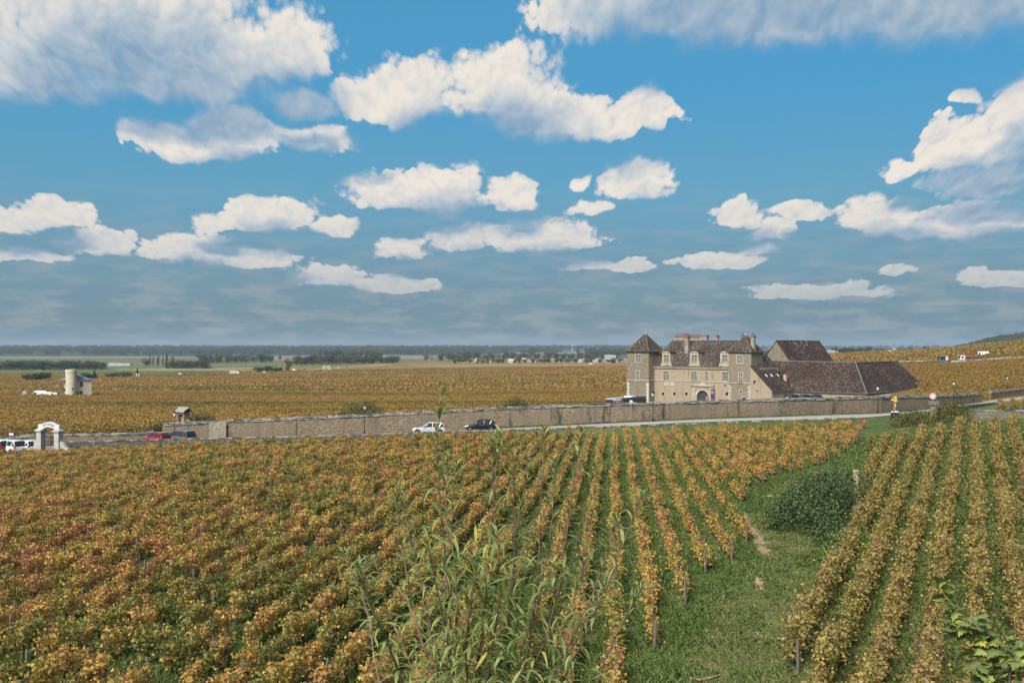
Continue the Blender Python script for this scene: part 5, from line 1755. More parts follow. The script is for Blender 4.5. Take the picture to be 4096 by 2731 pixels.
MB().prism([(-.42, zs_ + .35), (-.24, zs_ + .35), (-.24, zs_ + .65), (-.42, zs_ + .45)], -.05, .05).prism([(-.4, zs_ - .1), (-.3, zs_ - .1), (-.3, zs_ + .2), (-.4, zs_ + .2)], -.05, .05).build('lantern', BLACK, bg)

# little roofed stone doorway behind the wall
q = at(733, 136)
pt = thing('gateway', 'small stone gateway with slab roof behind the left end of the tall wall', 'gateway', (q.x, q.y, q.z), R(-38))
pt.scale = (.82, .82, 1)
hz2 = P(733, 1648, 136).z - q.z
MB().box(-1.05, -.7, -.55, .55, -.4, hz2).box(.7, 1.05, -.549, .549, -.4, hz2 - .001).prism([(-1.05, hz2), (1.05, hz2), (1.05, hz2 + .02), (0, hz2 + .3), (-1.05, hz2 + .02)], -.5, .5).build('jamb', LIME_GREY, pt)
MB().box(-.7, .7, -.45, .45, hz2 - .28, hz2 - .02).build('lintel', ASHLAR, pt)
MB().box(-.7, .7, .1, .2, -.3, hz2 - .3).build('door', plain('tan_door', (.30, .22, .15), .8), pt)
sm_ = MB()
for i in range(4):
    for s in (-1, 1):
        y0, y1 = s * (.85 - .2 * i), s * (.85 - .2 * (i + 1) - .06)
        x = -1.25
        while x < 1.2:
            L = random.uniform(.35, .6)
            z0, z1 = hz2 + .02 + .16 * i, hz2 + .02 + .16 * (i + 1)
            sm_.add([(x, y0, z0), (x + L - .03, y0, z0), (x + L - .03, y1, z1), (x, y1, z1), (x, y0, z0 + .07), (x + L - .03, y0, z0 + .07), (x + L - .03, y1, z1 + .07), (x, y1, z1 + .07)],
                    [(0, 3, 2, 1), (4, 5, 6, 7), (0, 1, 5, 4), (1, 2, 6, 5), (2, 3, 7, 6), (3, 0, 4, 7)]); x += L
sm_.build('slab_roof', CAP[0], pt)
MB().prism([(1.05, -.4), (3.0, -.4), (3.0, hz2 - 1.75), (2.2, hz2 - 1.2), (1.05, hz2 - .95)], -.22, .22).build('side_wall', LIME_GREY, pt)

# ------------------------------------------------------------------ vehicles
TYRE = plain('tyre', (.015, .015, .016), .85)
RIM = plain('alloy_rim', (.5, .51, .52), .35, metal=.8)
CARGLASS = glass_dark('car_glass', (.025, .03, .035), .05)
HEADL = plain('headlight', (.75, .77, .78), .15)
TAILL = plain('tail_light', (.5, .015, .02), .2)
PLATE = plain('number_plate', (.75, .75, .70), .4)


def paint(name, col):
    return plain('paint_' + name, col, .28, noise=.03, spec=.6, coat=.6)


def loft(mb, secs, mi=0, closed=True):
    n = len(secs[0])
    v = [p for s in secs for p in s]
    f = []
    for i in range(len(secs) - 1):
        for k in range(n if closed else n - 1):
            f.append((i * n + k, i * n + (k + 1) % n, (i + 1) * n + (k + 1) % n, (i + 1) * n + k))
    if closed: f += [tuple(range(n - 1, -1, -1)), tuple(range((len(secs) - 1) * n, len(secs) * n))]
    return mb.add(v, f, mi)


def wheel(root, x, y, r, w=.2):
    s = 1 if y > 0 else -1
    m = MB()
    prof = [(r * .62, -w / 2), (r * .95, -w / 2), (r, -w / 2 + .03), (r, w / 2 - .03), (r * .95, w / 2), (r * .62, w / 2)]
    n = 18
    v = [(x + q * math.cos(2 * math.pi * k / n), y + h, r + q * math.sin(2 * math.pi * k / n)) for q, h in prof for k in range(n)]
    m.add(v, [(i * n + k, (i + 1) * n + k, (i + 1) * n + (k + 1) % n, i * n + (k + 1) % n) for i in range(5) for k in range(n)])
    wo = m.build('wheel', TYRE, root)
    rm = MB()
    yo = y + s * (w / 2 - .03)
    for k in range(5):
        a = 2 * math.pi * k / 5
        for da in (-.16, .16):
            pass
        c0, s0 = math.cos(a), math.sin(a)
        t0 = .10
        p = [(x + q * c0 - t * s0, r + q * s0 + t * c0) for q, t in ((.04, -t0 * r), (r * .64, -t0 * r * 1.5), (r * .64, t0 * r * 1.5), (.04, t0 * r))]
        rm.prism(p, yo - .02, yo + .02)
    n = 16
    vv = [(x + q * math.cos(2 * math.pi * k / n), yo, r + q * math.sin(2 * math.pi * k / n)) for q in (r * .56, r * .66) for k in range(n)]
    rm.add(vv, [(k, (k + 1) % n, n + (k + 1) % n, n + k) for k in range(n)])
    rm.build('rim', RIM, wo)
    return wo


def make_car(label, loc, rz, colour, kind='hatch', cat='car', name='parked_car', scale=1., roofcol=None, group=None):
    """x forward; body lofted through cross-sections, a glass house on it, then wheels, lights and mirrors"""
    K = {'hatch': dict(L=4.0, W=1.72, H=1.46, hood=.95, cowl=.28, ws=.43, rr=.86, belt=.93, r=.31),
         'mpv': dict(L=4.3, W=1.81, H=1.62, hood=1.02, cowl=.22, ws=.40, rr=.92, belt=1.0, r=.32),
         'estate': dict(L=4.2, W=1.73, H=1.44, hood=.92, cowl=.30, ws=.46, rr=.88, belt=.92, r=.31)}[kind]
    L, W, Hh = K['L'], K['W'], K['H']
    r = thing(name, label, cat, loc, rz, group)
    r.scale = (scale,) * 3
    X = lambda f: L * (.5 - f)
    belt = lambda f: np.interp(f, [0, .02, .08, K['cowl'], .75, .97, 1], [.52, .66, .76, K['hood'], K['belt'] + .03, K['belt'] + .03, K['belt'] - .1])
    wid = lambda f: np.interp(f, [0, .03, .1, .3, .8, .95, 1], [.62, .80, .94, 1., 1., .93, .80]) * W / 2
    fr = [0, .015, .05, .1, .16, .22, .3, .4, .5, .6, .7, .78, .85, .92, .97, 1]
    secs = []
    for f in fr:
        w, b = wid(f), belt(f)
        lo = .22 if .03 < f < .97 else .34
        for_ = [(.86, lo), (.98, lo + .12), (1.0, (lo + b) / 2), (.985, b - .09), (.93, b)]
        half = [(X(f), w * a, z) for a, z in for_]
        secs.append(half + [(x, -y, z) for x, y, z in half[::-1]])
    body = loft(MB(), secs).build('body', colour, r, smooth=False)
    body.modifiers.new('sub', 'SUBSURF').render_levels = 1
    # wheel arches
    # glass house
    top = lambda f: np.interp(f, [K['cowl'] - .02, K['ws'], (K['ws'] + K['rr']) / 2, K['rr'], .985], [belt(K['cowl']) - .02, Hh - .05, Hh - .01, Hh - .09, belt(.985) + .02])
    fg = sorted({K['cowl'] - .02, (K['cowl'] + K['ws']) / 2, K['ws'], .55, .66, .76, K['rr'], (K['rr'] + .985) / 2, .985})
    gs_, rf = [], []
    for f in fg:
        b, t_ = belt(f) - .03, max(top(f), belt(f) - .01)
        u = (t_ - b) / (Hh - K['belt'])
        wb, wt = wid(f) * .925, wid(f) * (.925 - .19 * min(1, u))
        half = [(X(f), wb, b), (X(f), (wb + wt) / 2 + .015, (b + t_) / 2), (X(f), wt, t_ - .03 * u), (X(f), wt * .8, t_)]
        gs_.append(half + [(x, -y, z) for x, y, z in half[::-1]])
        if K['ws'] - .001 <= f <= K['rr'] + .001:
            hr = [(X(f), wt + .008, t_ - .05), (X(f), wt * .82, t_ + .012), (X(f), 0, t_ + .03)]
            rf.append(hr + [(x, -y, z) for x, y, z in hr[-2::-1]])
    gls = loft(MB(), gs_).build('window', CARGLASS, r, smooth=False)
    loft(MB(), rf, closed=False).build('roof', roofcol or colour, r).modifiers.new('t', 'SOLIDIFY').thickness = .03
    pil = MB()
    for s in (-1, 1):
        def edge(f, h):
            b, t_ = belt(f) - .02, max(top(f), belt(f))
            u = (t_ - b) / (Hh - K['belt']); wb, wt = wid(f) * .925, wid(f) * (.925 - .19 * min(1, u))
            return (X(f), s * (wb + (wt - wb) * h + .008), b + (t_ - .03 - b) * h)
        pil.tube([edge(K['cowl'], .2), edge((K['cowl'] + K['ws']) / 2, .98), edge(K['ws'], 1.)], .035, 5)
        pil.tube([edge(.6, 0), edge(.6, 1)], .035, 5)
        pil.tube([edge(K['rr'] - .09, 0), edge(K['rr'] - .03, 1)], .07, 5)
        pil.tube([edge(.97, 0), edge(K['rr'], 1.)], .05, 5)
        pil.tube([edge(f, 1.) for f in (K['ws'], .55, .66, .76, K['rr'])], .03, 5)
    pil.build('pillar', colour, r)
    for s in (-1, 1):
        hl = MB(); x = X(.045)
        hl.add([(X(.0), s * W * .26, .60), (X(.03), s * W * .40, .58), (X(.11), s * W * .475, .68), (X(.13), s * W * .455, .79), (X(.05), s * W * .34, .74)], [(0, 1, 2, 3, 4) if s < 0 else (4, 3, 2, 1, 0)])
        hl.v = [(a + .02, b * 1.01, c + .015) for a, b, c in hl.v]
        hl.build('headlight', HEADL, r)
        tl = MB().box(X(.992), X(.93), s * W * .385 - .06, s * W * .385 + .06, .78, 1.0)
        tl.v = [(a, b + s * .06, c) for a, b, c in tl.v]
        tl.build('tail_light', TAILL, r)
        mr = MB().box(X(K['cowl'] + .06) - .07, X(K['cowl'] + .06) + .05, s * (W / 2 + .09) - .09, s * (W / 2 + .09) + .09, belt(.35) - .02, belt(.35) + .13)
        mr.build('mirror', colour if kind != 'hatch' else RIM, r, bevel=.03)
        for f in (.165, .815): wheel(r, X(f), s * (W / 2 - .08), K['r'])
        for f in (.165, .815):
            a = MB(); n = 12; R0 = K['r'] + .055
            a.prism([(X(f) + R0 * math.cos(math.pi * k / n), K['r'] + R0 * math.sin(math.pi * k / n)) for k in range(n + 1)] + [(X(f) - R0, .2), (X(f) + R0, .2)], s * (W / 2 - .17), s * (W / 2 + .004)); a.build('wheel_arch', DARKP, r)
        dh = MB().box(X(.56), X(.525), s * (W / 2 * 1.0) - .02, s * (W / 2 * 1.0) + .025, .78, .815); dh.build('door_handle', RIM if kind == 'hatch' else colour, r)
    MB().box(X(1.) - .03, X(1.) + .02, -.26, .26, .56, .68).build('number_plate', PLATE, r)
    MB().box(X(.985), X(.96), -W * .30, W * .30, K['belt'] + .12, K['belt'] + .13).build('bumper', DARKP, r)
    return r


def road_at(px, Y): return at(px, Y, .08)


SL = math.atan2(.5 + .3, 19)
make_car('black three-door hatchback parked against the tall wall, facing left', road_at(1924, 123.6), math.pi + R(1), paint('black', (.006, .007, .012)), 'hatch')
make_car('silver hatchback parked against the tall wall, facing left', road_at(1718, 123.0), math.pi + R(1), paint('silver', (.42, .43, .46)), 'estate')
make_car('dark grey people carrier parked by the left end of the tall wall', road_at(722, 121.3), R(147), paint('grey', (.10, .09, .10)), 'mpv')
make_car('red hatchback parked beside the dark grey people carrier', road_at(628, 121.5), R(147), paint('red', (.30, .012, .02)), 'hatch')
make_car('white hatchback parked next to the arched gate', road_at(104, 117.6), R(145), paint('white', (.72, .73, .74)), 'hatch')
make_car('white people carrier parked second from the arched gate', road_at(46, 117.0), R(145), paint('off_white', (.66, .68, .72)), 'mpv', scale=.98)
make_car('dark red car at the left edge beside two white cars', road_at(-8, 117.4), R(145), paint('wine', (.13, .01, .02)), 'mpv', roofcol=paint('white', (.72, .73, .74)))
for px, lab in ((3164, 'dark car parked before the low barn, leftmost of three'), (3211, 'dark car parked before the low barn, middle of three'), (3256, 'dark car parked before the low barn, rightmost of three')):
    z = P(px, 1577, 233).z - 1.46
    make_car(lab, (P(px, 1577, 233).x, 233, z), R(205), paint('midnight', (.008, .010, .018)), 'hatch')


def make_van(label, loc, rz, colour, L=5.4, W=1.95, Hh=2.4, scale=1., cat='van', name='van', group=None, rear=None):
    r = thing(name, label, cat, loc, rz, group); r.scale = (scale,) * 3
    h = L / 2
    prof = [(-h, .3), (h - .1, .3), (h, .55), (h - .02, .85), (h - .75, 1.15), (h - 1.55, Hh - .25), (h - 1.8, Hh - .06), (h - 2.2, Hh), (-h + .12, Hh), (-h, Hh - .12)]
    secs = []
    m = MB()
    for y, k in ((-W / 2, .0), (-W / 2 + .08, 1.), (W / 2 - .08, 1.), (W / 2, .0)):
        secs.append([(x + (0 if k else (-.06 if x > 0 else .05)), y, z - (0 if k else (.12 if z > 1 else -.02))) for x, z in prof])
    loft(m, secs).build('body', colour, r, bevel=.03)
    MB().add([(h - .72, -W / 2 + .16, 1.19), (h - .72, W / 2 - .16, 1.19), (h - 1.52, W / 2 - .22, Hh - .27), (h - 1.52, -W / 2 + .22, Hh - .27)], [(0, 1, 2, 3)]).build('windscreen', CARGLASS, r).location = (.035, 0, .03)
    for s in (-1, 1):
        y = s * (W / 2 + .012)
        MB().prism([(h - 1.0, 1.2), (h - 2.2, 1.2), (h - 2.2, Hh - .45), (h - 1.6, Hh - .45)], min(y - .02 * s, y), max(y - .02 * s, y)).build('window', CARGLASS, r)
        MB().box(h - .2, h + .015, s * W * .38 - .15, s * W * .38 + .15, .72, .98).build('headlight', HEADL, r)
        MB().box(-h - .02, -h + .05, s * (W / 2 - .12) - .08, s * (W / 2 - .12) + .08, .8, 1.4).build('tail_light', TAILL, r)
        MB().box(h - 1.15, h - 1.0, s * (W / 2 + .13) - .1, s * (W / 2 + .13) + .1, 1.2, 1.5).build('mirror', DARKP, r)
        for x in (h - .95, -h + 1.0): wheel(r, x, s * (W / 2 - .1), .34, .22)
    MB().box(h - .3, h + .03, -W / 2 + .05, W / 2 - .05, .32, .55).build('bumper', DARKP, r)
    return r


WV = paint('van_white', (.74, .75, .77))


# coach behind the wall
def make_bus():
    a, b = P(2437, 1600, 229), P(2568, 1596, 240)
    d = (a - b); d.z = 0
    L = d.length
    c = (a + b) / 2
    zt = P(2500, 1588, 234.5).z
    W, Hh = 2.5, 3.6
    r = thing('coach', 'black and white coach with red mirrors parked behind the tall wall', 'coach', (c.x, c.y, zt - Hh), math.atan2(d.y, d.x))
    h = L / 2
    prof = [(-h, .35), (h - .05, .35), (h, 1.0), (h - .15, 2.6), (h - .5, Hh - .25), (h - .95, Hh), (-h + .3, Hh), (-h + .05, Hh - .2)]
    secs = [[(x, y, z - dz) for x, z in prof] for y, dz in ((-W / 2, .12), (-W / 2 + .12, 0), (W / 2 - .12, 0), (W / 2, .12))]
    bk = paint('coach_black', (.010, .012, .02)); wh = paint('coach_white', (.72, .73, .74))
    loft(MB(), secs).build('body', bk, r, bevel=.05)
    MB().box(-h + 5.5, h - .9, -W / 2 + .1, W / 2 - .1, Hh + .004, Hh + .03).box(h - 3.2, h - .5, -W / 2 - .012, W / 2 + .012, Hh - .5, Hh - .13).build('roof_panel', wh, r)
    MB().box(-h + 4.2, -h + 6.4, -W / 2 + .3, W / 2 - .3, Hh + .01, Hh + .28).build('air_conditioner', wh, r, bevel=.05)
    MB().box(-h + .5, h - 3.3, -W / 2 - .01, W / 2 + .01, 1.75, Hh - .45).build('window', CARGLASS, r)
    MB().add([(h + .01, -W / 2 + .15, 1.1), (h + .01, W / 2 - .15, 1.1), (h - .13, W / 2 - .15, 2.62), (h - .13, -W / 2 + .15, 2.62)], [(0, 1, 2, 3)]).build('windscreen', CARGLASS, r).location = (.02, 0, .02)
    for s in (-1, 1):
        MB().tube([(h - .3, s * (W / 2 - .1), Hh - .35), (h + .35, s * (W / 2 + .25), Hh - .25), (h + .5, s * (W / 2 + .3), Hh - .55)], .07, 6).tube([(h + .5, s * (W / 2 + .3), Hh - .5), (h + .5, s * (W / 2 + .3), Hh - 1.05)], .12, 6).build('mirror', REDP, r)
        MB().box(h - 3.9, h - 3.2, s * (W / 2 + .02) - .02, s * (W / 2 + .02) + .02, Hh - 1.05, Hh - .6).build('red_stripe', REDP, r)
        for x in (h - 2.6, -h + 2.2, -h + 3.5): wheel(r, x, s * (W / 2 - .14), .5, .3)
    yl = W / 2 + .03
    o = obj('lettering', text_mesh('huberco', .62, .004, WHITE), r, (h - 1.75, yl, Hh - .82), (R(90), 0, R(180)))
    return r


make_bus()

# ------------------------------------------------------------------ visitors standing left of the chateau
def person_mesh():
    me = bpy.data.meshes.new('body')
    J = [(0, 0, .95), (0, 0, 1.15), (0, .01, 1.38), (0, .01, 1.48), (0, .02, 1.58), (0, .03, 1.70), (.09, 0, .88), (.10, .02, .48), (.10, -.02, .08), (.11, .12, .03), (-.09, 0, .88), (-.10, .02, .48), (-.10, -.02, .08), (-.11, .12, .03),
         (.19, 0, 1.38), (.25, .0, 1.10), (.23, .08, .86), (.22, .10, .78), (-.19, 0, 1.38), (-.25, 0, 1.10), (-.23, .08, .86), (-.22, .10, .78)]
    E = [(0, 1), (1, 2), (2, 3), (3, 4), (4, 5), (0, 6), (6, 7), (7, 8), (8, 9), (0, 10), (10, 11), (11, 12), (12, 13), (2, 14), (14, 15), (15, 16), (16, 17), (2, 18), (18, 19), (19, 20), (20, 21)]
    rad = [.15, .14, .15, .06, .09, .085, .09, .07, .05, .045, .09, .07, .05, .045, .07, .055, .04, .035, .07, .055, .04, .035]
    me.from_pydata(J, E, [])
    o = bpy.data.objects.new('tmp', me); COL.objects.link(o)
    o.modifiers.new('skin', 'SKIN')
    if not me.skin_vertices: me.skin_vertices.new()
    for v, q in zip(me.skin_vertices[0].data, rad): v.radius = (q, q)
    me.skin_vertices[0].data[0].use_root = True
    o.modifiers.new('sub', 'SUBSURF').levels = 1
    bpy.context.view_layer.update()
    out = bpy.data.meshes.new_from_object(o.evaluated_get(bpy.context.evaluated_depsgraph_get()))
    bpy.data.objects.remove(o)
    return out


SKIN = plain('skin', (.45, .27, .19), .6)
HAIRM = plain('dark_hair', (.03, .02, .015), .7)
pm = person_mesh()
cols = {'black': (.015, .015, .02), 'grey': (.14, .15, .17), 'red': (.28, .02, .03), 'beige': (.40, .33, .24), 'navy': (.02, .03, .08)}
PEOPLE = [(2459, 318, 'black', 'leftmost visitor in black standing apart left of the chateau'), (2469, 321, 'grey', 'visitor in a grey jacket, second from the left by the chateau tower'), (2475, 319, 'navy', 'visitor in a navy jacket, third from the left by the chateau tower'),
          (2481, 320, 'black', 'visitor in black just left of the one in red'), (2486, 318, 'red', 'visitor in a red jacket near the chateau tower'), (2498, 317, 'black', 'visitor in black, second from the tower wall'), (2504, 319, 'beige', 'visitor in beige closest to the tower wall')]
for i, (px, Y, c, lab) in enumerate(PEOPLE):
    me = pm.copy()
    me.materials.clear()
    for mt in (plain('cloth_' + c, cols[c], .9), plain('trousers_%d' % (i % 2), ((.02, .025, .05), (.05, .045, .04))[i % 2], .9), SKIN, HAIRM): me.materials.append(mt)
    for p in me.polygons:
        z = p.center.z
        p.material_index = 1 if z < .9 and abs(p.center.x) < .2 else (2 if z > 1.47 or z < .84 else 0)
        if z > 1.66 or (z > 1.56 and p.center.y < .0): p.material_index = 3
    z = P(px, 1579 + (i % 3) * 1.5, Y).z - 1.75
    o = thing('person', lab, 'person', (P(px, 1580, Y).x, Y, z), R(40 * i))
    o['group'] = 'visitors by the chateau'
    obj('body', me, o)

# ------------------------------------------------------------------ bushes and trees
BUSH_G = leaf_mat('bush_leaf', [(0., (.018, .032, .012)), (.4, (.035, .06, .02)), (.75, (.06, .085, .03)), (1., (.11, .12, .04))], big=.8, bigamp=.35, transl=.15)
BRAMBLE = leaf_mat('bramble_leaf', [(0., (.032, .05, .018)), (.45, (.062, .092, .030)), (.8, (.11, .14, .048)), (.96, (.16, .18, .06)), (1., (.5, .36, .05))], big=.5, bigamp=.3, transl=.15)
HEDGE_M = leaf_mat('hedge_leaf', [(0., (.03, .04, .014)), (.35, (.07, .085, .022)), (.6, (.12, .12, .03)), (.85, (.14, .085, .035)), (1., (.25, .17, .05))], big=.5, bigamp=.6, transl=.2)
TREE_G = leaf_mat('tree_leaf', [(0., (.018, .03, .012)), (.4, (.035, .052, .018)), (.75, (.06, .07, .024)), (.93, (.12, .105, .03)), (1., (.2, .15, .04))], big=.01, bigamp=.5, transl=.1, inst=.5)
CONIF = leaf_mat('conifer_needle', [(0., (.012, .022, .012)), (1., (.035, .05, .024))], big=.1, transl=.0)
TRUNKM = plain('tree_bark', (.05, .04, .032), .95, noise=.3)


def crown_points(g, n, blobs):
    """points on and just inside the surfaces of a heap of balls"""
    w = np.array([b[3] ** 2 for b in blobs]); k = g.choice(len(blobs), n, p=w / w.sum())
    b = np.array(blobs)[k]
    d = g.normal(size=(n, 3)); d /= np.linalg.norm(d, axis=1)[:, None]
    r = b[:, 3] * (1 - .45 * g.random(n) ** 2) * (1 + .12 * g.normal(size=n))
    sq = b[:, 4] if b.shape[1] > 4 else np.ones(n)
    p = b[:, :3] + d * r[:, None]
    return p, d


def bush(name, label, loc, blobs, n, size, material, cat='bush', seed=0, shape=LEAF4, stems=True, rz=0., up=.4):
    g = np.random.default_rng(seed)
    p, d = crown_points(g, n, blobs)
    sh = g.random(n) < .10                      # stray shoots break the outline
    p[sh] += d[sh] * g.uniform(.05, .55, (sh.sum(), 1)) * (.6 if size < .2 else 1.)
    ok = p[:, 2] > -.1
    t_ = thing(name, label, cat, loc, rz)
    obj('crown', leaf_cloud('crown', p[ok], g.uniform(.7, 1.3, ok.sum()) * size, material, shape, up=up, rng=g, normals=d[ok]), t_)
    if stems:
        m = MB()
        for b in blobs[:12]:
            m.tube([(b[0] * .3, b[1] * .3, -.2), (b[0] * .7, b[1] * .7, b[2] * .5), (b[0], b[1], b[2] + b[3] * .3)], [.035, .03, .012], 5)
        m.build('stem', TRUNKM, t_)
    return t_


def heap(g, n, rx, ry, h, r):
    return [(g.uniform(-rx, rx), g.uniform(-ry, ry), g.uniform(.25, .8) * h, g.uniform(.6, 1.15) * r) for _ in range(n)]


gb = random.Random(4)
q = at(1450, 141)
bush('bush', 'wide dark green bush behind the wall lamp left of the silver car', (q.x, q.y, q.z), [(-2.3, 0, 2.2, .9), (-1.2, .2, 2.7, .9), (-.4, 0, 2.3, .8), (.6, .1, 3.0, .8), (1.3, 0, 2.4, .9), (2.2, .2, 2.2, .8), (-2.8, 0, 1.6, .8), (2.8, 0, 1.7, .6), (0, 0, 1.4, 1.2)], 4200, .12, BUSH_G, seed=1)
q = at(2062, 141)
bush('bush', 'small dark bush behind the wall between the black car and the chateau', (q.x, q.y, q.z), [(-.9, 0, 2.4, .8), (0, .1, 3.0, .8), (.8, 0, 2.6, .8), (1.4, 0, 2.2, .5), (-1.5, 0, 2.1, .5), (0, 0, 1.6, 1.1)], 2600, .11, BUSH_G, seed=2)
q = at(806, 137)
bush('bush', 'dense dark evergreen bush right of the little stone gateway', (q.x, q.y, q.z), [(-.9, 0, 1.9, .9), (.2, .2, 2.0, .95), (1.1, 0, 1.9, .8), (-.2, 0, 1.0, 1.2), (1.5, 0, 1.3, .7), (-1.3, 0, 1.2, .7)], 4200, .10, CONIF, seed=3)
q = at(634, 133)
bush('bush', 'dark evergreen bush behind the left end of the tall wall', (q.x, q.y, q.z), [(-.6, 0, .7, .8), (.3, 0, 1.1, .85), (.9, 0, 1.6, .6), (-1.0, 0, .3, .7), (.2, 0, .2, .9)], 3000, .10, CONIF, seed=4)
# tangled hedge at the top of the right terrace
q = at(3735, 112)
bl = [(-4.2, 0, .5, .8), (-3.4, .3, .9, .9), (-2.4, 0, 1.2, 1.0), (-1.3, .3, 1.0, 1.0), (-.2, 0, .8, 1.0), (.9, .4, 1.4, 1.1), (2.0, .8, 1.9, 1.2), (3.1, .8, 1.7, 1.1), (4.0, .6, 1.2, 1.0), (-1.5, -.8, .5, .8), (1.2, -.8, .7, .9), (2.8, -.6, .8, 1.0)]
bush('hedge', 'tangled green and brown hedge before the stone pillar', (q.x, q.y, q.z - .2), bl, 9000, .13, HEDGE_M, 'hedge', seed=5)
# the bramble thicket by the track
c0 = P(3248, 2020, 56); c0.z = float(H(c0.x, c0.y))
bl = [(-1.6, -1., .5, .9), (-1.2, 1.0, .8, 1.0), (-.6, -.3, 1.2, 1.0), (.2, .8, 1.5, 1.1), (.6, -1.0, 1.2, 1.0), (1.2, .2, 1.5, 1.0), (.2, -2.2, .8, 1.0), (1.1, -2.4, 1.0, .9), (1.6, 1.8, 1.5, 1.0), (.4, 2.6, 1.2, 1.1), (-.8, 3.2, .8, 1.0), (1.4, 3.8, 1.2, 1.0), (1.3, -3.8, .6, .8), (.9, -5.2, .4, .7), (2.2, 5.2, 1.1, 1.0), (.8, 5.8, .7, 1.0), (-.2, .2, 2.0, .5), (.9, 1.2, 2.2, .5), (1.5, -.6, 2.0, .5), (-1.9, .2, .6, .6), (-2.2, -1.2, .3, .5), (-1.6, 2.2, .7, .6), (.5, -1.6, 1.8, .45)]
bush('bramble_thicket', 'big rounded dark green bramble thicket beside the grass track', (c0.x, c0.y, c0.z), bl, 15000, .12, BRAMBLE, 'thicket', seed=6, rz=R(-19), shape=LEAF4).scale = (.95, 1.15, 1.2)

c1 = P(3370, 2130, 47); c1.z = float(H(c1.x, c1.y))
bush('bush', 'lighter green bush at the near foot of the bramble thicket', (c1.x, c1.y, c1.z), [(-.6, 0, .3, .6), (0, .6, .7, .7), (.5, 1.6, .9, .7), (-.4, -1.2, .2, .5), (.1, -2.2, .2, .5), (.7, .2, .5, .6)], 3500, .10, leaf_mat('ivy_leaf', [(0., (.05, .085, .02)), (.5, (.10, .16, .035)), (1., (.17, .22, .05))], big=1., bigamp=.3, transl=.2), seed=12, rz=R(-19))


def tree_protos():
    out = {}
    g = np.random.default_rng(5)

    def mk(kind, blobs, n, size, material, trunk):
        p, d = crown_points(g, n, blobs)
        cr = leaf_cloud('crown', p, g.uniform(.7, 1.3, n) * size, material, LEAF4, up=.3, rng=g, normals=d * .6)
        m = MB().tube(*trunk, 6)
        top = trunk[0][-1]
        for b in blobs[:7]: m.tube([top, ((b[0] + top[0]) / 2, (b[1] + top[1]) / 2, (b[2] + top[2]) / 2), tuple(b[:3])], [trunk[1][-1] * .6, .1, .04], 4)
        out[kind] = (cr, m.mesh('trunk', TRUNKM))
    rg = random.Random(2)
    for i in range(3):
        bl = [(rg.uniform(-3, 3), rg.uniform(-3, 3), rg.uniform(2.0, 9.5), rg.uniform(1.6, 2.6)) for _ in range(17)]
        mk('round%d' % i, bl, 900, .75, TREE_G, ([(0, 0, -.5), (0, .1, 2), (.1, 0, 4.5)], [.35, .28, .2]))
    for i in range(2):
        bl = [(rg.uniform(-.7, .7), rg.uniform(-.7, .7), 2 + k * 1.5, 1.5 - abs(k - 4) * .13) for k in range(10)]
        mk('poplar%d' % i, bl, 800, .6, TREE_G, ([(0, 0, -.5), (0, 0, 3), (0, 0, 9)], [.3, .25, .12]))
    bl = [(rg.uniform(-.3, .3), rg.uniform(-.3, .3), 1 + k * .9, 2.0 * (1 - k / 10) + .25) for k in range(10)]
    mk('conifer', bl, 1200, .5, CONIF, ([(0, 0, -.5), (0, 0, 3), (0, 0, 8)], [.3, .2, .1]))
    bl = [(rg.uniform(-1.6, 1.6), rg.uniform(-1.6, 1.6), rg.uniform(.9, 2.6), rg.uniform(.7, 1.2)) for _ in range(10)]
    mk('shrub', bl, 700, .4, TREE_G, ([(0, 0, -.4), (0, 0, .6), (0, 0, 1.2)], [.15, .12, .08]))
    return out


TREES = tree_protos()
gt = random.Random(12)


def tree(kind, px, py_base, py_top, Y, label, group=None, name='tree', cat='tree', wide=1.):
    x = (px - CX) / FPX * Y
    z = float(H(x, Y))
    nat = {'r': 11.5, 'p': 17., 'c': 10.2, 's': 3.6}[kind[0]]
    h = max(.25, (P(px, py_top, Y).z - z) / nat)
    t_ = thing(name, label, cat, (x, Y, z), gt.uniform(0, 6), group)
    t_.scale = (h * wide, h * wide, h)
    obj('crown', TREES[kind][0], t_); obj('trunk', TREES[kind][1], t_)
    return t_


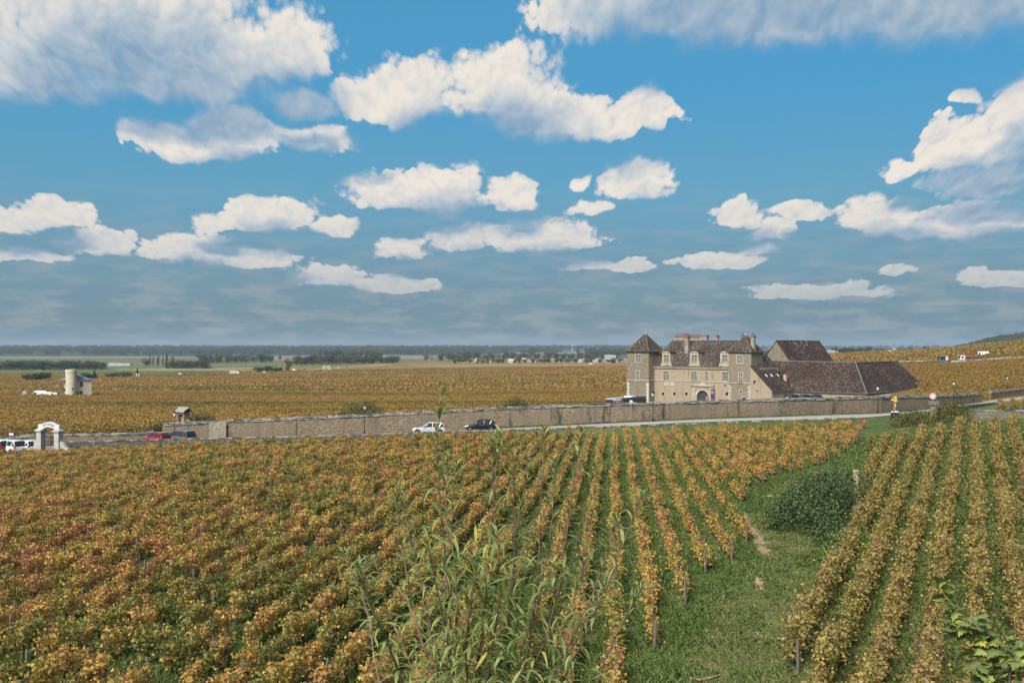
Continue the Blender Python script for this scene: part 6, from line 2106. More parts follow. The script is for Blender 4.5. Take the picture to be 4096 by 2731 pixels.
# single trees and bushes one can make out on the plain
SINGLE = [('shrub', 128, 1508, 1489, 760, 'round dark bush alone in the vines left of the tower house', 1.6), ('shrub', 168, 1508, 1487, 770, 'second round bush in the vines left of the tower house', 1.6),
          ('conifer', 378, 1505, 1474, 840, 'dark conifer behind the ruined stone portal'), ('shrub', 352, 1510, 1490, 830, 'dark bush left of the ruined stone portal', 1.5), ('shrub', 316, 1505, 1491, 900, 'low bush just right of the tower house roof', 1.6),
          ('shrub', 448, 1507, 1488, 880, 'green bush by the field wall right of the ruined portal', 1.7), ('shrub', 502, 1503, 1484, 900, 'pale green bush by the field wall', 1.5), ('conifer', 549, 1505, 1468, 880, 'lone dark conifer by the small white gateway', ),
          ('round0', 586, 1462, 1428, 1750, 'round dark tree at the left end of the poplar row', 1.3), ('round1', 812, 1474, 1442, 1500, 'dark round tree right of the dense copse', 1.2), ('shrub', 1053, 1478, 1462, 1080, 'bush beside the highway near the white van', 2.2),
          ('shrub', 1110, 1476, 1467, 1100, 'small bush beside the highway', 1.8), ('round2', 1154, 1478, 1430, 1120, 'tall thin-crowned tree standing alone by the highway', .75), ('round0', 1122, 1440, 1420, 2600, 'lone tree on the pale field', .9),
          ('round1', 2070, 1440, 1423, 1850, 'dark round tree among the white village houses', 1.1), ('round2', 2130, 1400, 1391, 3600, 'lone round tree on the distant field', 1.5), ('poplar0', 2312, 1402, 1380, 3300, 'dark poplar beside the water tower', 1.2),
          ('poplar1', 3345, 1408, 1382, 1400, 'pale tall tree left of the far tree line at the right'), ('round0', 3475, 1396, 1380, 1900, 'large round tree in the right tree line', 1.4), ('round1', 3378, 1406, 1396, 1300, 'dark small tree on the right tree line', 1.2),
          ('poplar1', 3713, 1396, 1381, 2400, 'pointed dark tree in the far right clump', 1.2), ('round2', 3700, 1396, 1384, 2400, 'round dark tree in the far right clump', 1.6), ('round0', 3638, 1396, 1387, 2500, 'small round tree left of the far right clump', 1.5),
          ('shrub', 3973, 1376, 1371, 1050, 'dark bush on the vineyard slope under the wooded hill', 1.8)]
for s in SINGLE:
    tree(s[0], s[1], s[2], s[3], s[4], s[5], 'single trees on the plain', wide=s[6] if len(s) > 6 else 1.)
BELTS = [  # px range, depth range, top row range, count, kinds, label, group
    (0, 420, 1440, 1520, 1436, 1450, 44, ('round0', 'round1', 'round2'), 'dark tree of the thick belt behind the tower house', 'tree belt behind the tower house', 1.25),
    (600, 700, 1760, 1840, 1412, 1425, 9, ('poplar0', 'poplar1'), 'slim poplar of the row left of the dense copse', 'poplars left of the copse', .8),
    (670, 835, 1480, 1540, 1436, 1448, 16, ('round0', 'round1'), 'dark tree of the dense copse left of the highway', 'dense copse', 1.2),
    (800, 1090, 2150, 2260, 1411, 1421, 30, ('round0', 'round2', 'poplar0'), 'tree of the long far belt behind the dense copse', 'far belt left of the pale field', 1.1),
    (1180, 1590, 1720, 1820, 1416, 1428, 40, ('round0', 'round1', 'round2'), 'tree of the green belt at the end of the highway', 'belt behind the highway', 1.2),
    (1280, 1520, 2500, 2650, 1395, 1404, 18, ('round0', 'round2', 'poplar1'), 'tree of the second belt behind the highway', 'second belt behind the highway', 1.2),
    (1700, 1880, 2050, 2150, 1408, 1420, 9, ('poplar0', 'poplar1', 'round2'), 'tree at the left end of the village', 'trees left of the village', 1.),
    (1780, 2480, 2300, 2500, 1404, 1420, 44, ('round0', 'round1', 'round2'), 'tree behind the houses of the far village', 'trees behind the village', 1.25),
    (1800, 2500, 1560, 1640, 1429, 1436, 24, ('round0', 'shrub', 'round2'), 'small tree or bush before the houses of the far village', 'greenery before the village', 1.3),
    (3330, 3470, 1750, 1850, 1386, 1393, 12, ('round0', 'round1'), 'dark tree of the far tree line behind the tall barn', 'right tree line', 1.3),
    (3500, 3860, 2900, 3100, 1391, 1396, 26, ('round0', 'round2'), 'small dark tree of the far line between church and hill', 'far right line', 1.4),
    (3070, 3110, 900, 960, 1384, 1394, 4, ('round0', 'round1'), 'tree between the chateau and the tall barn', 'trees behind the chateau', 1.),
]
for a, b, y0, y1, t0, t1, n, kinds, lab, grp, wd in BELTS:
    for k in range(n):
        px = a + (b - a) * (k + gt.uniform(.1, .9)) / n
        tree(gt.choice(kinds), px, 0, gt.uniform(t0, t1), gt.uniform(y0, y1), '%s from the left, %s' % (ordinal(k + 1), lab), grp, wide=wd * gt.uniform(.85, 1.3))

# distant woods: masses no one could count
WOODC = proto_coll('wood_crown', [TREES['round0'][0], TREES['round1'][0], TREES['round2'][0]])


def wood(name, label, bands, seed):
    g = np.random.default_rng(seed)
    P_, S_ = [], []
    for a, b, y0, y1, zt0, zt1, n in bands:
        px = g.uniform(a, b, n); y = g.uniform(y0, y1, n); x = (px - CX) / FPX * y
        f = (y - y0) / (y1 - y0)
        zg = np.interp(f, [0, 1], [zt0, zt1])                    # the ground of these far rises
        P_.append(np.column_stack([x, y, zg])); s = g.uniform(.9, 1.5, n) * 1.5
        S_.append(np.column_stack([s * 1.5, s * 1.5, s]))
    p, s = np.concatenate(P_), np.concatenate(S_); n = len(p)
    return scatter(name, label, p, np.column_stack([np.zeros((n, 2)), g.uniform(0, 6.28, n)]), s, g.integers(0, 3, n), WOODC)


# low ridges on the horizon that carry the woods
def ridge_hill(name, pts, depth, material, zlow=-40):
    """a long rise: crest given by (column, row, depth)"""
    m = MB(); vs = []
    n = len(pts)
    for px, py, Y in pts:
        c = P(px, py, Y)
        for dy, k in ((-depth, 0.), (-depth * .5, .55), (0, 1.), (depth * .8, .9), (depth * 2, .0)):
            z = zlow + (c.z - zlow) * k
            vs.append((c.x * (c.y + dy) / c.y, c.y + dy, z))
    m.add(vs, [(i * 5 + k, (i + 1) * 5 + k, (i + 1) * 5 + k + 1, i * 5 + k + 1) for i in range(n - 1) for k in range(4)])
    return tag(m.build(name, material, smooth=True), kind='structure')


HILLM = plain('wooded_slope', (.035, .045, .022), .95, noise=.4, scale=.01)
ridge_hill('hills', [(-3000, 1392, 7400), (-400, 1391, 7200), (500, 1391, 7000), (1100, 1390.5, 6900), (1700, 1390.5, 7000), (2100, 1390, 8500), (2700, 1391, 8500), (3500, 1390, 9000), (5500, 1388, 9000)], 900, HILLM)
ridge_hill('hills', [(-3000, 1404, 4700), (-400, 1403, 4600), (300, 1401, 4600), (800, 1398, 4700), (1300, 1399, 5000), (1700, 1401, 5200), (2000, 1408, 5200)], 420, HILLM, -42)
wood('forest', 'long dark forest along the horizon', [(-600, 2600, 6300, 7300, -14, -3, 1500), (2000, 4300, 8000, 8800, -22, -4, 900), (-500, 1900, 4350, 4900, -28, -12, 1300), (1600, 2250, 4800, 5200, -26, -14, 260), (2350, 2520, 3400, 3700, -24, -20, 60)], 3)
# wooded hill rising at the right edge
hp = [(3700, 1400, 3500), (3800, 1398, 3400), (3840, 1389, 3300), (3890, 1377, 3200), (3920, 1369, 3200), (3960, 1358, 3100), (4010, 1350, 3100), (4096, 1338, 3000), (4250, 1326, 3000), (4600, 1322, 3000), (5600, 1330, 3000)]
ridge_hill('hill', hp, 700, HILLM, -20)


def hill_wood():
    g = np.random.default_rng(8)
    a = np.array(hp)
    n = 2200
    px = g.uniform(3800, 4400, n); f = g.random(n)
    yc = np.interp(px, a[:, 0], a[:, 2]); pyc = np.interp(px, a[:, 0], a[:, 1])
    zc = HC - (pyc - HY) / FPX * yc
    y = yc - 700 * .55 * f
    z = -20 + (zc + 20) * np.interp(f * .55, [0, .5, 1], [1, .55, 0])
    x = (px - CX) / FPX * y
    s = g.uniform(.7, 1.2, n)
    scatter('hillside_forest', 'forest covering the hill at the right edge', np.column_stack([x, y, z - 2]), np.column_stack([np.zeros((n, 2)), g.uniform(0, 6.28, n)]), np.column_stack([s * 1.3, s * 1.3, s]), g.integers(0, 3, n), WOODC)


hill_wood()

# ------------------------------------------------------------------ tower house on the plain
q = at(283, 362)
th = thing('tower_house', 'small cream two-storey house with round stone tower and slate roof in the left vines', 'house', (q.x, q.y, q.z), R(42))
CREAM = masonry('cream_wall', (.62, .57, .46), (.50, .45, .35), 2.5, 5, .12, .25, (.35, .31, .25), .02)
TAN = masonry('tan_tower', (.56, .50, .39), (.46, .40, .30), 2.5, 5, .25, .35, (.24, .2, .15), .03)
SLATE = plain('slate', (.13, .15, .19), .6, noise=.2, scale=1.)
MAROON = plain('maroon_shutter', (.07, .03, .03), .7)
he = P(283, 1520, 365).z - q.z
s = 7.4
# x to the right-back, y to the left-back from the near corner
fw = lambda u, z, d: (u, d, z)                          # right-hand face, y = 0
lw = lambda u, z, d: (d, u, z)                          # left-hand face, x = 0 (u runs away from the corner)
m = MB()
wr = [(3.3, 4.3, he - 2.5, he - .6), (3.3, 4.2, .3, 2.2)]
pane_wall(m, fw, 0, s, -1, he, wr, .2)
wlf = [(3.3, 4.2, he - 3.1, he - .6), (4.9, 5.8, he - 3.1, he - .6), (3.6, 4.2, .6, 1.8)]
pane_wall(m, lw, 0, s, -1, he, wlf, .2)
m.quad((s, 0, -1), (s, s, -1), (s, s, he), (s, 0, he)); m.quad((0, s, -1), (0, s, he), (s, s, he), (s, s, -1))
m.box(.4, s - .4, .4, s - .4, -1, he)
m.build('wall', CREAM, th)
for F_, hs_ in ((fw, wr), (lw, wlf)):
    for h_ in hs_:
        p_ = MB(); bar(p_, F_, *h_, .12, .16); w_ = p_.build('window', MAROON, th)
        f_ = MB(); bar(f_, F_, h_[0] - .12, h_[0], h_[2], h_[3] + .12, -.03, .02); bar(f_, F_, h_[1], h_[1] + .12, h_[2], h_[3] + .12, -.03, .02); f_.build('frame', CREAM, w_)
o_ = .45; ro = 1.5
ap = (s / 2 - .3, s / 2 - .3, he + 2.35)
c_ = [(-o_ - 1.4, -o_, he), (s + o_, -o_, he), (s + o_, s + o_, he), (-o_ - 1.4, s + o_, he)]
roof(th, [(c_[i], c_[(i + 1) % 4], ap, ap) for i in range(4)], SLATE, 'roof', .1)
ht = P(283, 1476, 362).z - q.z
MB().lathe([(1.95, -1), (1.9, ht - 1.3), (2.0, ht - 1.28), (2.0, ht - .15), (1.85, ht - .1), (1.85, ht - .4), (.1, ht - .4)], 28, (.2, .2, 0)).build('tower', TAN, th, smooth=False)
MB().box(-.2, .25, -1.80, -1.6, 2.9, 3.5).build('tower_window', DARKWOOD, th)
m = MB().box(-1.5, .0, 1.8, s, he - 3.25, he - 3.1)
for k in range(8): m.box(-1.45, -1.4, 1.9 + k * .75, 1.95 + k * .75, he - 3.1, he - 2.3)
m.box(-1.47, -1.38, 1.8, s, he - 2.32, he - 2.25)
bl_ = m.build('balcony', plain('rust_iron', (.12, .06, .04), .8), th)
for yy in (1.95, 4.6, s - .1): MB().tube([(-1.42, yy, he - 3.2), (-1.42, yy, he)], .06, 6).build('post', plain('rust_iron', (.12, .06, .04), .8), bl_)
for yy in (2.5, 4.6, 6.5): MB().prism([(-1.3, he - 3.25), (0, he - 3.9), (0, he - 3.25)], yy - .06, yy + .06).build('bracket', DARKWOOD, bl_)
ql = at(306, 360)
bush('bush', 'rust-coloured creeper bush at the foot of the tower house', (ql.x, ql.y, ql.z), [(0, 0, 1.2, .8), (.5, .2, 1.9, .6), (-.6, 0, .8, .6), (1.4, 0, .6, .6)], 900, .22, HEDGE_M, seed=9)
make_van('large white van parked left of the tower house', at(153, 362, .0), R(198), WV)
make_van('white van overlapping the larger one left of the tower house', at(178, 359, .0), R(196), WV, L=4.9, Hh=2.0)
make_van('small white van with dark ends by the tower house balcony', at(222, 361, 0.), R(5), WV, L=4.3, W=1.8, Hh=1.8)
make_car('dark car tucked between white van and tower house', at(242, 363, 0.), R(190), paint('midnight', (.008, .010, .018)), 'hatch')


def tractor(label, loc, rz, body, cabm, big=1., name='tractor'):
    r = thing(name, label, 'tractor', loc, rz); r.scale = (big,) * 3
    MB().prism([(.1, .7), (1.5, .75), (1.55, 1.25), (.1, 1.4)], -.4, .4).build('bonnet', body, r, bevel=.04)
    MB().box(-1.2, .2, -.45, .45, .7, 1.1).build('chassis', body, r)
    cb = MB()
    for x in (-1.1, .05):
        for y in (-.55, .55): cb.tube([(x, y, 1.0), (x * .95, y * .9, 2.3)], .05, 5)
    cb.box(-1.15, .1, -.55, .55, 2.28, 2.4).build('cab_frame', cabm, r)
    MB().box(-1.05, .0, -.5, .5, 1.05, 2.27).build('cab_glass', plain('cab_glass', (.3, .36, .38), .1), r)
    for y in (-.6, .6): wheel(r, -.75, y, .6, .3); wheel(r, 1.1, y, .38, .22)
    MB().tube([(.9, .2, 1.2), (.9, .2, 2.0)], .04, 6).build('exhaust', BLACK, r)
    return r


tractor('small yellow tractor with glass cab left of the white vans', at(92, 358), R(200), YEL, WHITE, .95)


# ------------------------------------------------------------------ machines and walls on the slope at the right
def straddle(label, loc, rz):
    r = thing('straddle_tractor', label, 'tractor', loc, rz)
    B = plain('tractor_blue', (.02, .17, .36), .45); OR = plain('tank_orange', (.55, .25, .03), .6)
    for y in (-.8, .8):
        MB().box(-1.6, 1.7, y - .13, y + .13, .75, 1.25).prism([(1.2, .75), (1.9, .75), (2.1, 1.3), (1.2, 1.9)], y - .12, y + .12).build('side_frame', B, r, bevel=.03)
        wheel(r, -1.05, y, .72, .32); wheel(r, 1.45, y, .5, .28)
    MB().box(-1.7, 1.0, -.95, .95, 1.9, 2.1).build('deck', B, r)
    for x in (-1.4, .8):
        for y in (-.8, .8): MB().box(x - .1, x + .1, y - .1, y + .1, 1.2, 1.95).build('leg', B, r)
    MB().box(.1, 1.5, -.55, .55, 2.1, 3.3).build('cab', CARGLASS, r)
    MB().box(.02, 1.58, -.62, .62, 3.3, 3.42).build('cab_roof', WHITE, r, bevel=.03)
    MB().box(-.6, .05, -.97, .97, 1.55, 2.6).build('panel', WHITE, r, bevel=.05)
    MB().lathe([(.1, 0), (.55, .05), (.55, 1.0), (.3, 1.15)], 14, (-1.15, 0, 2.1)).build('tank', OR, r)
    MB().tube([(-1.6, .4, 2.1), (-1.75, .4, 3.1), (-1.3, .4, 3.35)], .09, 6).build('pipe', BLACK, r)
    return r


straddle('blue straddle tractor with orange tank standing at the gap in the field wall', at(3779, 392), R(195))


def crane_truck(label, loc, rz):
    r = thing('crane_truck', label, 'truck', loc, rz)
    CR = plain('crane_orange', (.45, .10, .03), .6); BK = plain('truck_bed', (.03, .04, .045), .7)
    MB().prism([(2.6, .5), (4.4, .5), (4.45, 1.3), (4.2, 2.5), (2.6, 2.55)], -1.05, 1.05).build('cab', WV, r, bevel=.06)
    for y in (-1.06, 1.06): MB().prism([(3.1, 1.35), (4.1, 1.35), (3.95, 2.25), (3.1, 2.25)], y - .02, y + .02).build('window', CARGLASS, r)
    MB().add([(4.47, -.9, 1.4), (4.47, .9, 1.4), (4.26, .85, 2.4), (4.26, -.85, 2.4)], [(0, 1, 2, 3)]).build('windscreen', CARGLASS, r)
    MB().box(-4.6, 2.5, -1.0, 1.0, .7, .95).build('chassis', BK, r)
    MB().box(-4.6, 1.4, -1.15, -1.07, .95, 1.75).box(-4.6, 1.4, 1.07, 1.15, .95, 1.75).box(-4.68, -4.6, -1.14, 1.14, .95, 1.75).box(-4.59, 1.39, -1.06, 1.06, .955, 1.02).build('bed', BK, r)
    cr = MB().box(1.7, 2.25, -.5, .5, .95, 3.0)
    cr.build('crane_post', CR, r)
    MB().tube([(1.95, 0, 2.9), (-.6, .2, 2.1), (-3.2, .1, 1.9)], [.2, .17, .12], 6).tube([(1.9, 0, 2.5), (-.2, .1, 1.9)], .09, 6).build('crane_arm', CR, r)
    for y in (-.95, .95):
        for x in (3.5, -2.2, -3.3): wheel(r, x, y, .48, .3)
    return r


crane_truck('white-cabbed truck with orange crane arm behind the field wall at the right', at(3878, 402), R(186))
make_van('long white van parked in the vines above the crane truck', at(3925, 452), R(185), WV, L=6.2, Hh=2.5)
PALE_WALL = masonry('pale_field_wall', (.50, .48, .44), (.36, .34, .30), 2., 4., .2, .45, (.2, .19, .17))
fwl = [tuple(at(px, Y, 1.5)) for px, Y in ((3300, 440), (3420, 430), (3560, 422), (3680, 415), (3748, 408))]
stone_wall('field_wall', 'pale field wall running from the tall barn to the straddle tractor', fwl, .5, PALE_WALL, True, single=30, courses=1, hcap=.12, stone=(2, 4))
fwr = [tuple(at(px, Y, 1.6)) for px, Y in ((3806, 385), (3835, 383), (3900, 384), (4000, 385), (4120, 386), (4300, 388))]
stone_wall('field_wall', 'pale field wall in front of the crane truck, right of the straddle tractor', fwr, .5, PALE_WALL, True, single=30, courses=1, hcap=.12, stone=(2, 4))
for px, Y, lab in ((3934, 1000, 'tiny white van on the vineyard slope, uppermost'), (3961, 880, 'tiny white car on the vineyard slope below the uppermost van'), (3943, 890, 'tiny pale car left of the white car on the vineyard slope'), (3813, 1050, 'tiny white car left on the vineyard slope by the far hill'), (3556, 900, 'tiny white car in the vines below the church')):
    make_van(lab, at(px, Y), R(185), WV, L=4.6, W=1.8, Hh=1.9)
fl = [tuple(at(px, Y, 1.3)) for px, Y in ((-250, 560), (0, 575), (110, 580), (220, 590))]
stone_wall('field_wall', 'low stone wall across the vines left of the tower house', fl, .5, STONE_WALL, True, single=20, courses=1, hcap=.12, stone=(2, 5))
fl = [tuple(at(px, Y, 1.5)) for px, Y in ((385, 850), (470, 860), (560, 880), (640, 905), (760, 960), (900, 1020))]
stone_wall('field_wall', 'low stone wall leading from the ruined portal to the highway', fl, .5, STONE_WALL, True, single=20, courses=1, hcap=.12, stone=(3, 6))

# ruined portal, small gateway, hut by the highway
q = at(380, 842)
rp = thing('portal', 'ruined stone portal with red doors in the vines right of the tower house', 'portal', (q.x, q.y, q.z), R(-10))
MB().box(-3.0, -1.6, -.6, .6, -.5, 4.4).box(1.6, 3.0, -.6, .6, -.5, 4.4).box(-3.0, 3.0, -.599, .599, 4.4, 5.0).build('frame', LIME_GREY, rp)
MB().box(1.1, 1.6, -.3, .2, -.3, 4.2).box(-1.6, -.9, .0, .2, -.3, 4.0).build('door', plain('dark_red_door', (.10, .015, .025), .8), rp)
MB().box(-4.6, -3.0, -.3, .3, -.5, 1.6).box(3.0, 4.2, -.3, .3, -.5, 1.4).build('side_wall', LIME_GREY, rp)
q = at(551, 878)
gwy = thing('gateway', 'small white stone gateway before the lone conifer', 'gateway', (q.x, q.y, q.z))
MB().box(-1.5, -.6, -.5, .5, -.4, 3.6).box(.6, 1.5, -.5, .5, -.4, 3.6).build('jamb', ASHLAR_W, gwy); MB().box(-1.6, 1.6, -.55, .55, 3.6, 4.2).build('lintel', ASHLAR_W, gwy)


def house(label, loc, rz, w, d, h, rise, wallm, roofm, group=None, name='house', wins=2, cat='house'):
    r = thing(name, label, cat, loc, rz, group)
    MB().prism([(-w / 2, -1), (w / 2, -1), (w / 2, h), (0, h + rise), (-w / 2, h)], -d / 2, d / 2).build('wall', wallm, r)
    sl_ = rise / (w / 2); o_ = .4
    m = MB()
    for s_ in (-1, 1):
        v = [(s_ * (w / 2 + o_), -d / 2 - .3, h - o_ * sl_ + .1), (s_ * (w / 2 + o_), d / 2 + .3, h - o_ * sl_ + .1), (0, d / 2 + .3, h + rise + .1), (0, -d / 2 - .3, h + rise + .1)]
        m.add([tuple(p) for p in v] + [(a, b, c + .2) for a, b, c in v], [(0, 3, 2, 1), (4, 5, 6, 7), (0, 1, 5, 4), (1, 2, 6, 5), (2, 3, 7, 6), (3, 0, 4, 7)])
    m.build('roof', roofm, r)
    for k in range(wins):
        x = (k - (wins - 1) / 2) * w / (wins + .5)
        MB().box(x - .5, x + .5, -d / 2 - .05, -d / 2 + .05, h * .35, h * .75).build('window', CARGLASS, r)
    for k in range(2):
        y = (k - .5) * d / 2.2
        MB().box(-w / 2 - .05, -w / 2 + .05, y - .5, y + .5, h * .35, h * .75).build('window', CARGLASS, r)
    return r


q = at(1300, 1190)
hh = house('small pale stone hut with twin gables beside the highway', (q.x, q.y, q.z), R(25), 4.6, 6, 3.0, 2.2, GSTONE, plain('hut_tile', (.45, .38, .32), .9), wins=1, name='hut', cat='hut')
MB().prism([(2.4, -1), (6.6, -1), (6.6, 3), (4.5, 5.4), (2.4, 3)], -3.4, 2.4).build('second_gable', GSTONE, hh)
MB().box(2.0, 3.2, -3.2, -3.05, -.2, 2.2).build('door', MAROON, hh)
# village
gh = random.Random(3)
WM = [plain('house_white', (.36, .36, .35), .8), plain('house_cream', (.32, .29, .23), .85), plain('house_pink', (.36, .27, .22), .85)]
RM = [plain('roof_slate', (.17, .18, .20), .8), plain('roof_tile', (.28, .13, .09), .9), plain('roof_brown', (.17, .11, .085), .9), plain('roof_pale', (.40, .39, .37), .8)]
ORD = ['first', 'second', 'third', 'fourth', 'fifth', 'sixth', 'seventh', 'eighth', 'ninth', 'tenth', 'eleventh', 'twelfth', 'thirteenth', 'fourteenth', 'fifteenth', 'sixteenth', 'seventeenth', 'eighteenth', 'nineteenth', 'twentieth', 'twenty-first', 'twenty-second', 'twenty-third', 'twenty-fourth', 'twenty-fifth', 'twenty-sixth', 'twenty-seventh', 'twenty-eighth']
VX = [1835, 1852, 1882, 1905, 1932, 1962, 1990, 2038, 2050, 2094, 2122, 2145, 2185, 2212, 2236, 2262, 2285, 2322, 2338, 2372, 2392, 2418, 2436, 2446, 2462, 2482, 2497]
for i, px in enumerate(VX):
    Y = gh.uniform(1650, 1780) if i % 3 else gh.uniform(1850, 1950)
    wi, ri = gh.choices((0, 1, 2), (.65, .25, .1))[0], gh.choices((0, 1, 2, 3), (.3, .3, .25, .15))[0]
    q = at(px, Y)
    house('%s house from the left of the far village, %s walls and %s roof' % (ORD[i], ('white', 'cream', 'pink')[wi], ('slate', 'red tile', 'brown', 'pale')[ri]), (q.x, q.y, q.z), gh.uniform(-.9, .9), gh.uniform(5.5, 8), gh.uniform(8, 13), gh.uniform(2.8, 4.6), gh.uniform(2.2, 3.4), WM[wi], RM[ri], 'houses of the far village')
for px, Y, w, lab in ((2230, 3300, 60, 'long white shed on the far fields'), (2440 - 0, 2350, 26, 'tall white building at the right end of the village'), (450, 1900, 70, 'long low white greenhouse behind the tree belt at the left'), (75, 1560, 14, 'small pale shed before the left tree belt'), (3325, 1450, 16, 'white shed at the left end of the right tree line')):
    q = at(px, Y)
    house(lab, (q.x, q.y, q.z), R(4), w, 12, 4.5 if w != 26 else 11, 1.2, WM[0], RM[3], name='shed', wins=4, cat='shed')
# church tower, water tower, second steeple
q = at(3577, 2500)
ct = thing('church_tower', 'distant church tower with pointed spire on the right horizon', 'church tower', (q.x, q.y, q.z), R(20))
zt2 = P(3577, 1389, 2500).z - q.z; zt3 = P(3577, 1371, 2500).z - q.z
MB().box(-3, 3, -3, 3, -2, zt2).build('wall', GSTONE, ct)
MB().add([(-3.4, -3.4, zt2), (3.4, -3.4, zt2), (3.4, 3.4, zt2), (-3.4, 3.4, zt2), (0, 0, zt3)], [(0, 1, 4), (1, 2, 4), (2, 3, 4), (3, 0, 4), (3, 2, 1, 0)]).build('spire', SLATE, ct)
MB().box(-.7, .7, -3.1, -2.9, zt2 - 5, zt2 - 2).build('belfry_opening', DARKWOOD, ct)
q = at(3078, 1300)
ct = thing('church_tower', 'dark steeple peeping between the chateau and the tall barn', 'church tower', (q.x, q.y, q.z), R(20))
zt2 = P(3078, 1394, 1300).z - q.z; zt3 = P(3078, 1378, 1300).z - q.z
MB().box(-1.8, 1.8, -1.8, 1.8, -2, zt2).build('wall', GSTONE, ct)
MB().add([(-2.2, -2.2, zt2), (2.2, -2.2, zt2), (2.2, 2.2, zt2), (-2.2, 2.2, zt2), (0, 0, zt3)], [(0, 1, 4), (1, 2, 4), (2, 3, 4), (3, 0, 4), (3, 2, 1, 0)]).build('spire', SLATE, ct)
q = at(2290, 3400)
wt = thing('water_tower', 'white mushroom-shaped water tower beyond the village', 'water tower', (q.x, q.y, q.z))
zw = P(2290, 1380, 3400).z - q.z
MB().lathe([(2.2, -2), (1.8, zw - 9), (2.6, zw - 7)], 14).build('shaft', GSTONE, wt)
MB().lathe([(2.6, zw - 7), (6.5, zw - 3), (6.6, zw - .6), (5.8, zw)], 18).build('tank', GSTONE, wt)


def pylon(label, px, py_top, Y, group='power pylons'):
    q = at(px, Y)
    r = thing('pylon', label, 'pylon', (q.x, q.y, q.z), R(10), group)
    h = P(px, py_top, Y).z - q.z
    w = h * .11
    m = MB(); t = h * .008
    for a, b in ((-1, -1), (1, -1), (1, 1), (-1, 1)): m.tube([(a * w, b * w, -1), (a * w * .3, b * w * .3, h * .72)], t, 4)
    for k in range(6):
        z0, z1 = h * .12 * k, h * .12 * (k + 1); s0, s1 = w * (1 - .97 * z0 / h), w * (1 - .97 * z1 / h)
        for s_ in (-1, 1): m.tube([(-s0, s_ * s0, z0), (s1, s_ * s1, z1)], t * .6, 3); m.tube([(s0, s_ * s0, z0), (-s1, s_ * s1, z1)], t * .6, 3)
    m.build('lattice', ZINC, r)
    m = MB()
    for s_ in (-1, 1):
        m.tube([(0, 0, h * .72), (s_ * h * .12, 0, h * .88), (s_ * h * .10, 0, h)], t, 4); m.tube([(s_ * h * .12, 0, h * .88), (s_ * h * .30, 0, h * .89)], t, 4)
    m.tube([(-h * .12, 0, h * .88), (h * .12, 0, h * .88)], t, 4)
    m.build('crossarm', ZINC, r)
    return r


for px, py, Y, lab in ((3663, 1372, 3300, 'faint pylon right of the church tower'), (3713, 1368, 3000, 'faint pylon above the far right clump of trees'), (3515, 1376, 3600, 'faint pylon left of the church tower'), (3998, 1320, 3600, 'faint pylon rising behind the wooded hill, left one'), (4075, 1318, 3500, 'faint pylon rising behind the wooded hill, right one'),
                       (2055, 1379, 4200, 'faint pylon left of the water tower, first of two'), (2069, 1379, 4200, 'faint pylon left of the water tower, second of two')):
    pylon(lab, px, py, Y)
# vehicles on the highway
hw = [(1000 + 60, 1045, 'white pickup by the bush on the highway', 'v', WV), (1015, 1030, 'small white car left of the white pickup on the highway', 'c', WV), (1178, 1170, 'white van by the lone tree on the highway', 'v', WV), (1219, 1215, 'dark car on the highway left of the hut', 'c', paint('midnight', (.008, .010, .018))), (1355, 1330, 'white car on the highway right of the hut', 'c', WV), (1385, 1370, 'greenish lorry on the highway right of the hut', 'v', paint('teal', (.06, .16, .15))),
      (2261, 1330, 'white hatchback alone on the track before the village', 'c', WV), (2364, 1420, 'long white car on the track before the village', 'v', WV), (922, 900, 'dark car with white roof in the vines left of the lorry', 'c', paint('midnight', (.008, .010, .018))), (724 + 815 - 815, 1000, 'white pickup behind the field wall at the left', 'v', WV)]
for px, Y, lab, k, c in hw:
    (make_van if k == 'v' else make_car)(lab, at(px, Y, .3), R(20), c, **({'L': 4.8, 'Hh': 2.0} if k == 'v' else {}))
q = at(936, 1000, .2)
lo_ = thing('lorry', 'box lorry with grey trailer on the highway', 'lorry', (q.x, q.y, q.z), R(15))
MB().box(-4.2, 3.0, -1.25, 1.25, 1.1, 4.0).build('box', plain('lorry_box', (.42, .45, .43), .6), lo_)
MB().prism([(3.1, .5), (5.0, .5), (5.0, 1.8), (4.7, 2.9), (3.1, 3.1)], -1.2, 1.2).build('cab', WV, lo_)
MB().box(-4.25, -4.2, -1.2, 1.2, 1.15, 3.95).build('tail_door', BLACK, lo_)
for y in (-1., 1.):
    for x in (4.0, -2.2, -3.3): wheel(lo_, x, y, .5, .3)

# ------------------------------------------------------------------ tall willow-leaved shrub right before the camera
SHRUB_G = leaf_mat('shrub_leaf', [(0., (.14, .185, .05)), (.45, (.215, .27, .085)), (.8, (.29, .33, .115)), (.93, (.40, .37, .095)), (1., (.52, .38, .065))], big=3., bigamp=.15, rndamp=0., inst=.9, transl=.35)
SHRUB_G2 = leaf_mat('shrub_leaf_massed', [(0., (.14, .185, .05)), (.45, (.215, .27, .085)), (.8, (.29, .33, .115)), (.93, (.40, .37, .095)), (1., (.52, .38, .065))], big=3., bigamp=.15, rndamp=.95, inst=0., transl=.35)
STEM_M = plain('shrub_stem', (.19, .09, .085), .7, noise=.25, scale=30.)


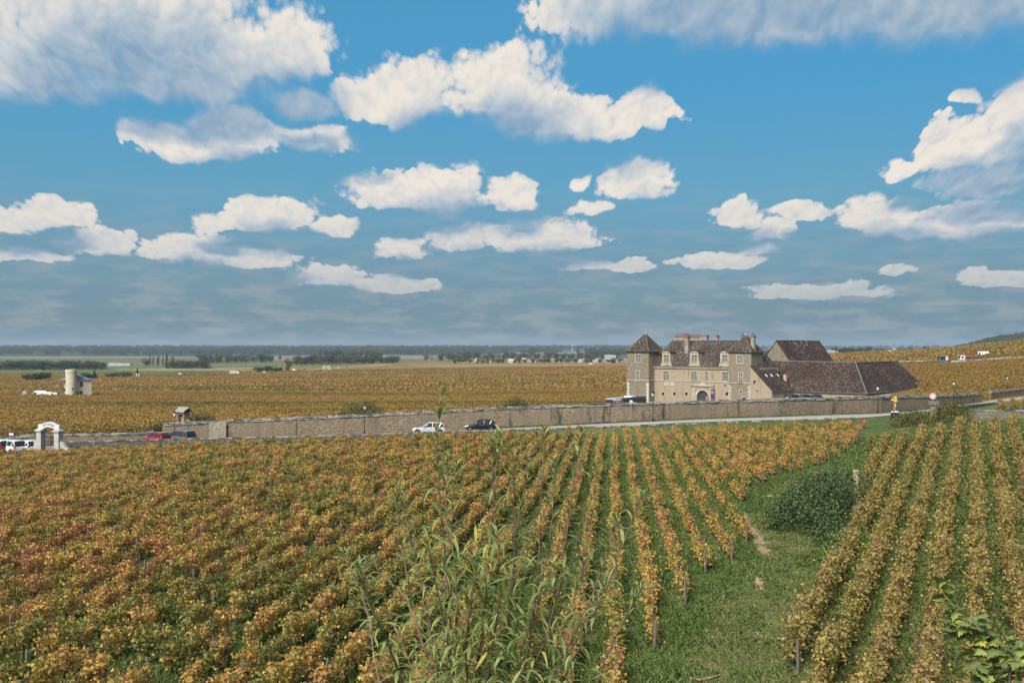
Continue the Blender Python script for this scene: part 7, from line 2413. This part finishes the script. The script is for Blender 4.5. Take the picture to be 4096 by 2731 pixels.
def lance_arrays(curl, wide=.17, n=7):
    """a slender folded leaf, one unit long, drooping by curl"""
    vs = []
    for k in range(n):
        u = k / (n - 1)
        w = wide * .5 * (math.sin(math.pi * min(1, u * 1.02 + .03)) ** .75) * (1.12 - .45 * u)
        a = -curl * u * u
        y = u * math.cos(a * .6); z = math.sin(a) * u * .8
        vs += [(-w, y, z + .22 * w), (0, y, z - .1 * w), (w, y, z + .22 * w)]
    fs = [(i * 3 + k, i * 3 + k + 1, i * 3 + k + 4, i * 3 + k + 3) for i in range(n - 1) for k in (0, 1)]
    return vs, fs


LANCE = []
for c in (.25, .5, .8, 1.1, 1.4, .1):
    v_, f_ = lance_arrays(c, random.uniform(.15, .20))
    LANCE.append((v_, f_, MB().add(v_, f_).mesh('leaf', SHRUB_G, True)))


def zoomp(x, y): return 1300 + x / 1.3277, 1550 + y / 1.3277


# stem lines as seen: tip first, in pixels of a magnified view of the photograph
STEMS = [[(620, 50), (604, 160), (590, 330), (606, 520), (622, 700), (636, 900), (655, 1060), (665, 1250), (672, 1500), (700, 1900)],
         [(665, 375), (648, 470), (640, 640), (655, 800), (640, 960), (632, 1200), (625, 1400), (650, 1900)],
         [(384, 525), (382, 640), (400, 800), (428, 960), (462, 1120), (492, 1270), (560, 1480), (680, 1900)],
         [(418, 565), (430, 680), (455, 830), (500, 1010), (540, 1180), (600, 1400), (700, 1900)],
         [(890, 275), (888, 400), (893, 560), (884, 760), (872, 960), (850, 1120), (830, 1300), (800, 1500), (790, 1900)],
         [(930, 240), (915, 380), (897, 560), (880, 800), (868, 1000), (846, 1200), (820, 1450), (780, 1900)],
         [(1003, 365), (1000, 500), (1002, 650), (1010, 800), (1000, 980), (985, 1150), (945, 1380), (880, 1900)],
         [(1082, 342), (1065, 480), (1040, 640), (1010, 800), (1003, 1000), (975, 1200), (940, 1400), (880, 1900)],
         [(1165, 225), (1158, 400), (1148, 560), (1140, 760), (1138, 930), (1115, 1150), (1080, 1400), (950, 1900)],
         [(1220, 372), (1215, 540), (1208, 700), (1180, 880), (1150, 1050), (1120, 1250), (1060, 1500), (930, 1900)],
         [(1365, 218), (1340, 360), (1318, 520), (1300, 680), (1272, 860), (1245, 1040), (1190, 1240), (1120, 1480), (960, 1900)],
         [(1436, 405), (1400, 560), (1368, 700), (1330, 860), (1290, 1050), (1240, 1220), (1180, 1420), (1000, 1900)],
         [(1682, 548), (1620, 720), (1560, 900), (1470, 1110), (1400, 1280), (1300, 1480), (1040, 1900)],
         [(1555, 685), (1520, 800), (1470, 960), (1420, 1100), (1350, 1260), (1250, 1450), (1000, 1900)],
         [(1684, 1052), (1620, 1170), (1560, 1280), (1490, 1440), (1440, 1580), (1150, 1950)],
         [(1410, 822), (1380, 920), (1340, 1060), (1290, 1240), (1200, 1450), (980, 1900)],
         [(95, 870), (130, 950), (190, 1090), (230, 1210), (255, 1380), (290, 1580), (480, 1950)],
         [(180, 935), (200, 1050), (262, 1200), (330, 1340), (400, 1540), (560, 1920)],
         [(240, 905), (300, 990), (380, 1060), (440, 1130), (500, 1300), (560, 1500), (680, 1900)],
         [(480, 700), (470, 820), (490, 950), (530, 1130), (560, 1320), (620, 1560), (700, 1900)],
         [(700, 405), (680, 560), (668, 740), (690, 930), (700, 1120), (690, 1350), (720, 1900)],
         [(545, 800), (560, 920), (600, 1080), (640, 1280), (690, 1560), (740, 1900)],
         [(780, 880), (800, 1000), (770, 1180), (745, 1380), (750, 1900)],
         [(1500, 1010), (1440, 1130), (1360, 1290), (1240, 1500), (1020, 1900)],
         [(915, 760), (925, 900), (930, 1080), (905, 1300), (860, 1560), (820, 1900)],
         [(1060, 700), (1075, 850), (1050, 1050), (1010, 1300), (930, 1600), (860, 1900)],
         [(330, 1180), (380, 1280), (430, 1420), (520, 1600), (650, 1900)],
         [(1210, 930), (1240, 1080), (1180, 1300), (1080, 1550), (920, 1900)]]
sg = random.Random(21)
root_p = P(1935, 3230, 4.55)
root_p.z = float(H(root_p.x, root_p.y))
shrub = thing('shrub', 'tall leafy green shrub with reddish stems rising close before the middle vineyard', 'shrub', root_p)
leaves = []
for si, line_ in enumerate(STEMS):
    Y0 = 4.55 + sg.uniform(-.55, .6)
    pts = []
    n = len(line_)
    for k, (a, b) in enumerate(line_):
        px, py = zoomp(a, b)
        f = k / (n - 1)
        pts.append(P(px, py, Y0 + (4.55 - Y0) * f ** 2 * .8) - root_p)
    pts[-1] = Vector((pts[-1].x * .6, pts[-1].y * .5, min(pts[-1].z, .12)))
    dense = []
    for a, b in zip(pts[:-1], pts[1:]):
        for k in range(4): dense.append(a.lerp(b, k / 4) + Vector((sg.uniform(-.0025, .0025), 0, 0)))
    dense.append(pts[-1])
    nd = len(dense)
    rad = [.0016 + .0038 * (k / nd) ** .8 for k in range(nd)]
    st_ = MB().tube(dense, rad, 6).build('stem', STEM_M, shrub, smooth=True)
    # leaves all along, thinner toward the foot
    L = [0.]
    for a, b in zip(dense[:-1], dense[1:]): L.append(L[-1] + (b - a).length)
    s, ang = .0, sg.uniform(0, 6)
    while s < L[-1] * .93:
        k = max(i for i in range(nd) if L[i] <= s); k2 = min(k + 1, nd - 1)
        p = dense[k].lerp(dense[k2], (s - L[k]) / max(1e-6, L[k2] - L[k]))
        up_ = (dense[max(k - 1, 0)] - dense[k2]).normalized()
        e_ = .5 if s < .03 else 1.
        for _ in range(2 if s < .04 else (2 if sg.random() < .2 else 1)):
            ang += 2.4
            d = Vector((math.cos(ang), math.sin(ang) * .9, 0))
            tilt = sg.uniform(.15, 1.15) if s > .08 else sg.uniform(.5, 1.1)
            dirv = (d * tilt + up_ * (.75 if s < .1 else sg.uniform(.25, 1.0)) + Vector((0, 0, -.25 if s > .3 else 0))).normalized()
            leaves.append((st_, p.copy(), dirv, sg.uniform(.07, .112) * (1. if s > .05 else .75), sg.randrange(6), s))
        s += sg.uniform(.013, .028) if s > .1 else .011
# short leafy side shoots fill the lower half
for _ in range(760):
    a, b = sg.gauss(900, 225), 760 + 850 * sg.random() ** .65
    if not 150 < a < 1450: continue
    px, py = zoomp(a, b)
    p = P(px, py, 4.55 + sg.uniform(-.5, .5)) - root_p
    ang = sg.uniform(0, 6.28)
    leaves.append((None, p, Vector((math.cos(ang) * .6, math.sin(ang) * .5, sg.uniform(-.6, .7))).normalized(), sg.uniform(.07, .115), sg.randrange(6), 9.))


def leaf_matrix(p, d, size):
    side = d.cross(Vector((0, 0, 1)))
    side = side.normalized() if side.length > .05 else Vector((1, 0, 0))
    nrm = side.cross(d).normalized()
    M = Matrix((side, d, nrm)).transposed().to_4x4()
    M.translation = p
    return M @ Matrix.Diagonal((size, size, size, 1))


own = [l for l in leaves if l[0] is not None]
own.sort(key=lambda l: (l[5] > .42, -l[3]))
single, mass = own[:300], own[300:] + [l for l in leaves if l[0] is None]
for st_, p, d, size, k, s in single:
    o = obj('leaf', LANCE[k][2], st_)
    o.matrix_local = leaf_matrix(p, d, size)
V_, F_, S_, A_ = [], [], [], []
for st_, p, d, size, k, s in mass:
    M = leaf_matrix(p, d, size)
    o0 = len(V_)
    V_ += [tuple(M @ Vector(v)) for v in LANCE[k][0]]
    r_ = sg.random()
    for f in LANCE[k][1]: F_ += [i + o0 for i in f]; S_.append(4); A_.append(r_)
tag(obj('foliage', np_mesh('foliage', np.array(V_), np.array(F_), np.array(S_), SHRUB_G2, {'rnd': ('FACE', 'FLOAT', A_)}, True), shrub), kind='stuff')

# ------------------------------------------------------------------ maple sapling in the lower right corner
MAPLE_M = leaf_mat('maple_leaf', [(0., (.13, .17, .055)), (.45, (.20, .255, .08)), (.75, (.28, .32, .08)), (.92, (.42, .40, .07)), (1., (.55, .40, .06))], big=3., bigamp=.3, rndamp=0., inst=.9, transl=.3)
half = [(0, -.05), (.10, .02), (.36, -.02), (.30, .12), (.52, .30), (.36, .36), (.40, .48), (.22, .46), (.20, .68), (.10, .72), (0, 1.0)]
outl = half + [(-x, y) for x, y in half[-2:0:-1]]
mv = [(x, y, -.25 * (x * x) - .12 * y * y + .08 * abs(x)) for x, y in outl] + [(0, .3, .03)]
mf = [(len(outl), i, (i + 1) % len(outl)) for i in range(len(outl))]
MAPLE = MB().add(mv, mf).mesh('leaf', MAPLE_M)
mg = random.Random(5)
Ym = 9.
mroot = P(4010, 3300, Ym); mroot.z = float(H(mroot.x, mroot.y))
mp_ = thing('maple_sapling', 'young maple with lobed green and yellow leaves in the lower right corner', 'sapling', mroot)


def zp(x, y): return 3600 + x / 2.954, 2200 + y / 2.954


BR = [[(490, 270), (560, 420), (650, 600), (740, 760), (850, 950), (1000, 1180), (1150, 1450), (1200, 1900), (1212, 2800)],
      [(480, 400), (540, 520), (620, 660), (740, 800)], [(835, 690), (850, 780), (880, 900), (960, 1060)], [(1240, 1000), (1330, 1150), (1420, 1330), (1400, 1600), (1250, 2100)],
      [(900, 1430), (1000, 1480), (1120, 1560), (1190, 1750)], [(1260, 1230), (1310, 1330), (1290, 1560), (1210, 1900)]]
CL = [(505, 330, 40), (470, 390, 55), (530, 520, 55), (540, 620, 60), (660, 690, 90), (620, 800, 90), (700, 880, 90), (640, 950, 80), (780, 920, 80), (900, 800, 50), (860, 870, 60), (960, 960, 90), (900, 1030, 90), (1050, 1010, 90), (1130, 1080, 90), (880, 1150, 90), (870, 1230, 80), (1000, 1180, 90), (1110, 1200, 90), (1180, 1180, 90), (1260, 1220, 80),
      (960, 1380, 80), (1050, 1330, 80), (930, 1450, 90), (1030, 1480, 90), (1150, 1430, 90), (1240, 1480, 90), (1320, 1260, 60), (1390, 1290, 60), (1400, 1420, 90), (1200, 1560, 110), (1340, 1540, 100), (1050, 1570, 90), (770, 1000, 60), (1440, 1180, 50), (1420, 1080, 40), (1350, 1060, 40)]
stems_m = []
for bi, line_ in enumerate(BR):
    pts = [P(*zp(a, b), Ym + .15 * math.sin(bi * 2.1)) - mroot for a, b in line_]
    if bi == 0: pts[-1] = Vector((0, 0, -.1))
    stems_m.append((MB().tube(pts, [.004 + .012 * k / len(pts) for k in range(len(pts))], 6).build('branch', plain('maple_twig', (.20, .12, .085), .8), mp_, smooth=True), pts))
for (a, b, r_) in CL:
    for _ in range(6):
        x, y = a + mg.gauss(0, r_ * .42), b + mg.gauss(0, r_ * .36)
        p = P(*zp(x, y), Ym + mg.uniform(-.25, .25)) - mroot
        par = min(stems_m, key=lambda s_: min((q - p).length for q in s_[1]))[0]
        ang = mg.uniform(0, 6.28)
        d = Vector((math.cos(ang), math.sin(ang) * .7, mg.uniform(-.75, .25))).normalized()
        o = obj('leaf', MAPLE, par)
        M = leaf_matrix(p, d, mg.uniform(.11, .175))
        o.matrix_local = M @ Matrix.Rotation(mg.uniform(-.5, .5), 4, 'Y')

# ------------------------------------------------------------------ air
hz_m = bpy.data.materials.new('haze'); hz_m.use_nodes = True
t = NT(hz_m.node_tree)
hz_m.node_tree.nodes.clear()
vp = t.n('ShaderNodeVolumePrincipled')
vp.inputs['Color'].default_value = (.46, .58, .70, 1)
vp.inputs['Density'].default_value = .00008
vp.inputs['Anisotropy'].default_value = .0
t.put(t.n('ShaderNodeOutputMaterial').inputs['Volume'], vp.outputs[0])
hz_o = MB().box(-17500, 17500, -17500, 17500, -60, 92).build('haze', hz_m)
tag(hz_o, 'pale blue haze in the air over the plain', 'haze', kind='stuff')
